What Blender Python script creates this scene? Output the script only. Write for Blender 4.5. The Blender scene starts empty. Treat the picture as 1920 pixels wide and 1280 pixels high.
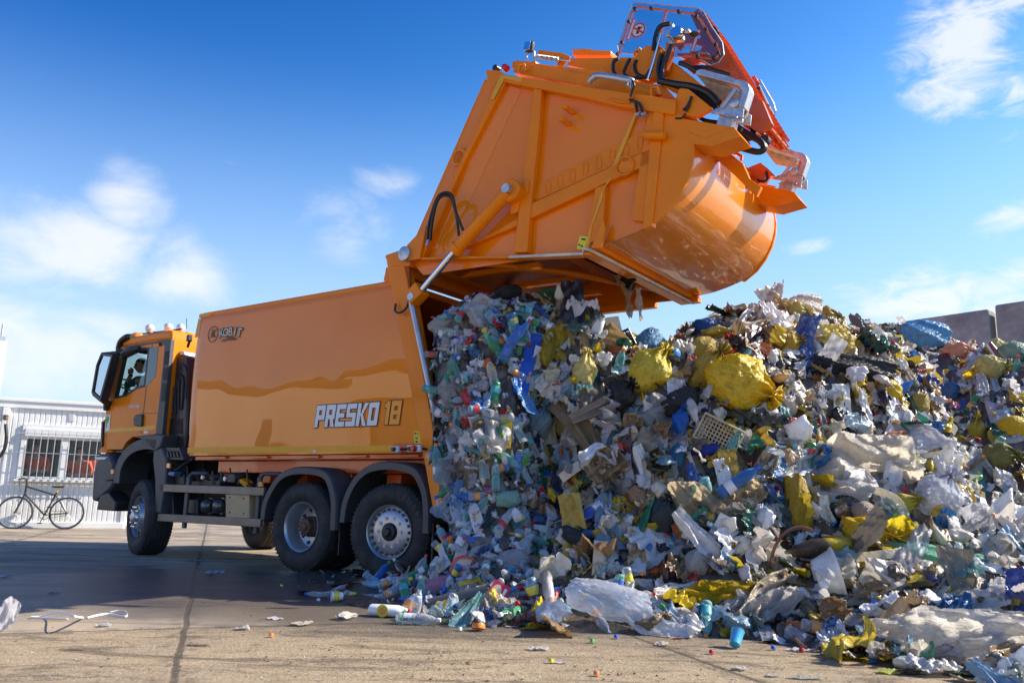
import bpy, bmesh, math, random
import numpy as np
from mathutils import Vector, Matrix, Euler, noise
from mathutils.bvhtree import BVHTree
random.seed(7); rng = np.random.default_rng(7)
PI = math.pi; R = math.radians
scn = bpy.context.scene
col = scn.collection
# ------------------------------------------------------------------ camera geometry (solved from the photograph)
F, PIT, ROL, YAW, H, X0, Y0 = 1532.374, .185549, -.0238759, .6096857, .967429, -2.496128, 10.06507
_cp, _sp, _cr, _sr = math.cos(PIT), math.sin(PIT), math.cos(ROL), math.sin(ROL)
def ray(px, py):
    a = (px-960)/F; b = (640-py)/F
    return Vector((a*_cr+b*_sr, a*_sr*_sp-b*_sp*_cr+_cp, -a*_sr*_cp+b*_cp*_cr+_sp))
UX, UY, WX, WY = math.cos(YAW), -math.sin(YAW), math.sin(YAW), math.cos(YAW)
def S(px, py, w=0.0):            # a pixel on the upright plane w metres inside the truck's left side -> truck space
    d = ray(px, py); t = (w+X0*WX+Y0*WY)/(d.x*WX+d.y*WY)
    x, y, z = d.x*t-X0, d.y*t-Y0, H+d.z*t
    return (x*UX+y*UY, w, z)
def At(px, py, Y):
    d = ray(px, py); t = Y/d.y
    return Vector((d.x*t, Y, H+d.z*t))
def G(px, py, z=0.0):
    d = ray(px, py); t = (z-H)/d.z
    return Vector((d.x*t, d.y*t, z))
TM = Matrix.Translation((X0, Y0, 0)) @ Matrix.Rotation(-YAW, 4, 'Z')
def TW(u, w, z): return TM @ Vector((u, w, z))
# ------------------------------------------------------------------ materials
def nm(name):
    m = bpy.data.materials.new(name); m.use_nodes = True
    nt = m.node_tree; b = nt.nodes['Principled BSDF']
    return m, nt, b
def mat(name, c, rough=.5, metal=0., coat=0., bump=0., bscale=20., var=0., vscale=6., spec=.5, emis=None, dirt=0., dirtc=(.12,.09,.06), alpha=1., trans=0., crough=.03, bdet=3.):
    m, nt, b = nm(name); N = nt.nodes; L = nt.links
    b.inputs['Base Color'].default_value = (*c, 1); b.inputs['Roughness'].default_value = rough
    b.inputs['Metallic'].default_value = metal; b.inputs['Coat Weight'].default_value = coat
    b.inputs['Coat Roughness'].default_value = crough; b.inputs['Specular IOR Level'].default_value = spec
    b.inputs['Transmission Weight'].default_value = trans
    tc = N.new('ShaderNodeTexCoord'); src = tc.outputs['Object']
    cs = None
    if var > 0:
        n = N.new('ShaderNodeTexNoise'); n.inputs['Scale'].default_value = vscale; n.inputs['Detail'].default_value = 6
        L.new(src, n.inputs['Vector'])
        r = N.new('ShaderNodeMapRange'); r.inputs[1].default_value = .3; r.inputs[2].default_value = .7
        r.inputs[3].default_value = 1-var; r.inputs[4].default_value = 1+var; L.new(n.outputs[0], r.inputs[0])
        x = N.new('ShaderNodeVectorMath'); x.operation = 'SCALE'; x.inputs[0].default_value = c; L.new(r.outputs[0], x.inputs['Scale'])
        cs = x.outputs[0]
    if dirt > 0:
        n = N.new('ShaderNodeTexNoise'); n.inputs['Scale'].default_value = vscale*.6; n.inputs['Detail'].default_value = 9; n.inputs['Roughness'].default_value = .7
        L.new(src, n.inputs['Vector'])
        r = N.new('ShaderNodeMapRange'); r.inputs[1].default_value = .45; r.inputs[2].default_value = .7
        r.inputs[3].default_value = 0; r.inputs[4].default_value = dirt; L.new(n.outputs[0], r.inputs[0])
        x = N.new('ShaderNodeMix'); x.data_type = 'RGBA'; L.new(r.outputs[0], x.inputs[0])
        if cs: L.new(cs, x.inputs[6])
        else: x.inputs[6].default_value = (*c, 1)
        x.inputs[7].default_value = (*dirtc, 1); cs = x.outputs[2]
    if cs: L.new(cs, b.inputs['Base Color'])
    if bump > 0:
        n = N.new('ShaderNodeTexNoise'); n.inputs['Scale'].default_value = bscale; n.inputs['Detail'].default_value = bdet
        L.new(src, n.inputs['Vector'])
        q = N.new('ShaderNodeBump'); q.inputs['Strength'].default_value = 1; q.inputs['Distance'].default_value = bump
        L.new(n.outputs[0], q.inputs['Height']); L.new(q.outputs[0], b.inputs['Normal'])
        if coat > 0: L.new(q.outputs[0], b.inputs['Coat Normal'])
    if emis: b.inputs['Emission Color'].default_value = (*emis, 1); b.inputs['Emission Strength'].default_value = 1
    if alpha < 1: b.inputs['Alpha'].default_value = alpha
    return m
ORC = (.93, .252, .001)
M = {}
M['orange'] = mat('orange_paint', ORC, .42, coat=.28, bump=.0012, bscale=3.5, var=.06, vscale=2.2, dirt=.22, dirtc=(.50,.15,.01), crough=.06, spec=.15)
M['panel'] = mat('orange_body_panel', ORC, .40, coat=.85, bump=.042, bscale=.95, bdet=.6, var=.03, vscale=1.5, dirt=.08, dirtc=(.6,.20,.02), crough=.012, spec=.1)
M['oran_in'] = mat('dark_inner_orange', (.42,.085,.008), .5, var=.3, vscale=3, dirt=.6, dirtc=(.12,.045,.02), bump=.004, bscale=9)  # darker, blotchier orange than the outer paint
M['redor'] = mat('red_orange_paint', (.72,.12,.008), .38, coat=.5, var=.08, vscale=4)
M['black'] = mat('black_plastic', (.022,.023,.026), .42, bump=.001, bscale=90, var=.2, dirt=.25, dirtc=(.09,.08,.07))
M['grey'] = mat('dark_grey_plastic', (.062,.068,.078), .48, bump=.0008, bscale=120, var=.15, dirt=.2, dirtc=(.12,.11,.1))
M['chassis'] = mat('chassis_black', (.018,.018,.02), .55, var=.4, dirt=.4, dirtc=(.07,.06,.05))
M['rubber'] = mat('tyre_rubber', (.024,.024,.025), .72, bump=.002, bscale=60, var=.25, vscale=9, dirt=.6, dirtc=(.085,.078,.07))
M['letter'] = mat('tyre_lettering', (.05,.05,.05), .6)
M['silver'] = mat('silver_rim', (.50,.52,.56), .33, metal=.6, var=.1, dirt=.3, dirtc=(.22,.2,.18))
M['chrome'] = mat('chrome', (.82,.83,.85), .12, metal=1.)
M['steel'] = mat('galvanised_steel', (.55,.57,.6), .42, metal=.7, var=.2, vscale=18, dirt=.25, dirtc=(.3,.3,.3))
M['alu'] = mat('grey_side_rail', (.17,.165,.16), .4, metal=.5, var=.15, vscale=4, dirt=.3, dirtc=(.1,.09,.08))
M['brown'] = mat('rusty_hub', (.12,.075,.045), .6, metal=.3, var=.4, vscale=20)
M['gold'] = mat('tan_box_plate', (.50,.38,.20), .5, var=.1)
M['yellow'] = mat('yellow_tape', (.86,.40,.006), .35, var=.05)
M['sticker'] = mat('yellow_sticker', (.85,.72,.02), .4)
M['white'] = mat('white_vinyl', (.80,.80,.82), .35)
M['offwhite'] = mat('seal_rubber_white', (.72,.68,.58), .5, var=.15, dirt=.4)
M['ink'] = mat('dark_print', (.03,.028,.03), .4)
M['darkred'] = mat('dark_red_print', (.12,.02,.01), .4)
M['red'] = mat('red_paint', (.62,.02,.015), .25, coat=.6)
M['amber'] = mat('amber_lens', (.9,.30,.01), .15, coat=1)
M['print_or'] = mat('bright_orange_print', (.96,.34,.01), .35)
M['mirror'] = mat('mirror_glass', (.6,.62,.65), .03, metal=1.)
M['hose'] = mat('black_hose', (.012,.012,.013), .35, bump=.001, bscale=100)
M['skin'] = mat('skin', (.52,.27,.17), .5, var=.06, vscale=30)
M['hair'] = mat('dark_hair', (.012,.009,.008), .6, bump=.003, bscale=120)
M['teal_cloth'] = mat('dark_green_cloth', (.02,.075,.075), .8, bump=.004, bscale=40)
M['vest'] = mat('orange_vest_cloth', (.85,.12,.02), .7, bump=.004, bscale=30)
M['darkwin'] = mat('dark_tinted_window', (.012,.013,.015), .06, coat=1)
def glass(name, tint, fac=.12, rough=.02):
    m, nt, b = nm(name); N = nt.nodes; L = nt.links
    t = N.new('ShaderNodeBsdfTransparent'); t.inputs[0].default_value = (*tint, 1)
    g = N.new('ShaderNodeBsdfGlossy'); g.inputs['Roughness'].default_value = rough
    fr = N.new('ShaderNodeLayerWeight'); pw = N.new('ShaderNodeMath'); pw.operation = 'POWER'; pw.inputs[1].default_value = 4.; L.new(fr.outputs['Facing'], pw.inputs[0])
    ad = N.new('ShaderNodeMath'); ad.operation = 'ADD'; ad.inputs[1].default_value = fac; L.new(pw.outputs[0], ad.inputs[0])
    x = N.new('ShaderNodeMixShader'); L.new(ad.outputs[0], x.inputs[0]); L.new(t.outputs[0], x.inputs[1]); L.new(g.outputs[0], x.inputs[2])
    L.new(x.outputs[0], N['Material Output'].inputs[0]); N.remove(b)
    return m
M['cabglass'] = glass('cab_glass', (.80,.88,.88), .05)
M['plexi'] = glass('clear_guard', (.70,.84,.90), .10)
M['winglass'] = glass('window_glass', (.88,.9,.9), .03)
# ------------------------------------------------------------------ mesh builder
class MB:
    def __init__(s): s.v = []; s.f = []; s.mats = []; s.fm = []
    def add(s, vs, fs, mi=0):
        o = len(s.v); s.v += [tuple(v) for v in vs]; s.f += [tuple(i+o for i in f) for f in fs]; s.fm += [mi]*len(fs); return s
    def box(s, c, d, rot=None, mi=0):
        x, y, z = d[0]/2, d[1]/2, d[2]/2
        vs = [Vector(p) for p in ((-x,-y,-z),(x,-y,-z),(x,y,-z),(-x,y,-z),(-x,-y,z),(x,-y,z),(x,y,z),(-x,y,z))]
        if rot is not None: vs = [rot @ v for v in vs]
        vs = [v+Vector(c) for v in vs]
        return s.add(vs, [(3,2,1,0),(4,5,6,7),(0,1,5,4),(1,2,6,5),(2,3,7,6),(3,0,4,7)], mi)
    def bb(s, a, b, mi=0):
        return s.box([(p+q)/2 for p, q in zip(a, b)], [abs(p-q) for p, q in zip(a, b)], None, mi)
    def prism(s, uz, w0, w1, mi=0):       # polygon in (u, z), run from w0 to w1
        n = len(uz)
        ar = sum(uz[i][0]*uz[(i+1) % n][1]-uz[(i+1) % n][0]*uz[i][1] for i in range(n))
        if ar < 0: uz = uz[::-1]
        if w0 > w1: w0, w1 = w1, w0
        vs = [(u, w0, z) for u, z in uz]+[(u, w1, z) for u, z in uz]
        fs = [tuple(range(n)), tuple(range(2*n-1, n-1, -1))]+[(i, i+n, (i+1) % n+n, (i+1) % n) for i in range(n)]
        return s.add(vs, fs, mi)
    def px(s, pts, w0, w1, mi=0):          # polygon traced on the plane w0 (pixels), run to w1
        return s.prism([(q[0], q[2]) for q in (S(x, y, w0) for x, y in pts)], w0, w1, mi)
    def tube(s, pts, r, n=8, cap=True, mi=0):
        P = [Vector(p) for p in pts]; rings = []
        rr = r if isinstance(r, (list, tuple)) else [r]*len(P)
        up = None
        for i, p in enumerate(P):
            t = (P[min(i+1, len(P)-1)]-P[max(i-1, 0)]).normalized()
            if up is None:
                up = Vector((0,0,1)) if abs(t.z) < .9 else Vector((1,0,0))
            a = (up-t*up.dot(t)).normalized(); b = t.cross(a); up = a
            rings.append([p+(a*math.cos(2*PI*k/n)+b*math.sin(2*PI*k/n))*rr[i] for k in range(n)])
        vs = [v for q in rings for v in q]; fs = []
        for i in range(len(P)-1):
            for k in range(n):
                fs.append((i*n+k, i*n+(k+1) % n, (i+1)*n+(k+1) % n, (i+1)*n+k))
        if cap: fs.append(tuple(range(n-1, -1, -1))); fs.append(tuple((len(P)-1)*n+k for k in range(n)))
        return s.add(vs, fs, mi)
    def lathe(s, prof, c, axis, n=32, mi=0, a0=0., a1=2*PI, ref=None):   # prof: (r, t) along axis from c
        ax = Vector(axis).normalized(); rf = Vector(ref) if ref else (Vector((0,0,1)) if abs(ax.z) < .9 else Vector((1,0,0)))
        e1 = (rf-ax*rf.dot(ax)).normalized(); e2 = ax.cross(e1); c = Vector(c)
        full = abs(a1-a0-2*PI) < 1e-6; m = n if full else n+1
        vs = [c+ax*t+(e1*math.cos(a0+(a1-a0)*k/n)+e2*math.sin(a0+(a1-a0)*k/n))*r for r, t in prof for k in range(m)]
        fs = []
        for i in range(len(prof)-1):
            for k in range(n):
                k2 = (k+1) % m
                fs.append((i*m+k, i*m+k2, (i+1)*m+k2, (i+1)*m+k))
        return s.add(vs, fs, mi)
    def grid(s, nu, nv, fn, mi=0, wrap=False):
        vs = [fn(i/(nu-1), j/(nv-1)) for i in range(nu) for j in range(nv)]
        fs = [(i*nv+j, (i+1)*nv+j, (i+1)*nv+j+1, i*nv+j+1) for i in range(nu-1) for j in range(nv-1)]
        return s.add(vs, fs, mi)
    def build(s, name, m, parent=None, bevel=0., smooth=35., xf=None):
        me = bpy.data.meshes.new(name)
        me.from_pydata([tuple(v) for v in s.v], [], s.f)
        ms = m if isinstance(m, (list, tuple)) else [m]
        for q in ms: me.materials.append(q)
        if len(ms) > 1: me.polygons.foreach_set('material_index', s.fm)
        bm = bmesh.new(); bm.from_mesh(me)
        bmesh.ops.recalc_face_normals(bm, faces=bm.faces); bm.to_mesh(me); bm.free()
        me.polygons.foreach_set('use_smooth', [True]*len(me.polygons))
        me.set_sharp_from_angle(angle=R(smooth))
        o = bpy.data.objects.new(name, me); col.objects.link(o)
        if xf is not None: o.matrix_world = xf
        if parent is not None: o.parent = parent
        if bevel > 0:
            b = o.modifiers.new('bevel', 'BEVEL'); b.width = bevel; b.segments = 2; b.limit_method = 'ANGLE'; b.angle_limit = R(40); b.harden_normals = False
        return o
def tag(o, label=None, cat=None, group=None, kind=None):
    if label: o['label'] = label
    if cat: o['category'] = cat
    if group: o['group'] = group
    if kind: o['kind'] = kind
    return o
def empty(name, mw, label=None, cat=None, group=None):
    o = bpy.data.objects.new(name, None); col.objects.link(o); o.empty_display_size = .2
    o.matrix_world = mw if isinstance(mw, Matrix) else Matrix.Translation(mw)
    return tag(o, label, cat, group)
def bez(pts, n=8):                        # smooth curve through points (Catmull-Rom)
    P = [Vector(p) for p in pts]; out = []
    for i in range(len(P)-1):
        p0 = P[max(i-1, 0)]; p1 = P[i]; p2 = P[i+1]; p3 = P[min(i+2, len(P)-1)]
        for k in range(n):
            t = k/n
            out.append(.5*((2*p1)+(p2-p0)*t+(2*p0-5*p1+4*p2-p3)*t*t+(3*p1-p0-3*p2+p3)*t*t*t))
    out.append(P[-1]); return out
def text_mesh(txt, size, m, name, parent, mw, shear=0., bold=0., spacing=1.):
    cu = bpy.data.curves.new(name, 'FONT'); cu.body = txt; cu.size = size; cu.shear = shear; cu.offset = bold; cu.space_character = spacing
    cu.extrude = .0006; cu.align_x = 'CENTER'; cu.align_y = 'CENTER'
    t = bpy.data.objects.new(name, cu); col.objects.link(t)
    dg = bpy.context.evaluated_depsgraph_get(); me = bpy.data.meshes.new_from_object(t.evaluated_get(dg))
    bpy.data.objects.remove(t); me.materials.clear(); me.materials.append(m)
    o = bpy.data.objects.new(name, me); col.objects.link(o); o.parent = parent; o.matrix_local = mw
    return o
# ------------------------------------------------------------------ camera, light, sky
cam = bpy.data.cameras.new('camera'); co = bpy.data.objects.new('camera', cam); col.objects.link(co)
rt = Vector((_cr, _sr*_sp, -_sr*_cp)); upv = Vector((_sr, -_sp*_cr, _cp*_cr)); fw = Vector((0, _cp, _sp))
co.matrix_world = Matrix(((rt.x, upv.x, -fw.x, 0), (rt.y, upv.y, -fw.y, 0), (rt.z, upv.z, -fw.z, H), (0,0,0,1)))
cam.sensor_width = 36; cam.lens = F*36/1920; cam.clip_end = 2000; cam.clip_start = .05
cam.dof.use_dof = True; cam.dof.focus_distance = 8.5; cam.dof.aperture_fstop = 3.2
scn.camera = co
SUN_AZ, SUN_EL = R(5), R(36)           # azimuth from +X towards +Y
sd = Vector((math.cos(SUN_EL)*math.cos(SUN_AZ), math.cos(SUN_EL)*math.sin(SUN_AZ), math.sin(SUN_EL)))
sl = bpy.data.lights.new('sun', 'SUN'); sl.energy = 4.3; sl.angle = R(.53); sl.color = (1., .90, .76)
so = bpy.data.objects.new('sun', sl); col.objects.link(so); so.rotation_euler = sd.to_track_quat('Z', 'Y').to_euler(); so.location = sd*50
w = bpy.data.worlds.new('World'); scn.world = w; w.use_nodes = True
nt = w.node_tree; N = nt.nodes; L = nt.links; bg = N['Background']
sky = N.new('ShaderNodeTexSky'); sky.sky_type = 'NISHITA'; sky.sun_disc = False
sky.sun_elevation = SUN_EL; sky.sun_rotation = PI/2-SUN_AZ; sky.air_density = 1.0; sky.dust_density = .6; sky.ozone_density = 2.5
geo = N.new('ShaderNodeTexCoord')
sep = N.new('ShaderNodeSeparateXYZ'); L.new(geo.outputs['Generated'], sep.inputs[0])
def mth(op, a, b=None, c=None):
    n = N.new('ShaderNodeMath'); n.operation = op
    for i, q in enumerate((a, b, c)):
        if q is None: continue
        if isinstance(q, (int, float)): n.inputs[i].default_value = q
        else: L.new(q, n.inputs[i])
    return n.outputs[0]
az = mth('ARCTAN2', sep.outputs[0], sep.outputs[1]); el = mth('ARCSINE', sep.outputs[2])
def azel(px, py):
    d = ray(px, py).normalized(); return math.atan2(d.x, d.y), math.asin(d.z)
mp = N.new('ShaderNodeMapping'); mp.inputs['Scale'].default_value = (1, 1, 1.7); L.new(geo.outputs['Generated'], mp.inputs[0])
n1 = N.new('ShaderNodeTexNoise'); n1.inputs['Scale'].default_value = 9; n1.inputs['Detail'].default_value = 12; n1.inputs['Roughness'].default_value = .6; n1.inputs['Distortion'].default_value = .35
L.new(mp.outputs[0], n1.inputs['Vector'])
n2 = N.new('ShaderNodeTexNoise'); n2.inputs['Scale'].default_value = 17; n2.inputs['Detail'].default_value = 12; n2.inputs['Roughness'].default_value = .66; n2.inputs['Distortion'].default_value = .5
mp2 = N.new('ShaderNodeMapping'); mp2.inputs['Rotation'].default_value = (0, R(38), 0); mp2.inputs['Scale'].default_value = (1, 1, 2.4); L.new(geo.outputs['Generated'], mp2.inputs[0])
L.new(mp2.outputs[0], n2.inputs['Vector'])
tot = None
# px, py, half-width px, half-height px, strength, wispy
for (cx, cy, hw, hh, st, wi) in [(120,470,190,100,.95,0),(235,375,80,75,.85,0),(340,510,120,80,.80,0),(90,650,380,120,.72,0),(640,420,120,80,.62,0),(725,335,80,45,.6,0),
        (420,300,160,40,.35,1),(1800,90,115,130,1.0,1),(1850,10,130,60,.9,1),(1905,180,50,45,.9,1),(1900,410,80,45,.8,1),(1800,560,300,65,.95,1),(1570,560,170,45,.6,1),(1520,465,70,28,.6,1),(1470,500,90,28,.4,1),(1890,250,40,30,.5,1),(1250,560,300,120,.3,0),
        (-700,500,500,160,.8,0),(2600,400,420,200,.8,1)]:
    a, e = azel(cx, cy); k = 1/F/.95
    dx = mth('DIVIDE', mth('SUBTRACT', az, a), hw*k); dy = mth('DIVIDE', mth('SUBTRACT', el, e), hh*k)
    r2 = mth('ADD', mth('MULTIPLY', dx, dx), mth('MULTIPLY', dy, dy))
    g = mth('MULTIPLY', mth('POWER', 2.718, mth('MULTIPLY', r2, -1.)), st)
    nn = n2 if wi else n1
    v = mth('MULTIPLY_ADD', nn.outputs[0], 2.6 if wi else 2.2, -1.45 if wi else -1.2)
    mr = N.new('ShaderNodeMapRange'); mr.interpolation_type = 'SMOOTHSTEP'
    L.new(mth('ADD', mth('MULTIPLY', g, 1.25), mth('MULTIPLY', v, mth('MULTIPLY_ADD', g, .6, .35))), mr.inputs[0])
    mr.inputs[1].default_value = .42 if wi else .32; mr.inputs[2].default_value = 1.25 if wi else 1.15; mr.inputs[3].default_value = 0; mr.inputs[4].default_value = 1
    o_ = mth('MULTIPLY', mr.outputs[0], mth('MINIMUM', mth('MULTIPLY', g, 3.), 1.))
    tot = o_ if tot is None else mth('MAXIMUM', tot, o_)
hsv = N.new('ShaderNodeHueSaturation'); hsv.inputs['Saturation'].default_value = 1.34; hsv.inputs['Value'].default_value = .92; L.new(sky.outputs[0], hsv.inputs['Color'])
hz = N.new('ShaderNodeMapRange'); hz.interpolation_type = 'SMOOTHSTEP'; L.new(el, hz.inputs[0]); hz.inputs[1].default_value = R(-2); hz.inputs[2].default_value = R(30); hz.inputs[3].default_value = .92; hz.inputs[4].default_value = 0
dp = N.new('ShaderNodeMapRange'); dp.interpolation_type = 'SMOOTHSTEP'; L.new(mth('SUBTRACT', el, mth('MULTIPLY', az, .22)), dp.inputs[0]); dp.inputs[1].default_value = R(11); dp.inputs[2].default_value = R(44); dp.inputs[3].default_value = 0; dp.inputs[4].default_value = 1
dm = N.new('ShaderNodeMix'); dm.data_type = 'RGBA'; dm.blend_type = 'MULTIPLY'; L.new(dp.outputs[0], dm.inputs[0]); L.new(hsv.outputs[0], dm.inputs[6]); dm.inputs[7].default_value = (.20, .44, .70, 1)
hm_ = N.new('ShaderNodeMix'); hm_.data_type = 'RGBA'; L.new(hz.outputs[0], hm_.inputs[0]); L.new(dm.outputs[2], hm_.inputs[6]); hm_.inputs[7].default_value = (2.25, 2.75, 3.5, 1)
mx = N.new('ShaderNodeMix'); mx.data_type = 'RGBA'; L.new(mth('MULTIPLY', tot, .80), mx.inputs[0]); L.new(hm_.outputs[2], mx.inputs[6]); mx.inputs[7].default_value = (3.5, 3.55, 3.75, 1)
L.new(mx.outputs[2], bg.inputs[0]); bg.inputs[1].default_value = .148
scn.view_settings.view_transform = 'Standard'; scn.view_settings.look = 'None'; scn.view_settings.exposure = .98; scn.view_settings.gamma = 1
try:
    scn.cycles.max_bounces = 7; scn.cycles.transparent_max_bounces = 14; scn.cycles.diffuse_bounces = 3; scn.cycles.glossy_bounces = 3
    scn.cycles.caustics_reflective = False; scn.cycles.caustics_refractive = False; scn.cycles.sample_clamp_indirect = 6
except Exception: pass
# ================================================================== THE TRUCK
truck = empty('garbage_truck', TM, 'orange three-axle garbage truck with its rear hopper raised high above the refuse', 'garbage truck')
OR, PN, BK, GY = M['orange'], M['panel'], M['black'], M['grey']
def uz(px, py, w=0.): q = S(px, py, w); return (q[0], q[2])
# ---- body
body = empty('body', Matrix(), None); body.parent = truck
def bulge(z, z0=1.4, z1=3.42): t = (z-z0)/(z1-z0); return .045*(1-(2*t-1)**2)
side_l = [(-2.47,1.42),(-2.49,3.42),(1.16,3.44),(1.93,1.36)]
def side(wf, sgn):
    mb = MB()
    def fn(a, b):
        z = 1.40+(3.42-1.40)*b; u0 = -2.46-.03*b; u1 = 2.06-(2.06-1.30)*b
        r = 0
        if b > .965: r = (b-.965)/.035*.05
        u = u0+(u1-u0)*a
        e = .012*math.exp(-((a)/.012)**2)
        return (u, wf+sgn*(.045-bulge(z)+r+e*2), z)
    mb.grid(60, 50, fn)
    return mb
side(0, 1).build('side_panel', PN, body, smooth=60)
mb = side(2.5, -1); mb.build('side_panel', PN, body, smooth=60)
mb = MB(); mb.bb((-2.45,.06,3.36),(1.3,2.44,3.44)); mb.build('roof', OR, body, bevel=.02)
mb = MB(); mb.bb((-2.47,.05,1.42),(-2.42,2.45,3.42)); mb.build('front_wall', OR, body, bevel=.01)
mb = MB(); mb.bb((-2.4,.07,1.40),(2.0,2.43,1.48)); mb.prism([(-2.4,1.48),(1.95,1.48),(1.2,3.3),(-2.4,3.3)], .12, .16); mb.prism([(-2.4,1.48),(1.95,1.48),(1.2,3.3),(-2.4,3.3)], 2.34, 2.38)
mb.build('load_chamber', M['oran_in'], body)
# subframe below the body
mb = MB(); mb.bb((-2.35,.10,1.34),(1.9,.34,1.395)); mb.bb((-2.1,.30,1.18),(1.95,.42,1.335)); mb.bb((-2.1,2.1,1.18),(1.95,2.2,1.335))
for u in (-1.9,-1.05,-.1,.7,1.5): mb.bb((u,.06,1.355),(u+.28,.16,1.385))
for u in (-2.0,-1.2,-.5,.3,1.1): mb.bb((u,.3,1.05),(u+.22,2.1,1.17))
mb.build('subframe', M['redor'], truck, bevel=.006)
mb = MB(); mb.bb((-4.9,.75,.62),(2.2,.86,.93)); mb.bb((-4.9,1.64,.62),(2.2,1.75,.93))
for u in (-4,-2.8,-1.6,-.7,.7,2.0): mb.bb((u,.86,.68),(u+.12,1.64,.88))
mb.bb((-2.6,.45,.55),(-.85,2.0,.95)); mb.bb((-4.6,.6,.9),(-2.6,1.9,1.3)); mb.bb((-1.3,.9,.4),(2.0,1.6,.62))
mb.build('chassis_frame', M['chassis'], truck, bevel=.01)
# ---- rear portal posts
def post(w0, w1):
    mb = MB(); mb.px([(722,478),(752,468),(764,520),(826,880),(832,1080),(815,1080),(800,880)], w0, w1) if w0 == -.02 else mb.prism(POST, w0, w1)
    return mb
POST = [uz(*q, -.02) for q in [(722,478),(752,468),(762,520),(822,860),(830,940),(812,960),(798,880)]]
for a, b in ((-.02,.14),(2.36,2.52)):
    mb = MB(); mb.prism(POST, a, b); mb.build('rear_post', OR, body, bevel=.012)
mb = MB(); mb.prism([uz(*q) for q in [(752,468),(766,492),(770,560),(830,880),(822,880),(760,520)]], .0, .03); mb.build('post_flange', M['oran_in'], body)
for a, b in (((1.3,.14,3.45),(1.5,2.36,3.62)), ((1.95,.14,1.22),(2.07,2.36,1.42))): mb = MB(); mb.bb(a, b); mb.build('cross_beam', OR, body, bevel=.01)
mb = MB(); mb.prism([uz(*q) for q in [(717,526),(722,500),(735,505),(742,532)]], .02, .3); mb.build('corner_gusset', OR, body)
# ---- tapes, stickers, lettering
def strip(name, pts, m, w=-.013, parent=body, th=.003): mb = MB(); mb.px(pts, w, w+th); return mb.build(name, m, parent)
def decal(name, pts, m, parent=body, off=.006):      # sheet that follows the bulged side
    mb = MB(); q = [uz(x, y) for x, y in pts]
    def fn(a, b):
        u = (q[0][0]*(1-a)+q[1][0]*a)*(1-b)+(q[3][0]*(1-a)+q[2][0]*a)*b; z = (q[0][1]*(1-a)+q[1][1]*a)*(1-b)+(q[3][1]*(1-a)+q[2][1]*a)*b
        return (u, .045-bulge(z)-off, z)
    mb.grid(12, 6, fn); return mb.build(name, m, parent)
decal('reflective_stripe', [(348,838),(733,834),(733,845),(347,849)], M['yellow'], off=.004)
decal('corner_mark', [(369,588),(391,583),(391,590),(369,596)], M['yellow'], off=.004)
decal('corner_mark', [(368,597),(374,596),(369,632),(363,633)], M['yellow'], off=.004)
decal('warning_sticker', [(773,808),(783,808),(784,816),(773,816)], M['sticker'], off=.006)
decal('warning_sticker', [(773,817),(791,816),(792,830),(774,831)], M['sticker'], off=.006)
for (a, b, c, d) in ((785,819,790,821),(785,824,790,826),(776,819,781,822),(776,825,780,829),(775,810,778,814),(779,811,782,813)): decal('sticker_print', [(a,b),(c,b),(c,d),(a,d)], M['ink'], off=.009)
decal('small_label', [(582,843),(588,843),(588,847),(582,847)], M['white'], off=.007)
# block letters: strokes as quads on a 6 x 9 grid, sheared
GL = {
 'P': ([(0,0,2,9),(2,7,6,9),(4,5,6,7),(2,3,6,5)], 6),
 'R': ([(0,0,2,9),(2,7,6,9),(4,5,6,7),(2,3.2,6,5)], 6),
 'E': ([(0,0,2,9),(2,7,6,9),(2,3.6,5.4,5.4),(2,0,6,2)], 6),
 'S': ([(0,7,6,9),(0,5.4,2,7),(0,3.6,6,5.4),(4,2,6,3.6),(0,0,6,2)], 6),
 'K': ([(0,0,2,9)], 6.2),
 'O': ([(0,0,2,9),(4,0,6,9),(2,7,4,9),(2,0,4,2)], 6),
 '1': ([(1.2,0,3.2,9),(0,6.6,1.2,8.2)], 3.4),
 '8': ([(0,0,2,9),(4,0,6,9),(2,7,4,9),(2,0,4,2),(2,3.7,4,5.3)], 6)}
POL = {'R': [[(3,3.2),(5,3.2),(6.2,0),(4,0)]], 'K': [[(2,4),(4,9),(6.4,9),(3.6,4.6)],[(2,5),(3.6,4.6),(6.4,0),(4,0)]]}
def letters(txt, p0, p1, hgt, m, mo, ex=.42, shear=.17):
    # p0, p1: (u,z) of the baseline ends; one mesh for the fill and one for the outline
    wid = sum(GL[c][1]+.7 for c in txt)-.7
    d = Vector((p1[0]-p0[0], p1[1]-p0[1])); k = d.length/wid; dx = d.normalized(); dy = Vector((0,1)); ky = hgt/9
    def T(x, y): q = Vector(p0)+dx*(x*k)+dy*(y*ky)+dx*(y*ky*shear); return q
    for pas, mm, base in ((0, mo, .008), (1, m, .0125)):
        mb = MB(); x0 = 0; e = ex if pas == 0 else 0; st = 0
        for c in txt:
            polys = [[(a-e,b-e),(c2+e,b-e),(c2+e,d2+e),(a-e,d2+e)] for a, b, c2, d2 in GL[c][0]]
            for q in POL.get(c, []):
                cx = sum(a for a, b in q)/4; cy = sum(b for a, b in q)/4
                polys.append([(a+(e if a > cx else -e), b+(e if b > cy else -e)) for a, b in q])
            for q in polys:
                st += 1; P = [T(x0+a, b) for a, b in q]
                off = base+.00006*(st % 40) if pas == 0 else base+.00006*(st % 8)
                mb.add([(p.x, .045-bulge(p.y)-off, p.y) for p in P], [(0,1,2,3)])
            x0 += GL[c][1]+.7
        mb.build('lettering' if pas else 'lettering_outline', mm, body)
a = uz(588,801); b = uz(705,797); letters('PRESKO', a, b, .265, M['white'], M['ink'])
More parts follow.
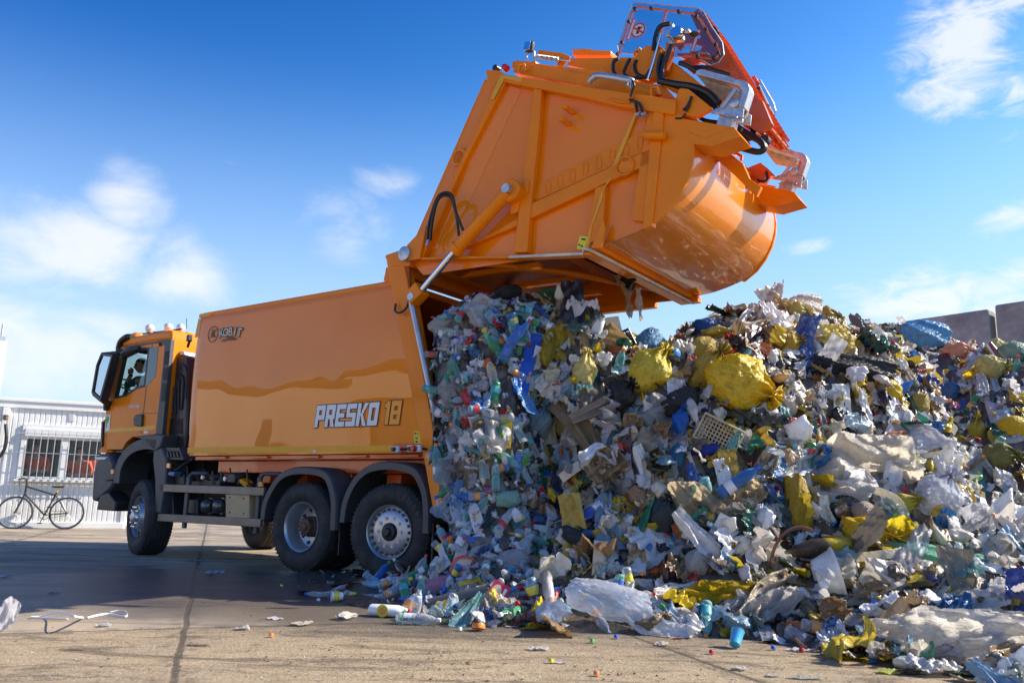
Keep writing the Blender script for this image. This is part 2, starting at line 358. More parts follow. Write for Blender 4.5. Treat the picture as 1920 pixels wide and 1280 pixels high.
a = uz(716,796); b = uz(747,794.5); letters('18', a, b, .265, M['print_or'], M['darkred'])
# maker's mark and badge
def side_text(txt, px, py, size, m, bold=0., shear=0., parent=body, off=.012, tilt=0.):
    u, _, z = S(px, py)
    mw = Matrix.Translation((u, .045-bulge(z)-off, z)) @ Matrix.Rotation(R(tilt), 4, 'Y') @ Matrix.Rotation(PI/2, 4, 'X')
    return text_mesh(txt, size, m, 'lettering', parent, mw, shear, bold)
for i, ch in enumerate('KOBIT'):
    zz = [0,1.2,1.8,1.2,0][i]
    side_text(ch, 414+i*8.6, 625-zz*1.1-i*.4, .165, M['ink'], .012, tilt=[-10,-5,0,5,10][i], off=.009)
    side_text(ch, 414+i*8.6, 625-zz*1.1-i*.4, .155, M['offwhite'], .002, tilt=[-10,-5,0,5,10][i], off=.013)
side_text('SYSTEM', 430, 632.5, .04, M['ink'], .002); side_text('CZECH REPUBLIC', 429, 636.5, .045, M['darkred'], .001)
u, _, z = S(398, 626); mb = MB(); mb.lathe([(.115,0),(.106,0),(.106,.004),(.115,.004),(.115,0)], (u, .045-bulge(z)-.012, z), (0,1,0), 40); mb.build('badge_ring', M['ink'], body)
side_text('K', 398, 626, .17, M['ink'], .002, .25)
# control boxes
def pbox(name, pts, w0, w1, m, parent=body, bevel=.01): mb = MB(); mb.px(pts, w0, w1); return mb.build(name, m, parent, bevel=bevel)
pbox('control_recess', [(737,832),(797,831),(797,848),(737,848)], -.012, .02, M['redor'])
cb = pbox('control_box', [(734,836),(746,836),(746,848),(734,848)], -.07, -.012, M['white'])
cb2 = pbox('control_box', [(763,834),(788,833),(788,847),(763,847)], -.07, -.012, M['white'])
def knob(px, py, r, m, parent, w=-.07, t=.03):
    u, _, z = S(px, py, w); mb = MB(); mb.lathe([(0,-t),(r*.8,-t),(r,-t*.7),(r,0)], (u, w, z), (0,1,0), 16); mb.build('button', m, parent)
knob(739,842,.025,BK,cb); knob(769,841,.025,BK,cb2); knob(778,840.5,.034,M['red'],cb2,t=.05)
mb = MB(); mb.tube([S(746,841,-.03),S(755,842,-.03),S(763,841,-.03)], .012); mb.build('cable', M['hose'], body); mb = MB(); mb.tube([S(788,840,-.03),S(800,842,-.03)], .014); mb.build('cable', M['hose'], body)
# ---- lifting ram (rod, barrel, lower bar)
mb = MB(); mb.tube([S(771,566,-.09),S(822,806,-.06)], .032, 16); mb.build('post_pipe', M['silver'], body)
mb = MB(); mb.tube([S(790,545,-.10),S(860,462,-.12)], .038, 20); ram_r = mb.build('ram_rod', M['chrome'], truck)
mb = MB(); mb.tube([S(856,467,-.12),S(952,360,-.13)], [.075]*2, 20); mb.tube([S(852,472,-.12),S(860,462,-.12)], .09, 20); mb.build('ram_barrel', OR, truck, bevel=.004)
mb = MB(); u, _, z = S(955,357,-.13); mb.lathe([(0,-.07),(.05,-.07),(.05,.0)], (u,-.14,z), (0,1,0), 20); mb.build('ram_pin', M['steel'], truck)
mb = MB(); mb.lathe([(0,-.05),(.115,-.05),(.13,-.03),(.13,.09),(0,.09)], (u,-.10,z), (0,1,0), 28); mb.build('ram_eye', OR, truck)
mb = MB(); mb.box(S(782,552,-.08), (.2,.16,.17), Matrix.Rotation(R(-35),3,'Y')); mb.build('ram_bracket', OR, truck, bevel=.015)
mb = MB(); u, _, z = S(770,556,-.16); mb.lathe([(0,-.02),(.045,-.02),(.05,0),(.05,.08)], (u,-.15,z), (0,1,0), 20); mb.build('ram_pin', M['steel'], truck)
mb = MB(); mb.tube(bez([S(768,560,-.08),S(762,577,-.1),S(750,586,-.1),S(741,583,-.08),S(742,570,-.05)]), .013); mb.build('hook_hose', M['hose'], truck)
# ---- wheels
TYP = [(.30,.035),(.33,.012),(.37,-.006),(.42,-.012),(.465,-.004),(.495,.010),(.516,.026),(.528,.045),(.535,.06)]
def tyre(c, wid, n=56):
    mb = MB(); pr = [(r, t) for r, t in TYP]
    g = [.30,.5,.70] if wid < .34 else [.26,.42,.58,.74]
    for q in g: t = wid*q; pr += [(.535,t-.008),(.524,t-.006),(.524,t+.006),(.535,t+.008)]
    pr += [(r, wid-t) for r, t in TYP[::-1]]
    mb.lathe(pr, (0,0,0), (0,1,0), n)
    for k in range(64):                     # shoulder tread cuts
        a = 2*PI*k/64; r = .514
        for t in (.028, wid-.028): mb.box((r*math.cos(a), t, r*math.sin(a)), (.022,.03,.02), Matrix.Rotation(-a, 3, 'Y'))
    return mb
def wheel(name, c, wid, kind, steer=0., seed=0):
    m = Matrix.Translation(c) @ Matrix.Rotation(steer, 4, 'Z')
    e = bpy.data.objects.new('wheel', None); col.objects.link(e); e.parent = truck; e.matrix_local = m
    t = tyre(c, wid).build('tyre', M['rubber'], e, smooth=30)
    mb = MB()
    if kind == 'front':
        mb.lathe([(.30,.03),(.292,.015),(.280,.03),(.272,.07),(.265,.10),(.235,.075),(.17,.02),(.165,.0),(.12,-.005),(.118,-.02)], (0,0,0), (0,1,0), 48)
        rim = mb.build('rim', M['silver'], e, smooth=50)
        for k in range(10):
            a = 2*PI*k/10+.1; h = MB(); h.lathe([(0,-.008),(.03,-.006),(.034,.02)], (.215*math.cos(a), .05, .215*math.sin(a)), (0,1,0), 12); h.build('vent_shade_inset', M['ink'], e)  # solid dark discs stand in for the shade inside the vent openings
        h = MB(); h.lathe([(0,-.075),(.06,-.075),(.085,-.06),(.095,-.02),(.1,.02)], (0,0,0), (0,1,0), 28); h.build('hub', M['steel'], e)
        for k in range(10):
            a = 2*PI*k/10; n_ = MB(); n_.lathe([(0,-.05),(.014,-.05),(.018,-.04),(.018,.01)], (.143*math.cos(a), -.002, .143*math.sin(a)), (0,1,0), 6); n_.build('wheel_nut', M['chrome'], e)
    elif kind == 'dish':
        mb.lathe([(.30,.03),(.295,.012),(.280,.02),(.272,.05),(.262,.09),(.258,.15),(.24,.20),(.17,.225),(.12,.225)], (0,0,0), (0,1,0), 48)
        mb.build('rim', M['silver'], e, smooth=50)
        for k in range(10):
            a = 2*PI*k/10; h = MB(); h.lathe([(0,-.012),(.022,-.012),(.026,.01)], (.205*math.cos(a), .215, .205*math.sin(a)), (0,1,0), 12); h.build('vent_shade_inset', M['ink'], e)  # dark discs again in place of shaded openings
        h = MB(); h.lathe([(0,.05),(.05,.05),(.055,.065),(.088,.07),(.10,.085),(.105,.13),(.125,.15),(.125,.225)], (0,0,0), (0,1,0), 28)
        for k in range(12):
            a = 2*PI*k/12; h.lathe([(0,-.02),(.014,-.02),(.016,.01)], (.095*math.cos(a), .085, .095*math.sin(a)), (0,1,0), 8)
        h.build('hub', M['brown'], e)
    else:
        mb.lathe([(.30,.03),(.296,.010),(.282,.018),(.275,.05),(.268,.06),(.225,.045),(.19,.03),(.10,.03),(.10,.06)], (0,0,0), (0,1,0), 48)
        mb.build('rim', M['silver'], e, smooth=50)
        for k in range(22):
            a = 2*PI*k/22; q = Matrix.Rotation(-a, 3, 'Y'); h = MB(); h.box((.246*math.cos(a), .044, .246*math.sin(a)), (.022,.02,.034), q); h.build('vent_shade_inset', M['ink'], e)  # dark blocks in place of shaded slots
        h = MB(); h.lathe([(0,-.04),(.035,-.04),(.045,-.03),(.05,-.01),(.085,.0),(.1,.02),(.1,.06)], (0,0,0), (0,1,0), 28); h.build('hub', BK, e)
        for k in range(10):
            a = 2*PI*k/10; n_ = MB(); n_.lathe([(0,-.012),(.012,-.014),(.014,-.004),(.024,-.004),(.026,.008)], (.155*math.cos(a), .027, .155*math.sin(a)), (0,1,0), 10); n_.build('wheel_nut', M['steel'], e)
    return e
ZW = .535
wheel('w', (-3.52,.03,ZW), .37, 'front', R(-15))
wheel('w', (-3.52,2.10,ZW), .37, 'front', R(-12))
wheel('w', (0,.0,ZW), .30, 'dish'); wheel('w', (0,.35,ZW), .30, 'dish'); wheel('w', (0,1.85,ZW), .30, 'dish'); wheel('w', (0,2.2,ZW), .30, 'dish')
rw = wheel('w', (1.42,.02,ZW), .34, 'flat', R(9)); wheel('w', (1.42,2.1,ZW), .34, 'flat', R(9))
mb = MB(); mb.tube([(-3.52,.3,ZW),(-3.52,2.2,ZW)], .09); mb.tube([(0,.3,ZW),(0,2.2,ZW)], .13); mb.tube([(1.42,.3,ZW),(1.42,2.2,ZW)], .1)
mb.lathe([(0,-.3),(.2,-.2),(.24,0),(.2,.2),(0,.3)], (0,1.25,ZW), (0,1,0), 20); mb.build('axles', M['chassis'], truck)
def tyre_text(txt, e, a0, step, r=.425, size=.085):
    for i, ch in enumerate(txt):
        a = a0-step*i
        mw = Matrix.Translation((r*math.cos(a), -.014, r*math.sin(a))) @ Matrix.Rotation(-(a-PI/2), 4, 'Y') @ Matrix.Rotation(PI/2, 4, 'X')
        text_mesh(ch, size, M['letter'], 'tyre_lettering', e, mw, 0, .004)
tyre_text('ENERGY', rw, R(62), R(11)); 
# ---- mudguards
def band(pts, th, w0, w1, lip, m, name, parent=truck):
    mb = MB(); P = [Vector((a, b)) for a, b in pts]; n = len(P); nor = []
    for i in range(n):
        t = (P[min(i+1, n-1)]-P[max(i-1, 0)]).normalized(); nor.append(Vector((-t.y, t.x)))
    prof = [(w0, 0-lip), (w0, -.012), (w0+.02, 0.), (w0+.05, .008), (w1-.02, .008), (w1, -.0), (w1, -th), (w0+.035, -th), (w0+.03, -lip)]
    k = len(prof); vs = []
    for i in range(n):
        for w_, h_ in prof: q = P[i]+nor[i]*h_; vs.append((q.x, w_, q.y))
    fs = [(i*k+j, i*k+(j+1) % k, (i+1)*k+(j+1) % k, (i+1)*k+j) for i in range(n-1) for j in range(k)]
    fs += [tuple(range(k)), tuple(reversed(range((n-1)*k, n*k)))]
    mb.add(vs, fs); return mb.build(name, m, parent, smooth=50)
def spl(pts, n=6): return [(q.x, q.z) for q in bez([Vector((a, 0, b)) for a, b in pts], n)]
band(spl([(-.70,.60),(-.67,.82),(-.54,1.03),(-.38,1.17),(-.15,1.235),(.22,1.235),(.46,1.17),(.585,1.0),(.64,.80),(.65,.52)]), .04, -.04, .66, .085, GY, 'mudguard')
band(spl([(.70,.62),(.73,.84),(.84,1.06),(1.02,1.22),(1.25,1.29),(1.60,1.29),(1.84,1.22),(1.98,1.05),(2.04,.86),(2.06,.55)]), .04, -.04, .66, .085, GY, 'mudguard')
for cu in (0, 1.42):
    band(spl([(cu-.68,.60),(cu-.5,1.05),(cu-.15,1.23),(cu+.2,1.23),(cu+.5,1.08),(cu+.65,.55)]), .04, 2.54, 1.9, .03, GY, 'mudguard')
mb = MB(); mb.box((.655,.3,.42),(.012,.55,.36)); mb.build('mud_flap', BK, truck); mb = MB(); mb.box((2.08,.3,.38),(.012,.6,.55)); mb.tube([(2.1,-.01,.52),(2.1,-.01,.08)], .018); mb.build('mud_flap', BK, truck)
# ---- side guard, tanks, boxes
def rail(p, q, h): 
    mb = MB(); a = S(*p, -.02); b = S(*q, -.02); mb.prism([(a[0],a[2]),(b[0],b[2]),(b[0],b[2]-h),(a[0],a[2]-h)], -.02, .02); mb.build('side_rail', M['alu'], truck, bevel=.006)
rail((300,907),(495,913),.105); rail((296,962),(489,972),.105)
for x in (346, 480): mb = MB(); a = S(x, 930, .0); mb.bb((a[0]-.035,.022,.42),(a[0]+.035,.06,1.12)); mb.tube([(a[0],.04,1.1),(a[0]+.05,.06,1.16),(a[0]+.3,.12,1.16)], .03); mb.build('rail_post', GY, truck, bevel=.006)
mb = MB(); mb.px([(423,922),(467,924),(467,974),(423,972)], -.0, .25); mb.build('tan_box', M['gold'], truck, bevel=.008)
for x, y in ((431,932),(457,934),(431,960),(457,962)): h = MB(); u, _, z = S(x, y, 0); h.lathe([(0,-.006),(.012,-.006),(.012,0)], (u,0,z), (0,1,0), 10); h.build('bolt', M['ink'], truck)
for x in (381, 404):
    u, _, z = S(x, 948, .1); mb = MB(); mb.lathe([(0,-.02),(.05,-.015),(.085,.01),(.1,.05),(.1,.9)], (u,.1,z), (0,1,0), 24); mb.build('air_tank', mat('tank_grey', (.12,.12,.12), .25, metal=.6), truck)
    mb = MB(); mb.lathe([(.1,.0),(.106,.0),(.106,.03),(.1,.03),(.1,0)], (u,.2,z), (0,1,0), 24); mb.build('tank_strap', M['steel'], truck)
mb = MB(); mb.px([(352,935),(370,935),(370,965),(352,962)], .12, .5); mb.px([(358,895),(412,890),(412,912),(358,912)], .15, .6); mb.px([(302,925),(322,922),(326,968),(302,965)], .1, .6); mb.px([(328,890),(345,888),(345,915),(328,915)], .1, .5)
mb.px([(425,888),(440,886),(440,905),(425,905)], .1, .5); mb.build('equipment_box', M['black'], truck, bevel=.015)
for i in range(5):
    x = 360+i*21; u, _, z = S(x, 893+rng.integers(-4, 5), .12); mb = MB()
    mb.lathe([(0,-.02),(.03,-.02),(.04,0),(.04,.12)], (u,.12,z), ((0,1,0) if i % 2 else (.2,.9,.3)), 14); mb.build('valve', M['steel'] if i % 2 else M['chassis'], truck)
for (x, y) in ((440,898),(455,904),(470,925)): 
    u, _, z = S(x, y, .15); mb = MB(); mb.box((u,.2,z), (.14,.12,.07), Euler((.2,.4,.3)).to_matrix()); mb.build('yellow_chock', M['yellow'], truck, bevel=.012)
mb = MB()
for i in range(9):
    x = 335+i*16; a = Vector(S(x, 880+rng.integers(-6,6), .14)); b = Vector(S(x+rng.integers(8,22), 905+rng.integers(-10,12), .18)); mb.tube(bez([a, (a+b)/2+Vector((0,-.03,-.08)), b], 5), .011, 6)
mb.tube(bez([S(318,865,.1),S(330,880,.02),S(342,872,.05),S(358,862,.1)]), .02); mb.build('pipes', M['hose'], truck)
mb = MB(); mb.px([(312,868),(318,868),(318,877),(312,877)], -.03, .0); mb.build('side_marker', M['amber'], truck, bevel=.004)
mb = MB(); mb.px([(484,903),(491,903),(491,912),(484,912)], -.03, .0); mb.build('side_marker', M['amber'], truck, bevel=.004)
mb = MB(); mb.px([(316,884),(328,884),(324,893),(314,890)], -.02, .1); mb.build('fuel_cap', mat('blue_cap', (.08,.16,.32), .4), truck, bevel=.01)
# ================================================================== CAB (side plane at w = .10)
WC = .10
cab = empty('cab', Matrix()); cab.parent = truck
def cp(pts, w=WC): return [uz(x, y, w) for x, y in pts]
def U1(L): return [(p, q) for p, q in L]
# outer shell of the side with the window opening: built from strips around the opening
A_ = cp([(196,842),(199,769),(221,655),(228,651)])
shell = [  # polygons (px) butt-jointed round the door window and quarter window
 [(196,842),(199,765),(213,748),(235,742),(255,728),(270,724),(275,818),(249,818),(237,828),(229,842)],       # door lower
 [(199,765),(221,655),(231,668),(213,745),(213,748)],                                                         # A pillar
 [(221,655),(228,650),(277,641),(296,638),(298,650),(279,652),(261,653),(231,668)],                            # header
 [(270,724),(291,707),(297,651),(298,650),(310,647),(305,690),(292,813),(275,818)]]                            # rear side
for i, p in enumerate(shell):
    mb = MB(); mb.prism(cp(p), WC, WC+.06); mb.build('cab_side', OR, cab)
mb = MB(); mb.prism(cp(shell[0]), 2.34, 2.40); mb.prism(cp(shell[1]), 2.34, 2.40); mb.prism(cp(shell[2]), 2.34, 2.4); mb.prism(cp(shell[3]), 2.34, 2.40); mb.build('cab_side', OR, cab)
mb = MB(); mb.px([(297,638),(321,636),(304,813),(292,813),(305,690),(309,647)], WC-.01, WC+.05); mb.build('rear_trim', GY, cab)
mb = MB()
for k, (y0, y1) in enumerate(((658,683),(689,712),(718,752))):
    for j in range(4):
        x0 = 309.0-(y0-655)*.085+j*2.1; x1 = 309.0-(y1-655)*.085+j*2.1; mb.px([(x0,y0),(x0+1.1,y0),(x1+1.1,y1),(x1,y1)], WC-.018, WC-.008)
mb.build('louvre', M['ink'], cab)
# door seams, rear panel join
mb = MB(); mb.px([(273.6,724),(274.8,724),(264.6,813),(263.4,813)], WC-.003, WC); mb.px([(264,774),(296,774),(296,775),(264,775)], WC-.003, WC); mb.px([(285,644),(286,644),(285,651),(284,651)], WC-.003, WC); mb.build('door_seam', M['ink'], cab)
# roof, rear wall, front
uzl = cp([(228,650),(229,641),(246,631),(290,622),(322,617),(321,637),(297,638)])
mb = MB(); mb.prism(uzl, WC, 2.40); mb.build('cab_roof', OR, cab, bevel=.05)
mb = MB(); a = cp([(322,618),(321,640),(304,813)]); mb.prism([(a[0][0],a[0][1]-.02),(a[0][0]-.06,a[0][1]-.05),(a[1][0]-.05,2.9),(a[2][0]-.05,1.6),(a[2][0],1.6),(a[1][0],a[1][1])], WC+.02, 2.38); mb.build('cab_rear_wall', OR, cab)
a = cp([(196,842),(199,768),(219,658)])
mb = MB(); mb.prism([(a[0][0],1.45),(a[1][0],a[1][1]),(a[1][0]+.05,a[1][1]),(a[0][0]+.08,1.45)], WC, 2.40); mb.build('cab_front', OR, cab, bevel=.02)
mb = MB(); mb.prism([(a[1][0],a[1][1]),(a[2][0],a[2][1]),(a[2][0]+.02,a[2][1]),(a[1][0]+.02,a[1][1])], WC+.1, 2.3); mb.build('windscreen', M['cabglass'], cab)
mb = MB(); mb.prism([(-4.65,1.45),(-3.2,1.45),(-3.2,1.52),(-4.65,1.52)], WC+.06, 2.34); mb.prism([(-4.7,1.9),(-4.35,1.9),(-4.45,2.28),(-4.72,2.28)], WC+.1, 2.3); mb.build('dashboard', M['black'], cab, bevel=.02)
# window glass + frames
mb = MB(); mb.px([(231,668),(261,653),(279,652),(271,724),(255,728),(235,742),(213,747)], WC+.03, WC+.035); mb.build('window_glass', M['cabglass'], cab)
def frame_px(name, pts, wd, w0, w1, m, parent):
    mb = MB(); P = [Vector(uz(x, y, w0)) for x, y in pts]; n = len(P); inn = []
    cx = sum((p for p in P), Vector((0, 0)))/n
    ar = sum(P[i].x*P[(i+1) % n].y-P[(i+1) % n].x*P[i].y for i in range(n)); sg = 1 if ar > 0 else -1
    for i in range(n):
        a = (P[i]-P[i-1]).normalized(); b = (P[(i+1) % n]-P[i]).normalized(); na = Vector((-a.y, a.x))*sg; nb = Vector((-b.y, b.x))*sg
        m_ = (na+nb); m_ = m_/max(.3, m_.length_squared/2) ; inn.append(P[i]+m_*wd)
    for i in range(n):
        j = (i+1) % n; mb.prism([tuple(P[i]), tuple(P[j]), tuple(inn[j]), tuple(inn[i])], w0, w1)
    return mb.build(name, m, parent)
frame_px('window_frame', [(213,748),(231,667),(261,652.5),(280,651),(271.5,725),(256,729),(236,743)], .035, WC-.006, WC+.05, BK, cab)
mb = MB(); mb.px([(280,652.5),(297,650.5),(291,706),(275,724),(272.5,724)], WC-.004, WC+.012); mb.build('quarter_window', M['darkwin'], cab)
mb = MB(); mb.tube(bez([S(229,669,WC-.03),S(232,663,WC-.07),S(245,656,WC-.08),S(262,651.5,WC-.06)],6), [.03+.02*math.sin(PI*i/18) for i in range(19)], 10); mb.build('wind_deflector', M['black'], cab)
mb = MB(); mb.px([(232,649),(319,635.5),(319,639),(233,653)], WC-.006, WC+.0); mb.build('roof_trim', GY, cab)
mb = MB(); mb.tube(bez([S(222,655,WC),S(226,641,WC-.02),S(236,632,WC-.02),S(246,631,WC+.02)],6), .045, 10); mb.grid(12, 8, lambda a, b: (lambda q: (q[0]-.05, WC+b*2.25, q[2]))(S(222+(24*a), 655-24*math.sin(a*PI/2), WC))); mb.build('sun_visor', BK, cab)
mb = MB(); mb.px([(249,784),(254,777),(266,776),(265,799),(251,798)], WC-.035, WC); hd = mb.build('door_handle', M['ink'], cab, bevel=.012)
mb = MB(); mb.px([(196.5,804),(275,799),(292,796.5),(291.5,803.5),(275,806),(196.2,811)], WC-.0035, WC-.0005); mb.build('reflective_stripe', M['yellow'], cab)
mb = MB(); mb.px([(198,778),(207,777),(205,807),(196.8,808)], WC-.006, WC-.003); st = mb.build('door_sticker', M['white'], cab)
u, _, z = S(201.5,786,WC); mb = MB(); mb.lathe([(0,-.010),(.055,-.009),(.06,-.004)], (u,WC,z), (0,1,0), 14); mb.bb((u-.012,WC-.009,z-.13),(u+.012,WC-.006,z-.03)); mb.build('tree_emblem', mat('green_print', (.15,.42,.05), .5), cab)
u, _, z = S(252,762,WC); text_mesh('TGS 26.320', .058, M['white'], 'lettering', cab, Matrix.Translation((u, WC-.004, z)) @ Matrix.Rotation(PI/2, 4, 'X'), 0, .002)
mb = MB(); mb.px([(270,808),(277,808),(277,812),(270,812)], WC-.02, WC); mb.build('side_marker', M['white'], cab)
# front corner panel (grille edge) and bumper
mb = MB(); mb.px([(192,788),(197,784),(196,842),(210,844),(209,848),(184,848),(188,840)], WC+.02, WC+.3); mb.build('corner_panel', OR, cab, bevel=.02)
mb = MB(); mb.px([(190,790),(193,790),(191,836),(188,838)], WC-.01, WC+.1); mb.build('corner_gap', BK, cab)
mb = MB(); mb.px([(184,850),(205,850),(212,868),(213,906),(205,918),(180,940),(171,938),(174,885)], WC-.08, 2.3); mb.build('bumper', GY, truck, bevel=.04)
mb = MB(); mb.px([(196,884),(215,880),(214,900),(196,902)], WC-.1, WC+.25); mb.px([(187,928),(203,922),(217,940),(215,958),(180,955)], WC-.09, WC+.2); mb.build('step', BK, truck, bevel=.02)
mb = MB(); mb.px([(207,880),(213,879),(213,888),(207,889)], WC-.13, WC-.05); mb.build('side_marker', M['amber'], truck, bevel=.006)
mb = MB(); mb.px([(176,856),(202,856),(196,862),(178,862)], WC-.09, WC); mb.build('head_lamp', M['silver'], truck, bevel=.01)
# front mudguard
fa = [uz(x, y, 0) for x, y in [(214,905),(219,872),(232,846),(250,829),(275,821),(296,823)]]
band(spl(fa, 5), .05, -.02, .5, .16, GY, 'front_mudguard')
mb = MB(); mb.px([(249,818),(292,813),(306,814),(300,838),(290,846),(262,822)], -.02, .45); mb.px([(286,861),(288,844),(303,838),(312,860),(310,900),(301,962),(290,962),(290,900)], -.02, .35); mb.build('front_mudguard', GY, truck, bevel=.02)
mb = MB(); mb.px([(306,838),(336,838),(345,862),(310,862)], .02, .5)
for k in range(4): mb.px([(311+k*6,845),(314+k*6,845),(317+k*6,857),(313+k*6,857)], .0, .02)
mb.build('vent_step', BK, truck, bevel=.008)
mb = MB(); mb.bb((-4.35,.55,.95),(-2.75,2.0,1.44)); mb.bb((-3.1,.42,.6),(-2.6,2.0,1.4)); mb.build('wheel_house', M['chassis'], truck)
# mirror
mr = empty('mirror', Matrix()); mr.parent = cab
WM = -.12
mb = MB(); mb.px([(191,664),(208,667),(186,747),(172,733),(181,683)], WM, WM+.05); mb.build('mirror_glass', M['mirror'], mr)
frame_px('mirror_housing', [(189,662),(211,665),(188,752),(171,736),(180,684)], .035, WM-.02, WM+.1, BK, mr)
mb = MB(); mb.px([(189,662),(211,665),(188,752),(171,736),(180,684)], WM+.101, WM+.14); mb.build('mirror_back', BK, mr, bevel=.03)
mb = MB(); mb.tube([S(192,665,WM+.05),S(222,662,WC-.06),S(226,660,WC)], .04, 10); mb.build('mirror_arm', BK, mr); mb = MB(); mb.tube([S(178,738,WM+.05),S(195,752,WM+.05),S(206,757,WC)], .045, 10); mb.tube([S(200,752,WC-.06),S(200,768,WC-.02)], .05, 10); mb.build('mirror_arm', BK, mr)
mb = MB(); mb.tube([S(226,655,WC-.03),S(222,664,WC-.05)], .06, 10); mb.build('mirror_mount', BK, mr)
# beacons, horns, antenna
for x, y, w_ in ((281,616,.5),(316,614,.6),(339,615,1.0)):
    u, _, z = S(x, y, w_); mb = MB(); mb.lathe([(0,.09),(.04,.085),(.065,.06),(.075,.02),(.07,0),(.04,-.05)], (u,w_,z-.02), (0,0,1), 20); mb.build('work_lamp', bpy.data.materials.get('lamp_white') or mat('lamp_white', (.75,.75,.75), .25, metal=.3), cab)
u, _, z = S(258,630,.5); mb = MB(); mb.lathe([(0,.06),(.06,.055),(.11,.02),(.12,-.03)], (u,.5,z), (0,0,1), 18); mb.build('beacon', M['amber'], cab)
mb = MB(); mb.tube([S(350,616,1.1),S(350,597,1.1)], .006); mb.tube([S(248,628,.5),S(340,617,.8)], .014); mb.build('roof_rail', BK, cab)
# black tower behind the cab
tw = empty('air_intake_tower', Matrix()); tw.parent = truck
mb = MB(); mb.px([(318,668),(352,668),(350,800),(345,850),(305,850),(312,760)], .22, .7); mb.build('tower_shell', mat('tower_plastic', (.030,.026,.030), .38, bump=.002, bscale=30), tw, bevel=.03)
mb = MB()
for P in ([(336,680),(346,686),(350,700),(349,745)], [(332,700),(341,704),(344,715),(341,762),(338,766),(335,762),(336,715)], [(328,726),(329,770),(326,774),(324,769),(326,726)]): mb.tube(bez([S(x, y, .21) for x, y in P]), .014, 8)
for k in range(9): mb.tube([S(313,786+k*3.2,.21),S(341,786+k*3.2,.21)], .009, 6)
u, _, z = S(333,715,.2); mb.lathe([(0,-.01),(.04,-.01),(.045,.02)], (u,.21,z), (0,1,0), 16)
mb.build('tower_ribs', M['chassis'], tw)
mb = MB(); mb.px([(329,657),(342,657),(345,666),(329,666)], .25, .5); mb.build('filter_cap', M['steel'], tw, bevel=.02)
mb = MB(); u, _, z = S(338,648,.6); mb.lathe([(0,-.15),(.13,-.14),(.16,-.05),(.16,.3)], (u,.6,z), (0,1,0), 20); mb.px([(324,625),(352,622),(350,655),(324,655)], .9, 1.0); mb.build('rear_tank', OR, tw)
mb = MB(); mb.tube([S(356,628,.15),S(355,640,.15),S(352,650,.2)], .02); mb.box(S(355,634,.15),(.06,.06,.1)); mb.build('hose_coupling', BK, tw)
# ================================================================== TAILGATE (raised)
tg = empty('raised_hopper', Matrix()); tg.parent = truck
def tp(name, pts, w0, w1, m=OR, bevel=.006, parent=None): mb = MB(); mb.px(pts, w0, w1); return mb.build(name, m, parent or tg, bevel=bevel)
def q4(x, y): return (700+x*.42194, 60+y*.42194)      # helper scales of my enlarged views
def q5(x, y): return (960+x*.3125, y*.3125)
def q6(x, y): return (1080+x*.3125, 200+y*.3125)
ARC = [(4.94,4.56),(5.0,4.45),(5.045,4.32),(5.06,4.19),(5.045,4.05),(5.0,3.91),(4.92,3.77),(4.81,3.645),(4.66,3.54)]
PROF = [(1.50,3.66),(1.74,3.43),(3.97,3.385)]+ARC[::-1]+[(5.1,4.62),(2.6,5.68)]
# recessed side plates
for a, b in ((.055,.075),(2.425,2.445)): mb = MB(); mb.prism(PROF, a, b); mb.build('side_plate', PN if a < 1 else OR, tg)
# bent front panel: proud towards its left edge
mb = MB(); L4 = [q4(*p) for p in [(580,232),(700,258),(430,760),(330,860),(255,985),(215,1000)]]
P3 = [S(q4(585,232)[0],q4(585,232)[1],.05), S(q4(660,255)[0],q4(660,255)[1],.052), S(q4(420,770)[0],q4(420,770)[1],.052), S(q4(290,960)[0],q4(290,960)[1],.052), S(q4(225,985)[0],q4(225,985)[1],.05)]
tl = Vector(P3[0]); bl = Vector(P3[4])
mb.add([(tl.x,.018,tl.z), P3[1], P3[2], P3[3], (bl.x,.03,bl.z), (tl.x*.5+bl.x*.5,.012,tl.z*.5+bl.z*.5)], [(0,1,2,3,4,5)]); mb.build('bent_plate', PN, tg)
# front cross plate (hinge to top corner), top plate, drum
c0 = (1.47,3.74); c1 = (2.52,5.66)
mb = MB(); mb.prism([c0,c1,(c1[0]+.03,c1[1]-.02),(c0[0]+.04,c0[1]-.02)], .08, 2.42); mb.prism([(2.56,5.64),(5.0,4.6),(4.99,4.57),(2.55,5.61)], .08, 2.42); mb.build('cross_plate', OR, tg)
def prof_grid(P, w0, w1, nw):
    mb = MB(); mb.grid(len(P), nw, lambda a, b: (P[round(a*(len(P)-1))][0], w0+(w1-w0)*b, P[round(a*(len(P)-1))][1])); return mb
DR = spl([(4.86,4.66)]+ARC+[(4.3,3.44),(4.0,3.42)], 6)
M['drum'] = mat('orange_drum_paint', (.84,.26,.008), .28, coat=1., bump=.022, bscale=1.1, bdet=1., var=.03, crough=.05)
prof_grid(DR, .02, 2.46, 30).build('drum', M['drum'], tg, smooth=60)
prof_grid([(p[0]-.02, p[1]+.01) for p in DR], .05, 2.44, 8).build('drum_inside', M['oran_in'], tg, smooth=60)
# rounded end plates, slightly larger than the drum
for a, b in ((-.012,.018),(2.462,2.5)): 
    mb = MB(); mb.prism([(4.62,4.80)]+[(p[0]+.012,p[1]-.012) for p in ARC]+[(4.42,3.6),(4.6,4.6)], a, b); mb.build('end_plate', OR, tg)
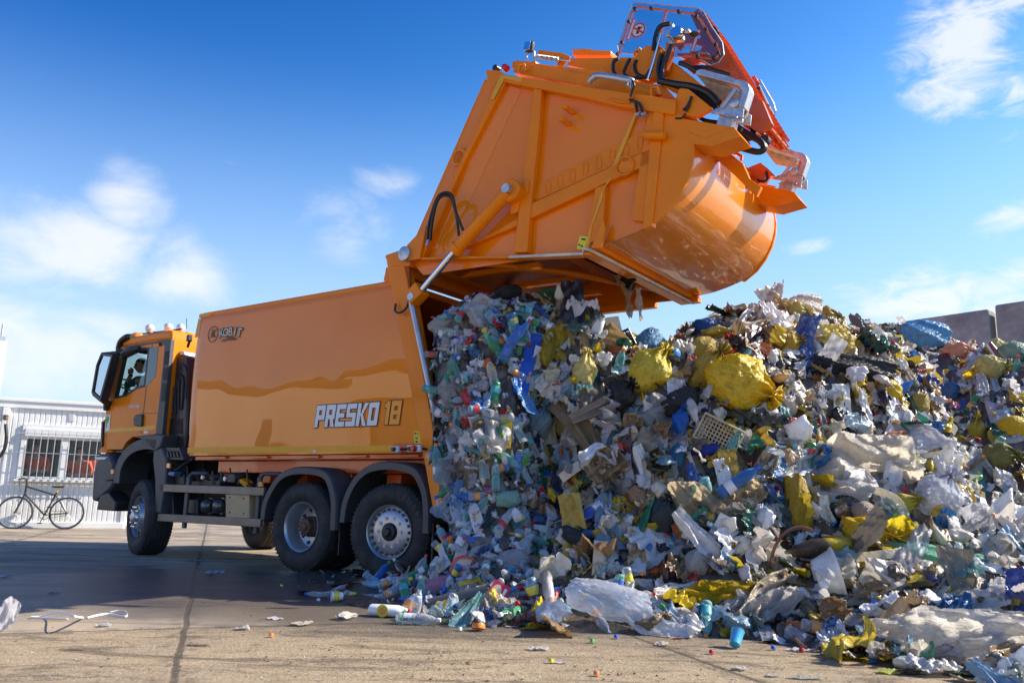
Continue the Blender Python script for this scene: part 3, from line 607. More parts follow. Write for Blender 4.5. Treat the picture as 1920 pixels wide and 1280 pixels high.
# ribs and frame beams on the near side
TB = [q4(580,188),q4(1342,300),q4(1338,368),q4(1090,330),q4(940,292),q4(585,222),q4(560,225)]
tp('frame_beam', TB, -.05, .054, bevel=.012)
FB = [q4(560,196),q4(585,224),q4(412,560),q4(215,1010),q4(160,1010),q4(150,945),q4(232,858),q4(330,700),q4(400,545)]
tp('frame_beam', FB, -.04, .054, bevel=.012)
tp('rib', [q4(713,250),q4(748,256),q4(735,420),q4(690,860),q4(683,978),q4(622,980),q4(645,800)], -.03, .054)
tp('rib', [q4(1243,352),q4(1290,358),q4(1265,600),q4(1238,862),q4(1196,872),q4(1212,690)], -.035, .054)
tp('rib', [q4(695,765),q4(1228,520),q4(1225,585),q4(1030,672),q4(690,832)], -.012, .054)
tp('punched_plate', [q4(710,690),q4(1238,418),q4(1232,519),q4(693,764)], .035, .054, bevel=.004)
tp('rib', [q4(440,940),q4(640,830),q4(636,862),q4(400,960)], -.01, .054)
tp('rib', [q4(986,694),q4(1030,676),q4(1020,830),q4(965,980),q4(930,975)], -.02, .054)
tp('gusset', [q4(1018,828),q4(1030,870),q4(1010,960),q4(968,960)], -.06, -.022)
tp('sill', [q4(190,1002),q4(345,996),q4(640,994),q4(960,978),q4(966,990),q4(640,1004),q4(345,1008),q4(215,1012)], -.06, .054)
tp('hinge_plate', [q4(150,945),q4(235,858),q4(205,1008),q4(160,1015),q4(130,1000)], -.075, -.042)
tp('ram_mount', [q4(630,700),q4(690,655),q4(685,712),q4(650,740),q4(640,800),q4(608,810),q4(608,745)], -.05, -.013)
for x, y in ((726,716),(778,690),(830,664),(886,637),(943,609),(1003,581),(1062,553),(1122,524),(1185,494)):
    mb = MB(); u, _, z = S(*q4(x, y), .034); a = S(*q4(x, y-16), .034); b_ = S(*q4(x, y+16), .034)
    mb.tube([(u-.028,.033,z-.045),(u-.028,.033,z+.045)], .006, 6); mb.tube([(u+.028,.033,z-.045),(u+.028,.033,z+.045)], .006, 6)
    mb.tube([(u+.028*math.cos(k*PI/6),.033,z+.045+.02*math.sin(k*PI/6)) for k in range(7)], .006, 6); mb.tube([(u+.028*math.cos(k*PI/6),.033,z-.045-.02*math.sin(k*PI/6)) for k in range(7)], .006, 6); mb.build('pressed_slot', OR, tg)
u, _, z = S(*q4(1120,598), -.012); mb = MB(); mb.lathe([(.10,-.02),(.085,-.02),(.085,0),(.10,0),(.10,-.02)], (u,-.012,z), (0,1,0), 28); mb.build('bearing_ring', OR, tg)
tp('bearing_flange', [q4(1085,612),q4(1100,575),q4(1150,572),q4(1162,585),q4(1140,620),q4(1110,630)], -.018, -.012)
for x, y in ((895,355),(878,408)): u, _, z = S(*q4(x, y), .05); mb = MB(); mb.box((u-.03,-.03,z), (.075,.17,.04), Matrix.Rotation(R(25),3,'Y')); mb.build('stub_bracket', OR, tg, bevel=.004)
u, _, z = S(*q4(1250,462), -.08); mb = MB(); mb.tube([(u-.1,-.08,z+.03),(u+.1,-.08,z-.02)], .042, 16); mb.build('pivot_tube', OR, tg)
u, _, z = S(*q4(383,552), -.02); mb = MB()
mb.tube([(u+.09*math.cos(a*PI/8)-.02,-.0,z+.09*math.sin(a*PI/8)) for a in range(17)], .022, 8); mb.build('lifting_eye', OR, tg)
u, _, z = S(*q4(137,984), -.1); mb = MB(); mb.lathe([(0,-.02),(.05,-.02),(.085,-.01),(.09,.12)], (u,-.1,z), (0,1,0), 24); mb.build('hinge_pin', M['steel'], tg)
tp('hinge_plate', [q4(50,1000),q4(110,975),q4(165,985),q4(160,1040),q4(80,1040)], -.03, .12, parent=body)
# tapes and stickers
tp('reflective_tape', [q4(566,190),q4(660,204),q4(657,223),q4(583,208),q4(535,300),q4(518,300)], -.056, -.0525, M['yellow'], 0)
tp('reflective_tape', [q4(1158,362),q4(1172,364),q4(1063,640),q4(1040,650)], .025, .0275, M['yellow'], 0)
tp('reflective_tape', [q4(1045,655),q4(1060,645),q4(1024,700),q4(1016,745),q4(972,862),q4(955,972),q4(935,972),q4(985,800),q4(1010,720)], -.0265, -.0235, M['yellow'], 0)
ws = tp('warning_sticker', [q4(918,906),q4(952,910),q4(938,968),q4(903,964)], -.031, -.027, M['sticker'], 0)
tp('sticker_print', [q4(925,916),q4(944,918),q4(942,926),q4(923,924)], -.033, -.0315, M['ink'], 0); tp('sticker_print', [q4(915,940),q4(922,950),q4(908,948)], -.033, -.0315, M['ink'], 0); tp('sticker_print', [q4(926,944),q4(933,956),q4(920,954)], -.033, -.0315, M['ink'], 0)
# hinge hoses
for k in (0, 1):
    mb = MB(); mb.tube(bez([S(*q4(240+k*14,925),-.08),S(*q4(250+k*12,840),-.14),S(*q4(290,730+k*12),-.18),S(*q4(345-k*6,722+k*10),-.16),S(*q4(366,800),-.12),S(*q4(380+k*18,905-k*25),-.08)]), .017, 8); mb.build('hinge_hose', M['hose'], tg)
mb = MB(); mb.tube([S(*q4(238,950),-.09),S(*q4(246,925),-.08)], .02); mb.build('hose_fitting', M['chrome'], tg)
# bottom rim with its seal, underside plates
WR = 2.44
def edge(u): return 3.40
mb = MB(); mb.bb((3.86,.0,3.33),(3.99,WR+.04,3.372)); mb.bb((3.93,-.02,3.373),(4.05,WR+.06,3.45)); mb.build('rear_rim', OR, tg, bevel=.006)
mb = MB(); mb.bb((1.8,2.40,3.33),(3.54,2.50,3.43)); mb.bb((1.75,.07,3.50),(1.9,2.38,3.6)); mb.build('underside_frame', OR, tg, bevel=.006)
sm = MB(); sm.tube([S(*q4(605,1000),-.075),S(*q4(930,985),-.075),(3.93,-.075,3.375),(4.0,-.06,3.345),(4.03,.1,3.33),(4.03,WR,3.33)], .016, 8); sm.build('rubber_seal', M['offwhite'], tg)
mb = MB()
mb.prism([(1.85,3.62),(2.9,3.95),(3.0,3.9),(1.9,3.5)], .1, 2.38); mb.prism([(2.95,3.95),(3.5,3.52),(3.45,3.45),(2.9,3.85)], .1, 2.38)
mb.prism([(3.75,3.52),(4.5,4.2),(4.4,4.3),(3.7,3.62)], .1, 2.38)
mb.build('packer_plate', M['oran_in'], tg)
mb = MB()
for w_ in (.55, 1.25, 1.95): mb.prism([(1.8,3.5),(3.0,3.47),(3.0,3.53),(1.8,3.56)], w_, w_+.09)
mb.tube([(2.2,.1,3.55),(3.1,1.0,3.5),(3.9,2.35,3.45)], .04, 8)
mb.build('underside_rib', OR, tg, bevel=.005)
for a, b in ((.15,.95),(1.35,2.3)):
    mb = MB(); mb.tube([(4.09,a,3.46),(4.09,b,3.46)], .022, 12); mb.build('latch_cylinder', M['red'], tg)
mb = MB(); mb.tube([(4.09,.95,3.46),(4.09,1.35,3.46)], .012, 10); mb.build('latch_rod', M['chrome'], tg)
tp('corner_bracket', [(1285,560),(1308,553),(1308,565),(1290,567)], 2.38, 2.5)
# ------------------------------------------------------------------ equipment on the back of the hopper
tp('upper_beam', [q4(498,168),q4(560,172),q4(585,190),q4(535,265),q4(515,260)], .02, .2)
tp('upper_beam', [q4(630,126),q4(700,132),q4(880,180),q4(1130,222),q4(1245,262),q4(1240,296),q4(1090,270),q4(620,180)], .1, .25)
tp('hopper_side', [q5(0,370),q5(20,366),q5(480,420),q5(600,455),q5(800,500),q5(905,510),q5(980,590),q5(840,560),q5(640,525),q5(0,410)], .15, .3)
tp('hopper_side', [q5(350,350),q5(640,345),q5(810,345),q5(900,330),q5(985,385),q5(1130,500),q5(1260,610),q5(1190,640),q5(980,560),q5(860,490),q5(480,425),q5(330,390)], .32, .38)
tp('hopper_side', [q5(980,590),q5(1005,530),q5(1060,535),q5(1200,650),q5(1110,700),q5(1000,690),q5(990,690)], .0, .06)
tp('top_cover', [q5(364,295),q5(460,292),q5(478,300),q5(592,305),q5(588,336),q5(362,332)], .5, 2.0)
tp('spring_plate', [q5(160,300),q5(300,316),q5(348,338),q5(300,400),q5(270,398),q5(270,362),q5(150,330)], .33, .36)
mb = MB(); P = [Vector(S(*q5(150+k*1.35,340+k*.19), .28)) for k in range(101)]
mb.tube([p+Vector((0,.022*math.cos(i*1.2),.022*math.sin(i*1.2))) for i, p in enumerate(P)], .007, 6); mb.tube([P[0]-(P[-1]-P[0])*.1, P[-1]+(P[-1]-P[0])*.45], .012, 8); mb.build('tension_spring', M['steel'], tg)
wl = MB(); u, _, z = S(*q5(108,285), .25); wl.box((u,.25,z),(.10,.07,.13),Matrix.Rotation(R(10),3,'Y')); wl.build('work_lamp', BK, tg, bevel=.02)
mb = MB(); mb.box((u-.01,.208,z),(.08,.012,.10),Matrix.Rotation(R(10),3,'Y')); mb.build('lamp_glass', M['chrome'], tg)
mb = MB(); mb.tube([S(*q5(95,310),.25),S(*q5(88,340),.25),S(*q5(97,375),.25),S(*q5(135,372),.25),S(*q5(133,310),.25)], .012); mb.build('lamp_bracket', M['steel'], tg)
for x in (0, 40, 170): 
    u, _, z = S(*q4(545+x, 162-x*.1), .12); mb = MB(); mb.lathe([(0,-.03),(.035,-.025),(.04,.0),(.045,.04)], (u,.12,z), (0,1,0), 14); mb.build('tail_lamp', M['red'] if x == 40 else (BK if x == 0 else OR), tg)
for k, (x, y) in enumerate(((65,415),(860,550),(960,655))):
    u, _, z = S(*q5(x, y), .05); mb = MB(); mb.tube([(u-.05,.05,z-.04),(u-.03,.03,z+.04),(u+.03,.03,z+.03),(u+.05,.05,z-.04)], .018, 8); mb.build('lifting_eye', OR, tg)
tp('handle_stay', [q5(520,412),q5(535,408),q5(580,445),q5(560,448)], .0, .03)
mb = MB(); mb.tube(bez([S(*q5(472,490),-.05),S(*q5(488,470),-.08),S(*q5(515,455),-.09),S(*q5(600,464),-.09),S(*q5(700,482),-.09),S(*q5(718,490),-.07)]), .035, 14); mb.build('grab_pipe', M['silver'], tg)
mb = MB(); mb.tube([S(*q5(716,488),-.1),S(*q5(712,525),-.1),S(*q5(692,518),-.1),S(*q5(700,490),-.1)], .012); mb.build('pipe_clip', M['chrome'], tg)
tp('cable_cover', [q5(565,585),q5(690,612),q5(712,565),q5(725,575),q5(700,620),q5(640,618)], -.075, -.055)
def hose(pts, r=.016, w=.0, m=None, name='hydraulic_hose', parent=None):
    mb = MB(); mb.tube(bez([S(*q5(x, y), w+(q[0] if q else 0)) for x, y, *q in pts], 6), r, 8); return mb.build(name, m or M['hose'], parent or tg)
hose([(718,480),(733,510),(722,545),(712,580)], .012, -.1)
hose([(705,598),(738,612),(745,645),(752,675)], .014, -.08); hose([(708,600),(760,620),(775,650),(785,675)], .014, -.08)
mb = MB()
for x, y in ((752,680),(785,680)): u, _, z = S(*q5(x, y), -.08); mb.lathe([(0,-.02),(.022,-.02),(.026,.03)], (u,-.06,z), (0,1,0), 12)
mb.build('hose_fitting', M['steel'], tg)
hose([(640,352),(612,370),(608,420),(620,452)], .02, .25); hose([(745,362),(735,400),(750,445),(800,462),(830,420)], .02, .25)
hose([(708,352),(672,440),(730,470),(790,462)], .018, .25); hose([(895,330),(878,400),(885,470),(905,490)], .022, .22); hose([(960,262),(935,330),(905,400),(900,480)], .022, .2); hose([(948,262),(915,340),(880,400),(890,470)], .018, .24)
hose([(850,300),(862,220),(890,160),(952,143)], .024, .2)
hose([(880,485),(980,505),(1080,520),(1180,560),(1240,620)], .035, .1); hose([(900,490),(1000,520),(1100,560),(1190,610),(1230,660)], .028, .12); hose([(1005,378),(1060,400),(1130,440),(1180,470)], .025, .3)
hose([(1060,410),(1150,405),(1240,430),(1310,455)], .022, .4); hose([(1100,640),(1180,645),(1260,650)], .022, .2); hose([(1090,670),(1150,720),(1260,740),(1380,780)], .02, .25)
hose([(1290,862),(1400,895),(1480,912),(1512,890),(1490,850),(1440,820),(1360,770),(1310,740)], .032, .5); hose([(1300,745),(1400,830),(1450,820),(1430,760),(1380,730)], .022, .6)
hose([(1075,580),(1062,630),(1045,670)], .012, -.02); hose([(1040,680),(1020,708),(980,710)], .009, -.02); hose([(1080,580),(1050,640),(1025,660)], .012, -.02)
mb = MB(); mb.tube([S(*q5(893,205),.2),S(*q5(850,370),.2),S(*q5(815,480),.2)], .017, 8); mb.build('valve_post', M['chrome'], tg)
tp('valve_post', [q5(925,250),q5(962,245),q5(958,300),q5(930,420),q5(900,440),q5(915,330)], .22, .3, M['redor'])
vb = tp('valve_block', [q5(915,178),q5(958,172),q5(1005,182),q5(1008,215),q5(960,222),q5(918,216)], .15, .3, M['steel'], .012)
mb = MB(); u, _, z = S(*q5(985,196),.14); mb.lathe([(0,-.02),(.06,-.02),(.07,0),(.07,.05)], (u,.14,z), (0,1,0), 20); mb.build('gauge', M['chrome'], tg)
tp('lever_guard', [q5(985,162),q5(1060,172),q5(1064,188),q5(990,182)], .16, .22, M['steel'], .006)
tp('hose_fitting', [q5(950,140),q5(966,140),q5(966,180),q5(952,180)], .17, .22, M['steel'], .006); tp('hose_fitting', [q5(935,240),q5(962,240),q5(960,262),q5(935,262)], .17, .22, M['steel'], .006)
mb = MB(); mb.tube([S(*q5(1005,205),.12),S(*q5(1080,207),.12)], .008); mb.lathe([(0,-.03),(.03,-.02),(.05,0),(.03,.02),(0,.03)], S(*q5(1092,207),.12), (0,0,1), 14); mb.build('lever', BK, tg)
tp('knob', [q5(883,295),q5(902,293),q5(902,312),q5(885,314)], .18, .24, M['yellow'], .01)
mb = MB(); mb.tube([S(*q5(x, y),.4) for x, y in ((780,345),(800,285),(900,300))], .014); mb.tube([S(*q5(x, y),.4) for x, y in ((738,340),(742,305),(765,300),(782,340))], .02); mb.build('stay', OR, tg)
tp('cone_lug', [q5(742,290),(1195,86),q5(765,280),q5(772,320),q5(740,322)], .42, .5, M['steel'], .01)
mb = MB(); u, _, z = S(*q5(830,388),.3); mb.lathe([(0,-.03),(.19,-.03),(.2,0),(.2,.05)], (u,.29,z), (0,1,0), 28); mb.build('swivel_disc', OR, tg)
# guards of clear plastic on thin frames
def guard(outline, frame, w, stick):
    g = MB(); g.px([q5(*p) for p in outline], w, w+.006); g.build('clear_guard', M['plexi'], tg)
    mb = MB(); mb.tube([S(*q5(x, y), w-.02) for x, y in frame], .011, 8)
    pts = [Vector(S(*q5(x, y), w-.02)) for x, y in frame]
    mb.build('guard_frame', M['redor'], tg)
    mb = MB(); mb.tube([S(*q5(x, y), w) for x, y in outline+outline[:1]], .006, 6); mb.build('guard_edge', M['steel'], tg)
    for i in range(len(pts)-1):
        k = max(1, int((pts[i+1]-pts[i]).length/.22))
        for j in range(k): b = MB(); b.box(pts[i]+(pts[i+1]-pts[i])*(j+.5)/k, (.03,.04,.03)); b.build('guard_clip', M['ink'], tg)
WG = .45
guard([(632,275),(650,230),(720,30),(738,15),(1120,50),(1148,68),(1200,165),(1262,255),(1272,330),(1240,375),(1190,392),(1100,340),(900,340),(640,318)],
      [(632,335),(640,320),(722,70),(755,42),(920,62),(1085,82),(1130,120),(1200,240),(1245,300),(1232,345),(1190,355),(1040,330)], WG, 0)
mb = MB(); mb.tube([S(*q5(x, y), WG-.02) for x, y in ((925,62),(885,230),(862,310))], .012, 8); mb.build('guard_frame', M['redor'], tg)
guard([(1470,485),(1490,480),(1570,620),(1582,665),(1575,695),(1545,640)], [(1455,480),(1510,590),(1560,690)], 1.3, 0)
gs = tp('guard_sticker', [q5(725,112),q5(745,113),q5(703,243),q5(684,240)], WG-.008, WG-.005, mat('sticker_red', (.55,.06,.04), .4), 0)
tp('guard_sticker', [q5(729,118),q5(741,118),q5(702,238),q5(690,236)], WG-.0105, WG-.0085, mat('sticker_pale', (.75,.6,.62), .4), 0)
tp('guard_sticker', [q5(1112,176),q5(1135,178),q5(1088,316),q5(1066,312)], WG-.008, WG-.005, bpy.data.materials['sticker_red'], 0)
tp('guard_sticker', [q5(1115,181),q5(1130,182),q5(1086,311),q5(1072,308)], WG-.0105, WG-.0085, bpy.data.materials['sticker_pale'], 0)
u, _, z = S(*q5(759,185), WG); mb = MB(); mb.lathe([(.085,0),(.068,0),(.068,.002),(.085,.002),(.085,0)], (u,WG-.01,z), (0,1,0), 28); mb.box((u,WG-.011,z),(.15,.001,.018),Matrix.Rotation(R(40),3,'Y')); mb.build('prohibition_ring', bpy.data.materials['sticker_red'], tg)
mb = MB(); mb.lathe([(0,0),(.068,0),(.068,.001)], (u,WG-.0075,z), (0,1,0), 24); mb.build('prohibition_disc', bpy.data.materials['sticker_pale'], tg)
mb = MB(); mb.box((u,WG-.0100,z),(.03,.001,.08),Matrix.Rotation(R(15),3,'Y')); mb.box((u+.02,WG-.0095,z+.01),(.06,.0008,.015),Matrix.Rotation(R(-30),3,'Y')); mb.build('prohibition_figure', M['ink'], tg)
# lifter carriage: slatted frame hanging down the back
LR = M['redor']
a_ = Vector(S(*q5(1215,175), 1.05)); b_ = Vector(S(*q5(1618,825), 1.05))
d_ = (b_-a_).normalized(); n_ = Vector((-d_.z, 0, d_.x)); 
if n_.x > 0: n_ = -n_
for k, w_ in enumerate((.6,.78,.95,1.12,1.3)):
    mb = MB()
    P_ = [a_, b_, b_+n_*.10-d_*.02, b_-d_*.5+n_*.28, b_-d_*.9+n_*.26, a_+d_*.5+n_*.14, a_+n_*.10]
    mb.prism([(p.x, p.z) for p in P_], w_, w_+.018); mb.build('lifter_plate', LR, tg)
mb = MB()
for t in np.linspace(.02, .99, 9): p = a_+(b_-a_)*t+n_*.03; mb.tube([(p.x,.58,p.z),(p.x,1.34,p.z)], .020, 8)
mb.build('lifter_cross_tube', LR, tg)
mb = MB()
for t in np.linspace(.05, .95, 26):
    p = a_+(b_-a_)*t-n_*.02
    for w_ in np.linspace(.64, 1.28, 6): mb.box((p.x, w_, p.z), (.05,.07,.03), Matrix.Rotation(R(55),3,'Y'))
mb.build('lifter_teeth', LR, tg)
for k in range(5):
    mb = MB()
    for off in (.0, .035): p = a_+n_*(.03+off*1.5+k*.002); q = b_+n_*(.03+off*1.5); mb.tube([(p.x,.68+k*.14,p.z),(q.x,.68+k*.14,q.z)], .012, 6)
    mb.build('lifter_rod', LR, tg)
for nme, pts, w_, t_ in (('lifter_arm', [(965,265),(1010,225),(1060,205),(1120,235),(1200,165),(1240,200),(1230,250),(1290,290),(1235,400),(1200,410),(1180,390),(1120,370),(1080,400),(1050,360),(1000,340),(985,320),(1060,318),(1130,300),(1140,280),(1090,262),(1030,262),(1000,300)], .85, .9),
        ('lifter_arm', [(1260,340),(1310,350),(1380,450),(1330,470),(1290,420)], .9, .95), ('lifter_arm', [(1400,640),(1500,600),(1560,740),(1480,800),(1420,760),(1390,720)], .55, .62),
        ('lifter_arm', [(1060,500),(1180,520),(1290,590),(1330,700),(1250,700),(1150,600)], .7, .75), ('lifter_arm', [(1000,370),(1060,350),(1120,410),(1080,440)], .55, .6),
        ('bin_hook', [(1445,760),(1500,770),(1530,830),(1510,850),(1490,800),(1450,790)], .6, .66)):
    tp(nme, [q5(*p) for p in pts], w_, t_, LR, .004)
tp('end_buffer', [q5(1195,160),q5(1215,155),q5(1238,185),q5(1215,205)], .5, .56, BK, .006); tp('end_buffer', [q5(1432,462),q5(1455,452),q5(1475,482),q5(1455,495)], 1.2, 1.3, LR, .006)
mb = MB(); u, _, z = S(*q5(1520,842),.6); mb.lathe([(0,-.04),(.045,-.04),(.045,.04),(0,.04)], (u,.6,z), (0,1,0), 14); mb.build('rubber_stop', BK, tg)
mb = MB(); mb.tube([S(*q5(1280,860),.6),S(*q5(1430,878),.6)], .02); mb.build('lifter_rod', OR, tg); mb = MB(); mb.tube([S(*q5(1380,800),.6),S(*q5(1430,875),.6)], .012); mb.build('lifter_ram', M['chrome'], tg)
# footboards with rubber tread, near and far
def bar_mesh(mb, c, ex, ey, nx, ny, th, r):     # open grid of bars
    for i in range(nx+1):
        p = c+ex*(i/nx); mb.tube([p, p+ey], r, 4, False)
    for j in range(ny+1):
        p = c+ey*(j/ny); mb.tube([p, p+ex], r, 4, False)
def footboard(w0, off, m):
    ox, oz = off
    e = bpy.data.objects.new('footboard', None); col.objects.link(e); e.parent = tg; e.matrix_local = Matrix.Translation((ox, w0, oz))
    def s(x, y, w=0.): q = S(*q5(x, y), 0.); return Vector((q[0], w, q[2]))
    a, b, c, d = s(1110,445), s(1215,575), s(1345,530), s(1300,470)
    mb = MB(); bar_mesh(mb, a, (d-a), Vector((0.05,.38,-.10)), 16, 12, 0, .009); mb.build('step_grating', m, e)
    def pr(name, pts, w_, t_, bv=.006):
        k = MB(); k.prism([(q.x, q.z) for q in (s(*p) for p in pts)], w_, t_); return k.build(name, m, e, bevel=bv)
    pr('step_rim', [(1110,428),(1140,420),(1300,462),(1345,480),(1395,488),(1420,505),(1432,540),(1395,650),(1360,640),(1390,560),(1370,520),(1300,500),(1105,450)], -.02, .10)
    pr('step_arm', [(1345,520),(1395,500),(1425,530),(1385,660),(1345,700),(1330,640)], .10, .14)
    pr('step_base', [(1178,675),(1330,600),(1392,640),(1385,705),(1360,700),(1200,682)], .0, .02); pr('step_base', [(1178,675),(1330,600),(1392,640),(1385,705),(1360,700),(1200,682)], .2, .22)
    pr('step_post', [(1235,682),(1320,695),(1305,755),(1212,745)], .04, .18); pr('step_strut', [(1250,645),(1340,525),(1358,535),(1270,655)], -.02, .0)
    k = MB(); k.lathe([(0,-.01),(.03,-.01),(.045,0),(.045,.02)], s(1338,622,-.02), (0,1,0), 14); k.build('pivot_boss', M['steel'], e)
    for p in ((1230,665),(1290,690),(1350,700),(1365,560)): k = MB(); k.lathe([(0,-.015),(.014,-.015),(.014,.01)], s(*p, -.01), (0,1,0), 6); k.build('bolt', M['chrome'], e)
    pr('reflector', [(1330,712),(1385,712),(1380,735),(1345,730)], .0, .03)
    k = MB(); 
    P = [s(*p) for p in ((1040,718),(1335,768),(1378,822),(1205,882),(1085,868),(1075,800))]
    P2 = [s(*p) for p in ((1040,718),(1335,768),(1160,836),(1075,800))]
    k.prism([(p.x, p.z) for p in P2], -.02, .02); 
    vs = [(p.x,-.02,p.z) for p in (s(1160,836), s(1335,768), s(1378,822), s(1205,882), s(1085,868), s(1075,800))]; vs2 = [(x, y+.30, z) for x, y, z in vs]
    k.add(vs+vs2, [(0,1,2,3,4,5),(11,10,9,8,7,6)]+[(i, i+6, (i+1) % 6+6, (i+1) % 6) for i in range(6)])
    k.build('step_bracket', OR, e, bevel=.004)
footboard(.0, (0,0), M['steel'])
footboard(1.88, (0,.0), M['steel'])
# far side controls
tp('control_panel', [q6(1020,370),q6(1105,335),q6(1150,370),q6(1200,420),q6(1140,410),q6(1120,450),q6(1060,470),q6(1035,430)], 1.9, 2.05, LR)
hose([(1525,1030),(1532,1070),(1510,1090),(1470,1080)], .016, 1.9)
mb = MB()
for i in range(10):
    for j in range(4): p = Vector(S(*q6(985+i*9+j*9,380+i*12-j*7), 1.85)); mb.box(p, (.03,.03,.012))
mb.build('tread_plate', LR, tg)
tp('hopper_lip', [q6(700,250),q6(745,228),q6(880,245),q6(1000,340),q6(1040,430),q6(1110,480),q6(1080,540),q6(960,420),q6(860,330)], .6, .66)
mb = MB(); mb.tube([S(*q6(870,235),1.2),S(*q6(995,300),1.2),S(*q6(992,325),1.2)], .02); mb.build('grab_rail', LR, tg)
mb = MB(); u, _, z = S(*q6(1140,828), 2.5); mb.box((u,2.5,z),(.08,.1,.06)); mb.build('work_lamp', M['yellow'], tg, bevel=.01)
# ------------------------------------------------------------------ the driver
def skin_body(name, joints, edges, m, mw=None, sub=2, root=0):
    me = bpy.data.meshes.new(name); me.from_pydata([j[:3] for j in joints], edges, []); o = bpy.data.objects.new(name, me); col.objects.link(o)
    o.modifiers.new('skin', 'SKIN'); sv = me.skin_vertices[0].data
    for i, j in enumerate(joints): r = j[3]; sv[i].radius = (r, j[4] if len(j) > 4 else r); sv[i].use_root = (i == root)
    s = o.modifiers.new('sub', 'SUBSURF'); s.levels = sub; s.render_levels = sub
    dg = bpy.context.evaluated_depsgraph_get(); me2 = bpy.data.meshes.new_from_object(o.evaluated_get(dg)); bpy.data.objects.remove(o)
    me2.materials.clear(); me2.materials.append(m); me2.polygons.foreach_set('use_smooth', [True]*len(me2.polygons))
    o = bpy.data.objects.new(name, me2); col.objects.link(o)
    if mw is not None: o.matrix_world = mw
    return o
def head_mesh(k=1.):
    mb = MB()
    def fn(a, b):
        th = PI*a; ph = 2*PI*b; x = math.sin(th)*math.cos(ph); y = math.sin(th)*math.sin(ph); z = math.cos(th)
        # face looks towards -y
        px_ = .072*x*(1-.18*max(0, -z)); py_ = .095*y; pz_ = .118*z
        if y < 0:
            nose = math.exp(-((x/.16)**2+((z+.12)/.2)**2)); py_ -= .024*nose
            eye = math.exp(-(((abs(x)-.36)/.17)**2+((z-.12)/.12)**2)); py_ += .012*eye
            py_ -= .008*math.exp(-((x/.35)**2+((z+.5)/.09)**2)); py_ -= .010*math.exp(-((x/.35)**2+((z+.8)/.12)**2))
            py_ -= .006*math.exp(-((x/.6)**2+((z-.28)/.08)**2))
        return (px_*k, py_*k, pz_*k)
    mb.grid(33, 41, fn); return mb
def person(mw, label, shirt, face_rot, joints_b, edges_b, head_c, hands=None, legs=None, group=None, watch=None):
    e = empty('person', mw, label, 'person', group)
    b = skin_body('body', joints_b, edges_b, M['skin']); b.parent = e
    h = head_mesh(); hm = Matrix.Translation(head_c) @ Euler(face_rot).to_matrix().to_4x4()
    ho = h.build('head', M['skin'], e, smooth=80); ho.matrix_local = hm
    eb = MB()
    for s_ in (-1, 1):
        eb.lathe([(0,-.012),(.009,-.009),(.012,0),(.009,.009),(0,.012)], (s_*.027,-.086,.014), (0,1,0), 10)
        eb.box((s_*.027,-.097,.034), (.03,.01,.006))
    eb.build('eyes', M['ink'], ho); 
    er = MB()
    for s_ in (-1, 1): er.lathe([(0,-.008),(.02,-.006),(.026,.004),(.012,.012)], (s_*.074,.005,-.005), (s_,-.25,0), 12)
    er.build('ears', M['skin'], ho)
    hr = MB()
    def fn(a, c):
        th = PI*.60*a; ph = 2*PI*c; x = math.sin(th)*math.cos(ph); y = math.sin(th)*math.sin(ph); z = math.cos(th)
        if y < -.15: z = max(z, .42+.1*abs(x)); 
        rr = 1.07+.03*noise.noise(Vector((x*5, y*5, z*5))); return (.074*x*rr, .097*y*rr+.006, .120*z*rr+.006)
    hr.grid(20, 33, fn); hr.build('hair', M['hair'], ho, smooth=80)
    if shirt: 
        c_ = skin_body('shirt', shirt[0], shirt[1], shirt[2]); c_.parent = e
    return e
# seated at the wheel, elbow on the sill, cheek on the fist; local frame: truck axes, base at the hip
sx, sz = S(256, 722, .5)[0], S(256, 722, .5)[2]
hc = Vector(S(265, 686, .42)); hip = Vector((hc.x+.10, .55, hc.z-.66))
def rel(v): return Vector(v)-hip
sh = rel((hc.x+.06,.34,hc.z-.24)); elb = rel((hc.x-.04,.21,hc.z-.36)); wr = rel((hc.x-.055,.30,hc.z-.14))
sh2 = rel((hc.x+.05,.75,hc.z-.25))
J = [(0,0,0,.15,.11),(.0,0,.2,.14,.11),(.0,0,.38,.15,.11),(0,-.01,.47,.07),(-.06,-.06,.56,.055),(sh.x,sh.y,sh.z,.065),(elb.x,elb.y,elb.z,.045),(wr.x,wr.y,wr.z,.030),(sh2.x,sh2.y,sh2.z,.065),(sh2.x-.22,sh2.y,sh2.z-.2,.045),(sh2.x-.48,sh2.y-.05,sh2.z-.12,.03),
     (-.35,-.1,-.02,.085),(-.5,-.1,-.4,.06),(-.35,.15,-.02,.085),(-.5,.15,-.4,.06)]
E_ = [(0,1),(1,2),(2,3),(3,4),(2,5),(5,6),(6,7),(2,8),(8,9),(9,10),(0,11),(11,12),(0,13),(13,14)]
cl = [tuple(list(q[:3])+[x*1.13 for x in q[3:]]) for q in J]; cl[7] = (elb.x*.6+wr.x*.4, elb.y*.6+wr.y*.4, elb.z*.6+wr.z*.4, .046); cl[4] = (-.02,-.03,.49,.07)
drv = person(TM @ Matrix.Translation(hip), 'dark-haired man in a dark green shirt leaning on his fist in the cab window', (cl, E_[:11], M['teal_cloth']), (R(8), 0, R(-22)), J, E_, rel(hc))
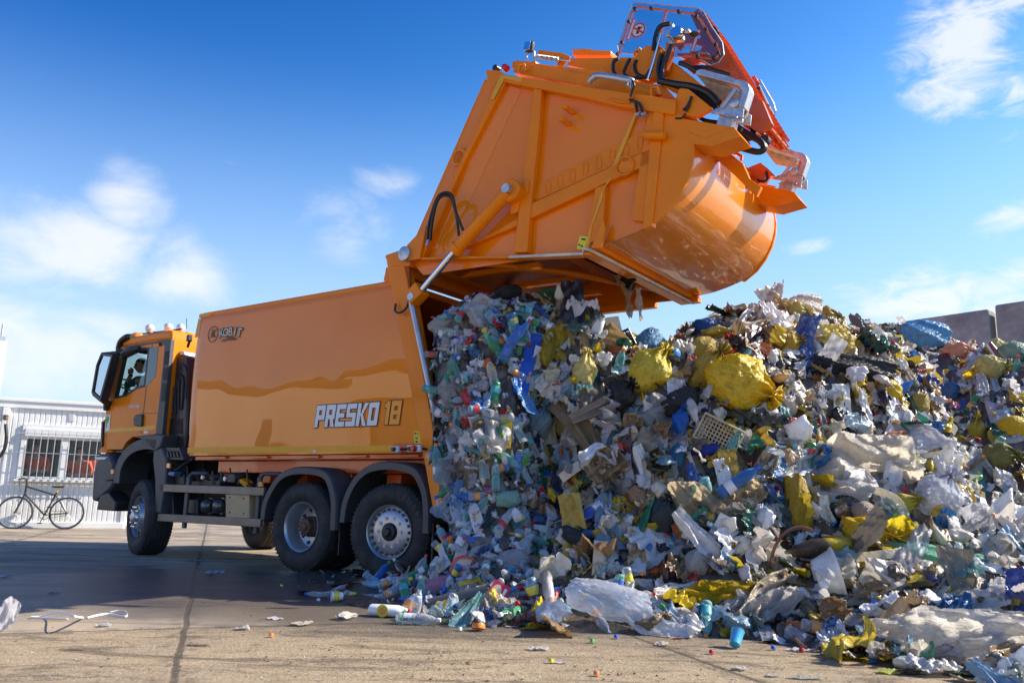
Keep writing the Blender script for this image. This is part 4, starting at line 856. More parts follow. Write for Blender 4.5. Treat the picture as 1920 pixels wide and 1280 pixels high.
# fist against the cheek
fist = MB(); pc = wr+Vector((-.005,.01,.055))
for k in range(4): b0 = pc+Vector((-.035+k*.004,-.02,.012-k*.019)); fist.tube(bez([b0+Vector((.03,-.01,0)), b0+Vector((.0,-.025,0)), b0+Vector((-.02,-.005,0)), b0+Vector((-.01,.018,0))],4), [.0095]*12+[.008], 8)
fist.tube(bez([wr+Vector((.01,0,.01)), pc+Vector((-.0,-.02,.03)), pc+Vector((-.03,-.015,.045))],4), [.013]*8+[.009], 8)
def pal(a, b): th = PI*a; ph = 2*PI*b; return (pc.x+.028*math.sin(th)*math.cos(ph), pc.y+.022*math.sin(th)*math.sin(ph), pc.z-.012+.05*math.cos(th))
fist.grid(10, 14, pal); fist.build('hand', M['skin'], drv, smooth=70)
mb = MB(); d = (wr-elb).normalized(); mb.tube([wr-d*.05, wr-d*.015], .034, 14); mb.build('wrist_watch', M['ink'], drv)
st = MB(); u, z = S(226, 722, .7)[0], S(226, 722, .7)[2]
c = Vector((u-.0,.85,z+.02)); ax = Vector((.5,0,.85)).normalized(); e1 = Vector((0,1,0)); e2 = ax.cross(e1)
st.tube([c+(e1*math.cos(k*PI/16)+e2*math.sin(k*PI/16))*.22 for k in range(33)], .016, 8, False); st.tube([c, c-ax*.35], .04); st.tube([c-e1*.2,c+e1*.2], .018); st.build('steering_wheel', M['black'], cab)
st = MB(); st.prism([(hip.x-.3,hip.z-.12),(hip.x+.2,hip.z-.16),(hip.x+.34,hip.z+.75),(hip.x+.24,hip.z+.78),(hip.x+.14,hip.z-.02)], .32, .82); st.build('seat', M['black'], cab, bevel=.04)
# ================================================================== THE SETTING
def ground_material():
    m, nt, b = nm('concrete_ground'); N = nt.nodes; L = nt.links
    tc = N.new('ShaderNodeTexCoord'); P = tc.outputs['Object']
    def mt(op, a, b_=None, c=None):
        n = N.new('ShaderNodeMath'); n.operation = op
        for i, q in enumerate((a, b_, c)):
            if q is None: continue
            if isinstance(q, (int, float)): n.inputs[i].default_value = q
            else: L.new(q, n.inputs[i])
        return n.outputs[0]
    def noi(sc, det=6, rough=.6, dist=0., sx=1., sy=1.):
        mp = N.new('ShaderNodeMapping'); mp.inputs['Rotation'].default_value = (0, 0, R(-19)); mp.inputs['Scale'].default_value = (sx, sy, 1); L.new(P, mp.inputs[0])
        n = N.new('ShaderNodeTexNoise'); n.inputs['Scale'].default_value = sc; n.inputs['Detail'].default_value = det; n.inputs['Roughness'].default_value = rough; n.inputs['Distortion'].default_value = dist
        L.new(mp.outputs[0], n.inputs['Vector']); return n.outputs[0]
    def ramp(v, a, b_, lo=0., hi=1.):
        r = N.new('ShaderNodeMapRange'); r.interpolation_type = 'SMOOTHSTEP'; L.new(v, r.inputs[0]); r.inputs[1].default_value = a; r.inputs[2].default_value = b_; r.inputs[3].default_value = lo; r.inputs[4].default_value = hi; return r.outputs[0]
    def mixc(f, a, b_):
        x = N.new('ShaderNodeMix'); x.data_type = 'RGBA'; L.new(f, x.inputs[0])
        for i, q in ((6, a), (7, b_)):
            if isinstance(q, tuple): x.inputs[i].default_value = (*q, 1)
            else: L.new(q, x.inputs[i])
        return x.outputs[2]
    sp = N.new('ShaderNodeSeparateXYZ'); L.new(P, sp.inputs[0])
    ss = mt('ADD', mt('MULTIPLY', sp.outputs[0], .943), mt('MULTIPLY', sp.outputs[1], .333))
    tt = mt('ADD', mt('MULTIPLY', sp.outputs[0], -.333), mt('MULTIPLY', sp.outputs[1], .943))
    wob = mt('MULTIPLY_ADD', noi(3., 5), .05, -.025)
    near = ramp(tt, 6.42, 6.36)                       # the gritty slab nearest the camera
    # joints
    def joint(coord, period, off, wd):
        f = mt('FRACT', mt('ADD', mt('DIVIDE', mt('ADD', coord, wob), period), off))
        d = mt('MULTIPLY', mt('ABSOLUTE', mt('SUBTRACT', f, .5)), period)
        return ramp(d, wd, wd*.35)
    wn = noi(2.1, 4)
    jt = joint(tt, 2.95, .5-6.4/2.95, .024)
    js = joint(ss, 3.0, .5+.12/3.0, .030)
    j = mt('MULTIPLY', mt('MAXIMUM', jt, js), ramp(wn, .25, .5, .55, 1.))
    jd = mt('MAXIMUM', joint(tt, 2.95, .5-6.4/2.95, .16), joint(ss, 3.0, .5+.12/3.0, .16))
    c = mixc(ramp(noi(.45, 6, .65, .6), .35, .65), (.46,.36,.245), (.31,.26,.195))
    c = mixc(mt('MULTIPLY', ramp(noi(1.6, 9, .7, 1., .35, 1.), .50, .72), .55), c, (.14,.125,.105))
    grit = ramp(noi(26, 8, .85), .47, .58)
    grit2 = ramp(noi(9, 9, .85, .6, .45, 1.), .485, .60)
    c = mixc(mt('MULTIPLY', mt('MULTIPLY', grit, near), .6), c, (.15,.11,.06))
    c = mixc(mt('MULTIPLY', mt('MULTIPLY', grit2, near), .75), c, (.12,.09,.05))
    c = mixc(mt('MULTIPLY', near, .35), c, (.56,.41,.23))
    pale = ramp(noi(60, 4, .6), .58, .70)
    c = mixc(mt('MULTIPLY', pale, .30), c, (.55,.46,.33))
    c = mixc(mt('MULTIPLY', ramp(noi(90, 3, .6), .60, .72), .5), c, (.07,.06,.045))
    # wet, dirty apron where the loads are tipped
    dx = mt('SUBTRACT', sp.outputs[0], .6); dy = mt('SUBTRACT', sp.outputs[1], 8.6)
    rr = mt('SQRT', mt('ADD', mt('MULTIPLY', mt('MULTIPLY', dx, dx), .18), mt('MULTIPLY', dy, dy)))
    wet = mt('MULTIPLY', ramp(mt('ADD', rr, mt('MULTIPLY', noi(1.1, 8, .7, .6), 1.3)), 3.9, 2.7), .85)
    blot = ramp(noi(2.6, 10, .82, 1.4, .28, 1.), .50, .58)
    c = mixc(mt('MULTIPLY', mt('MULTIPLY', blot, near), .72), c, (.105,.082,.05))
    track = mt('MULTIPLY', ramp(noi(1.2, 6, .6, .3, .05, 3.), .52, .60), mt('SUBTRACT', 1., near))
    c = mixc(mt('MULTIPLY', track, .5), c, (.12,.105,.085))
    c = mixc(wet, c, (.085,.075,.062))
    stain = ramp(mt('MULTIPLY', noi(1.3, 9, .72, 1.3, .3, 1.), ramp(tt, 6.6, 7.6)), .50, .60)
    c = mixc(mt('MULTIPLY', stain, .7), c, (.055,.05,.045))
    c = mixc(mt('MULTIPLY', jd, ramp(noi(7, 6, .7), .45, .62, 0, .6)), c, (.10,.085,.06))
    c = mixc(mt('MULTIPLY', j, .85), c, (.07,.055,.038))
    L.new(c, b.inputs['Base Color'])
    L.new(ramp(mt('ADD', wet, mt('MULTIPLY', stain, .5)), 0, 1, .85, .45), b.inputs['Roughness'])
    hgt = mt('SUBTRACT', mt('MULTIPLY', mt('ADD', noi(45, 5, .7), mt('MULTIPLY', noi(9, 5), .8)), mt('MULTIPLY_ADD', near, .022, .006)), mt('MULTIPLY', j, .006))
    bp = N.new('ShaderNodeBump'); bp.inputs['Distance'].default_value = 1.; bp.inputs['Strength'].default_value = .8; L.new(hgt, bp.inputs['Height']); L.new(bp.outputs[0], b.inputs['Normal'])
    return m
mb = MB(); mb.add([(-400,-150,0),(400,-150,0),(400,900,0),(-400,900,0)], [(0,1,2,3)])
tag(mb.build('ground', ground_material()), kind='structure')
# ---- office container
CA = R(23); C0 = Vector((-11.2, 18.2, 0)); ce = Vector((math.cos(CA), math.sin(CA), 0)); cn = Vector((-math.sin(CA), math.cos(CA), 0))
def Cp(px, py, d=0.):      # a pixel on the container front -> (along, height)
    r = ray(px, py); o = Vector((0, 0, H)); t = ((C0+cn*d-o).dot(cn))/r.dot(cn); p = o+r*t-C0; return (p.dot(ce), p.z)
CM = Matrix.Translation(C0) @ Matrix.Rotation(CA, 4, 'Z')
cont = empty('office_container', CM, 'low white ribbed site office container with a barred double window at the left edge', 'container')
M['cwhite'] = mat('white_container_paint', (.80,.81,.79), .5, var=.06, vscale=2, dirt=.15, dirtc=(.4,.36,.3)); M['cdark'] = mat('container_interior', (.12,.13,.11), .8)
x0 = -3.; x1 = Cp(227, 985)[0]; zt = 2.80
wl_, wr_ = Cp(37, 850)[0], Cp(215, 850)[0]; wb, wt = Cp(60, 898)[1], Cp(60, 795)[1]
def corr(mb, a, b, z0, z1):       # ribbed sheet
    n = max(2, int((b-a)/.105)); vs = []
    xs = []
    for i in range(n): s = a+(b-a)*i/n; k = (b-a)/n; xs += [(s, 0), (s+k*.68, 0), (s+k*.76, .014), (s+k*.92, .014)]
    xs.append((b, 0)); 
    for x, y in xs: vs += [(x, y, z0), (x, y, z1)]
    mb.add(vs, [(2*i, 2*i+2, 2*i+3, 2*i+1) for i in range(len(xs)-1)])
mb = MB(); corr(mb, x0, wl_, .10, 2.62); corr(mb, wl_, wr_, .10, wb); corr(mb, wl_, wr_, wt, 2.62); corr(mb, wr_, x1, .10, 2.62)
mb.bb((x1-.03,-.03,.0),(x1+.06,.12,2.8)); mb.bb((x1-.03,1.6,.0),(x1+.06,2.4,2.8)); mb.bb((x1-.03,.12,2.45),(x1+.06,1.6,2.8)); mb.bb((x1-.03,.12,.0),(x1+.06,1.6,.18)); mb.bb((x0,2.35,.1),(x1,2.4,2.7)); mb.build('wall', M['cwhite'], cont, smooth=20)  # end-wall doorway added out of sight so sunlight reaches the people inside
mb = MB(); mb.bb((x0,-.05,2.62),(x1+.08,2.45,2.80)); mb.bb((x0,-.08,2.76),(x1+.1,-.051,2.83)); mb.build('roof', M['cwhite'], cont, bevel=.01)
mb = MB(); mb.bb((x0,-.04,.0),(x1+.05,.2,.14)); mb.build('base_rail', M['cwhite'], cont, bevel=.01)
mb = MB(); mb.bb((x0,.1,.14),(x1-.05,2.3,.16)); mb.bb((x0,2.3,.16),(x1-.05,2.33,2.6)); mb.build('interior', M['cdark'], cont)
wx = [wl_, Cp(112,850)[0], Cp(125,850)[0], wr_]
wf = MB(); ws_ = Cp(60, 822)[1]; wb2 = Cp(60, 893)[1]
wf.bb((wl_,-.05,wb),(wr_,.06,wb2)); wf.bb((wl_,-.05,ws_),(wr_,.06,wt)); p1_ = Cp(45,860)[0]; p2_ = Cp(111,860)[0]; p3_ = Cp(127,860)[0]; p4_ = Cp(188,860)[0]
for a, b in ((wl_,p1_),(p2_,p3_),(p4_,wr_)): wf.bb((a,-.048,wb2),(b,.058,ws_))
wfo = wf.build('window_frame', M['cwhite'], cont, bevel=.006)
mb = MB(); mb.bb((wl_+.06,-.09,Cp(60,818)[1]),(wr_-.05,-.051,Cp(60,803)[1])); mb.build('shutter_box', M['cwhite'], cont, bevel=.01)
mb = MB(); mb.bb((wl_-.08,-.13,wb-.05),(wr_+.05,-.05,wb)); mb.build('window_sill', M['cwhite'], cont, bevel=.006)
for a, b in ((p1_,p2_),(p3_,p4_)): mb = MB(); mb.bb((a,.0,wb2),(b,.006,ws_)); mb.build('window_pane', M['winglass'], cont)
mb = MB()
for k in range(13): x = Cp(48+k*13.2,860)[0]; mb.tube([(x,-.19,wb-.02),(x,-.19,Cp(60,806)[1])], .009, 6)
for y in (813, 849, 895): z = Cp(60, y)[1]; mb.tube([(wl_-.12,-.19,z),(wr_,-.19,z)], .008, 6)
for x, z in ((wl_+.02,wb+.05),(wl_+.02,ws_+.1),(wr_-.04,wb+.05)): mb.tube([(x,-.19,z),(x,0,z)], .01, 6)
mb.build('window_bars', M['steel'], cont)
mb = MB(); a = Cp(8,765); b = Cp(19,780); mb.bb((a[0],-.2,b[1]),(b[0],0,a[1])); lo = mb.build('wall_lamp', M['cwhite'], cont, bevel=.02)
mb = MB(); mb.bb((a[0]+.03,-.18,b[1]-.1),(b[0]-.03,-.04,b[1]-.002)); mb.build('lamp_glass', M['brown'], lo, bevel=.02)
mb = MB(); mb.tube(bez([(Cp(12,795)[0],-.1,Cp(12,795)[1]),(Cp(13,830)[0],-.12,Cp(12,828)[1]),(Cp(5,852)[0],-.14,Cp(5,852)[1]),(Cp(-10,862)[0],-.14,Cp(-8,862)[1])]), .035, 10); mb.build('black_hose', M['hose'], cont)
mb = MB()
for k in range(5): a = Cp(130,773+k*3.4); b = Cp(140,775+k*3.4); mb.bb((a[0],-.02,b[1]),(b[0],.0,a[1]))
mb.build('vent_grille', M['cwhite'], cont)
mb = MB(); a = Cp(150,862,.9); b = Cp(180,893,.9); mb.bb((a[0],.9,b[1]),(b[0],1.3,a[1])); tag(mb.build('red_crate', M['red'], xf=CM, bevel=.02), 'red crate inside the office container behind the right window pane', 'crate')
def seated(px, py, label, flip):
    s, z = Cp(px, py, .5); J = [(0,0,-.35,.16,.12),(0,0,-.12,.15,.11),(0,0,.06,.17,.11),(0,-.01,.15,.06),(0,-.02,.22,.05),(.2,-.02,.07,.055),(.27,-.1,-.18,.045),(.12*flip,-.32,-.22,.035),(-.2,-.02,.07,.055),(-.27,-.1,-.18,.045),(-.12,-.32,-.2,.035),(.1,-.3,-.38,.08),(.1,-.34,-.75,.05),(-.1,-.3,-.38,.08),(-.1,-.34,-.75,.05)]
    E2 = [(0,1),(1,2),(2,3),(3,4),(2,5),(5,6),(6,7),(2,8),(8,9),(9,10),(0,11),(11,12),(0,13),(13,14)]
    vest = ([tuple(list(q[:3])+[x*1.28 for x in q[3:]]) for q in J[:3]]+[(.20,-.02,.07,.085),(.265,-.09,-.14,.062),(-.20,-.02,.07,.085),(-.265,-.09,-.14,.062)], [(0,1),(1,2),(2,3),(3,4),(2,5),(5,6)], M['vest'])
    p = person(CM @ Matrix.Translation((s, .5, z)), label, vest, (R(12), 0, R(20*flip)), J, E2, (0,-.03,.33))
    sl = skin_body('trousers', [tuple(list(q[:3])+[x*1.1 for x in q[3:]]) for q in [J[0]]+J[11:]], [(0,1),(1,2),(0,3),(3,4)], M['teal_cloth']); sl.parent = p
seated(66, 866, 'seated person in an orange vest behind the left window pane', 1); seated(148, 874, 'seated person in an orange vest behind the right window pane', -1)
# ---- bicycle leaning on the container
def Bp(px, py): s, z = Cp(px, py, -.32); return Vector((s, -.32, z))
bk = empty('bicycle', CM, 'black and silver trekking bicycle leaning against the white office container', 'bicycle')
def off(v, d): return Vector((v.x, v.y+d, v.z))
for (x, y) in ((28,961),(125,963)):
    c = Bp(x, y); c.z = .345; e = bpy.data.objects.new('wheel', None); col.objects.link(e); e.parent = bk; e.matrix_local = Matrix.Translation(c)
    k = MB(); k.tube([(.33*math.cos(a*PI/24),0,.33*math.sin(a*PI/24)) for a in range(49)], .019, 8, False); k.build('tyre', M['rubber'], e)
    k = MB(); k.tube([(.306*math.cos(a*PI/24),0,.306*math.sin(a*PI/24)) for a in range(49)], .010, 8, False); k.build('rim', M['chrome'], e)
    k = MB(); 
    for a in range(28): k.tube([(0,(-1)**a*.03,0),(.3*math.cos(a*2*PI/28),0,.3*math.sin(a*2*PI/28))], .0022, 4, False)
    k.build('spokes', M['silver'], e); k = MB(); k.tube([(0,-.05,0),(0,.05,0)], .022, 10); k.build('hub', M['ink'], e)
hT, hB, sC, bB = Bp(51,912), Bp(47,925), Bp(104,928), Bp(83,968); fw_ = Bp(28,961); fw_.z = .345; rw_ = Bp(125,963); rw_.z = .345; bB.z = .30
mb = MB(); mb.tube([hT, sC], .018, 10); mb.tube([hB, bB], .021, 10); mb.tube([sC+Vector((.02,0,.06)), bB], .018, 10); mb.tube([hT+Vector((-.01,0,.05)), hB], .022, 10)
for s_ in (-1, 1): mb.tube([off(sC, .02*s_), off(rw_, .06*s_)], .010, 8); mb.tube([off(bB, .02*s_), off(rw_, .06*s_)], .012, 8)
mb.build('frame', M['chassis'], bk)
mb = MB()
for s_ in (-1, 1): mb.tube([off(hB, .05*s_), off(fw_, .055*s_)], .016, 8)
mb.tube([off(hB, -.05), off(hB, .05)], .018, 8); mb.build('fork', M['ink'], bk)
hb = hT+Vector((-.03,0,.16)); mb = MB(); mb.tube([hT+Vector((-.01,0,.04)), hb], .016, 8); mb.tube([off(hb,-.02)+Vector((.0,-.26,.02)), hb, off(hb,.02)+Vector((.0,.24,.02))], .013, 8); mb.tube([hb+Vector((0,-.26,.02)), hb+Vector((-.12,-.24,.0))], .014, 8); mb.tube(bez([hb+Vector((0,-.1,0)), hb+Vector((-.12,-.08,-.05)), hT+Vector((-.1,-.03,-.12))],5), .005, 6); mb.build('handlebar', M['ink'], bk)
st_ = sC+Vector((.03,0,.17)); mb = MB(); mb.tube([sC+Vector((.02,0,.05)), st_], .014, 8); mb.build('seat_post', M['yellow'], bk)
mb = MB(); mb.add([(st_.x+a, st_.y+b, st_.z+c) for a, b, c in ((-.16,0,.03),(-.05,-.035,.03),(.1,-.08,.04),(.14,0,.05),(.1,.08,.04),(-.05,.035,.03),(-.1,0,-.01),(.1,0,-.01))], [(0,1,2,3,4,5),(0,6,1),(1,6,7,2),(2,7,3),(3,7,4),(4,7,6,5),(5,6,0)]); mb.build('saddle', M['ink'], bk, bevel=.01)
mb = MB(); mb.lathe([(.095,-.01),(.085,-.012),(.085,.0),(.095,0)], off(bB,-.05), (0,1,0), 24); mb.tube([off(bB,-.06), off(bB,.06)], .02, 8); mb.tube([off(bB,-.08), off(bB,-.08)+Vector((-.06,0,-.16))], .010, 6); mb.tube([off(bB,.08), off(bB,.08)+Vector((.06,0,.16))], .010, 6); mb.box(off(bB,-.13)+Vector((-.06,0,-.17)),(.09,.08,.02)); mb.box(off(bB,.13)+Vector((.06,0,.17)),(.09,.08,.02))
mb.tube([off(bB,-.05)+Vector((0,0,.09)), off(rw_,-.04)+Vector((0,0,.04))], .004, 4); mb.tube([off(bB,-.05)-Vector((0,0,.09)), off(rw_,-.04)-Vector((0,0,.04))], .004, 4); mb.build('drivetrain', M['ink'], bk)
# ---- tall building far left, retaining wall far right
p = At(13,645,46); q = At(3,745,46)
tb = empty('tower_block', Matrix.Translation((p.x, 46, 0)) @ Matrix.Rotation(R(34), 4, 'Z') @ Matrix.Translation((-7, 0, 0)), 'tall pale tower with a small roof antenna cut off by the left edge', 'building')
zt2 = p.z; mb = MB(); mb.bb((0,0,0),(7-.55,9,zt2)); mb.build('wall', mat('tower_wall', (.42,.38,.33), .7, var=.15, vscale=1.5), tb)
mb = MB(); mb.bb((6.46,-.1,0),(7,9,zt2+.15)); mb.bb((0,-.1,zt2+.02),(6.4,9,zt2+.2)); mb.build('corner_pillar', M['cwhite'], tb)
mb = MB(); mb.bb((6.5,.2,zt2+.2),(6.9,.6,zt2+.45)); mb.tube([(6.7,.4,zt2+.4),(6.7,.4,zt2+1.2)], .06); mb.build('antenna', M['steel'], tb)
M['conc'] = mat('old_concrete', (.38,.38,.37), .85, var=.25, vscale=3, dirt=.75, dirtc=(.15,.15,.145), bump=.03, bscale=9)
tk = (At(1872,587,14.25)); wd = Vector((-.63,.77,0)).normalized(); ang = math.atan2(wd.y, wd.x)
for i, (s0, s1) in enumerate(((-1.65,-.10),(0,1.55),(1.65,3.2),(3.3,4.85))):
    mb = MB(); mb.bb((s0,-.0,0),(s1,.45,4.38+(.05 if i == 0 else 0))); o = mb.build('concrete_wall_panel', M['conc'], xf=Matrix.Translation((tk.x,tk.y,0)) @ Matrix.Rotation(ang, 4, 'Z') @ Matrix.Scale(1, 4), bevel=.04)
    tag(o, ['tall weathered concrete wall panel at the right edge, right of the gap','tall weathered concrete wall panel just left of the gap in the wall','concrete wall panel mostly hidden behind the refuse, two left of the gap','concrete wall panel hidden behind the refuse, farthest from the gap'][i], 'wall panel', 'concrete panels behind the refuse')

# simplified buildings added out of view, so the truck's paint has something to mirror
wh = empty('reflection_buildings', Matrix.Translation((-27, -4, 0)), 'pale simplified buildings added out of view, mirrored in the side of the truck body', 'building')
W1 = mat('reflection_wall', (.62,.58,.50), .7, var=.1); W2 = mat('reflection_roof', (.10,.07,.06), .7)
for x0_, y0_, x1_, y1_, h_ in ((0,-12,-9,-1,3.4),(4,2,-4,7.5,2.6),(-2,9,-12,17,4.6),(-9,-1,-16,9,6.2)):
    mb = MB(); mb.bb((x0_,y0_,0),(x1_,y1_,h_)); mb.build('wall', W1, wh); mb = MB(); mb.bb((x0_+.3,y0_-.3,h_),(x1_-.3,y1_+.3,h_+.45)); mb.build('roof', W2, wh)
W3 = mat('reflection_door', (.06,.08,.10), .5)
for x_, y_, h_ in ((0,-6.5,1.6),(-2,12,2.2)):
    mb = MB(); mb.bb((x_+.02,y_,.0),(x_+.06,y_+1.6,h_)); mb.build('roller_door', W3, wh)
def ridge_noise(P, k, f, amp, r):
    out = np.zeros(len(P))
    for i in range(k):
        d = r.normal(size=3); d /= np.linalg.norm(d); e = r.normal(size=3)*.6
        ph = r.uniform(0, 6.28); ff = f*r.uniform(.6, 1.6)
        out += amp/k**.5*(1-2*np.abs(np.sin(ff*(P@d)+1.3*np.sin(ff*.5*(P@e))+ph)))
    return out
# ------------------------------------------------------------------ limp plastic: short cloth simulations give the folds
sim_scene = bpy.data.scenes.new('cloth_sim')
def cloth(rest, start, Fc, frames=18, pressure=0., pins=None, grav=0., stiff=6., bend=.04, damp=2., shrink=0.):
    me = bpy.data.meshes.new('cloth_proto'); me.from_pydata([tuple(map(float, p)) for p in start], [], Fc); o = bpy.data.objects.new('cloth_proto', me); sim_scene.collection.objects.link(o)
    o.shape_key_add(name='Basis'); k = o.shape_key_add(name='rest'); k.data.foreach_set('co', np.asarray(rest, np.float32).ravel()); k.value = 0
    if pins is not None:
        vg = o.vertex_groups.new(name='pin'); vg.add([int(i) for i in pins], 1., 'REPLACE')
    m = o.modifiers.new('cloth', 'CLOTH'); s = m.settings; s.quality = 4; s.mass = .1; s.tension_stiffness = stiff; s.compression_stiffness = stiff; s.shear_stiffness = stiff*.3; s.bending_stiffness = bend
    s.air_damping = 3; s.tension_damping = damp; s.compression_damping = damp; s.shear_damping = damp; s.effector_weights.gravity = grav; s.rest_shape_key = k; s.shrink_min = shrink
    if pressure: s.use_pressure = True; s.uniform_pressure_force = pressure
    if pins is not None: s.vertex_group_mass = 'pin'
    m.collision_settings.use_collision = False; m.point_cache.frame_start = 1; m.point_cache.frame_end = frames
    for f in range(1, frames+1): sim_scene.frame_set(f)
    ev = o.evaluated_get(sim_scene.view_layers[0].depsgraph); P = np.empty(len(ev.data.vertices)*3, np.float32); ev.data.vertices.foreach_get('co', P); P = P.reshape(-1, 3).astype(float)
    bpy.data.objects.remove(o); bpy.data.meshes.remove(me)
    if not np.isfinite(P).all() or np.abs(P).max() > 6: return np.asarray(start, float)
    return P
def gridF(nu, nv): return [(i*nv+j, (i+1)*nv+j, (i+1)*nv+j+1, i*nv+j+1) for i in range(nu-1) for j in range(nv-1)]
def sim_sheet(r, nu, nv, asp, squash, frames=16, zamp=.12, round_=.0):
    u, v = np.meshgrid(np.linspace(-.5, .5, nu), np.linspace(-.5, .5, nv), indexing='ij'); A = np.stack([u.ravel()*asp, v.ravel(), 0*u.ravel()], 1)
    if round_: A[:, :2] *= (1-round_*(np.abs(u.ravel()*v.ravel())*4)**1.5)[:, None]*(1+.08*np.sin(5*np.arctan2(v.ravel(), u.ravel())+r.uniform(0, 6)))[:, None]
    st = A.copy(); st[:, 0] *= squash[0]; st[:, 1] *= squash[1]; st[:, 2] = ridge_noise(A, 4, 4, zamp, r)+ridge_noise(A, 3, 10, zamp*.4, r)
    st[:, :2] += r.normal(size=(len(A), 2))*.004
    return cloth(A, st, gridF(nu, nv), frames, 0., None, 0., 8., .02), gridF(nu, nv)
def sim_drape(r, nu, nv, asp, pinch=.35, frames=18):
    # hung from its top edge (x = -asp/2), falling along +x
    u, v = np.meshgrid(np.linspace(0, 1, nu), np.linspace(-.5, .5, nv), indexing='ij'); A = np.stack([(u.ravel()-.5)*asp, v.ravel(), 0*u.ravel()], 1)
    st = A.copy(); w = pinch+(1-pinch)*u.ravel()*r.uniform(.3, .8); st[:, 1] *= w; q = v.ravel()+.12*np.sin(u.ravel()*4+r.uniform(0, 6)); z_ = sum(np.sin(q*r.uniform(4, 22)+r.uniform(0, 6)+u.ravel()*r.uniform(-5, 5))*r.uniform(.3, 1) for _ in range(4)); st[:, 2] = .06*(1-w)*z_+ridge_noise(A, 3, 5, .05, r)+.01*r.normal(size=len(A))
    st[:, 1] += .10*np.sin(u.ravel()*r.uniform(2, 5)+r.uniform(0, 6)); pins = [j for j in range(nv)]
    return cloth(A, st, gridF(nu, nv), frames, 0., pins, 0., 8., .02), gridF(nu, nv)
def sim_bag(r, n, asp, press, squash=.82, neck=True, frames=20, big=1.):
    rs = []; ss = []; idx = {}; Fc = []
    for s in (0, 1):
        for i in range(n):
            for j in range(n):
                e = i in (0, n-1) or j in (0, n-1)
                if s and e: idx[s, i, j] = idx[0, i, j]; continue
                x = (i/(n-1)-.5)*asp; y = j/(n-1)-.5; idx[s, i, j] = len(rs)
                rs.append((x, y, 0 if e else (.01 if s else -.01)))
                t = (i/(n-1)); z0 = (.16 if s else -.16)*math.sin(PI*t)**.6*math.sin(PI*(y+.5))**.6
                k = squash; yy = y*k
                if neck:                      # gathered at x = +: a tuft beyond the tie
                    tie = .86; g = min(1, max(0, (abs(t-tie))/.30)) if t < tie else min(1, (t-tie)/.14)*.55
                    f = .10+(1-.10)*g**.8; yy *= f; z0 = z0*f+(.05 if s else -.05)*(1-g)*math.sin((y+.5)*22)*1.
                ss.append((x*k, yy, z0))
        for i in range(n-1):
            for j in range(n-1):
                f = (idx[s, i, j], idx[s, i+1, j], idx[s, i+1, j+1], idx[s, i, j+1]); Fc.append(f if s else f[::-1])
    rs = np.array(rs)*big; ss = np.array(ss)
    q_ = 1-.22*(np.abs(rs[:, 0]/asp*rs[:, 1])*4)**1.3; rs[:, :2] *= q_[:, None]; ss[:, :2] *= q_[:, None]; ss += r.normal(size=ss.shape)*.005; ss[:, 2] += ridge_noise(rs, 3, 5, .03, r)
    pins = [k for (s, i, j), k in idx.items() if neck and abs(i/(n-1)-.86) < .5/(n-1)+.001]
    P = cloth(rs, ss, Fc, frames, press, pins if pins else None, 0., 7., .03)
    return P, Fc

def norm3(P):
    lo, hi = P.min(0), P.max(0); return (P-(lo+hi)/2)/np.maximum(hi-lo, 1e-4)
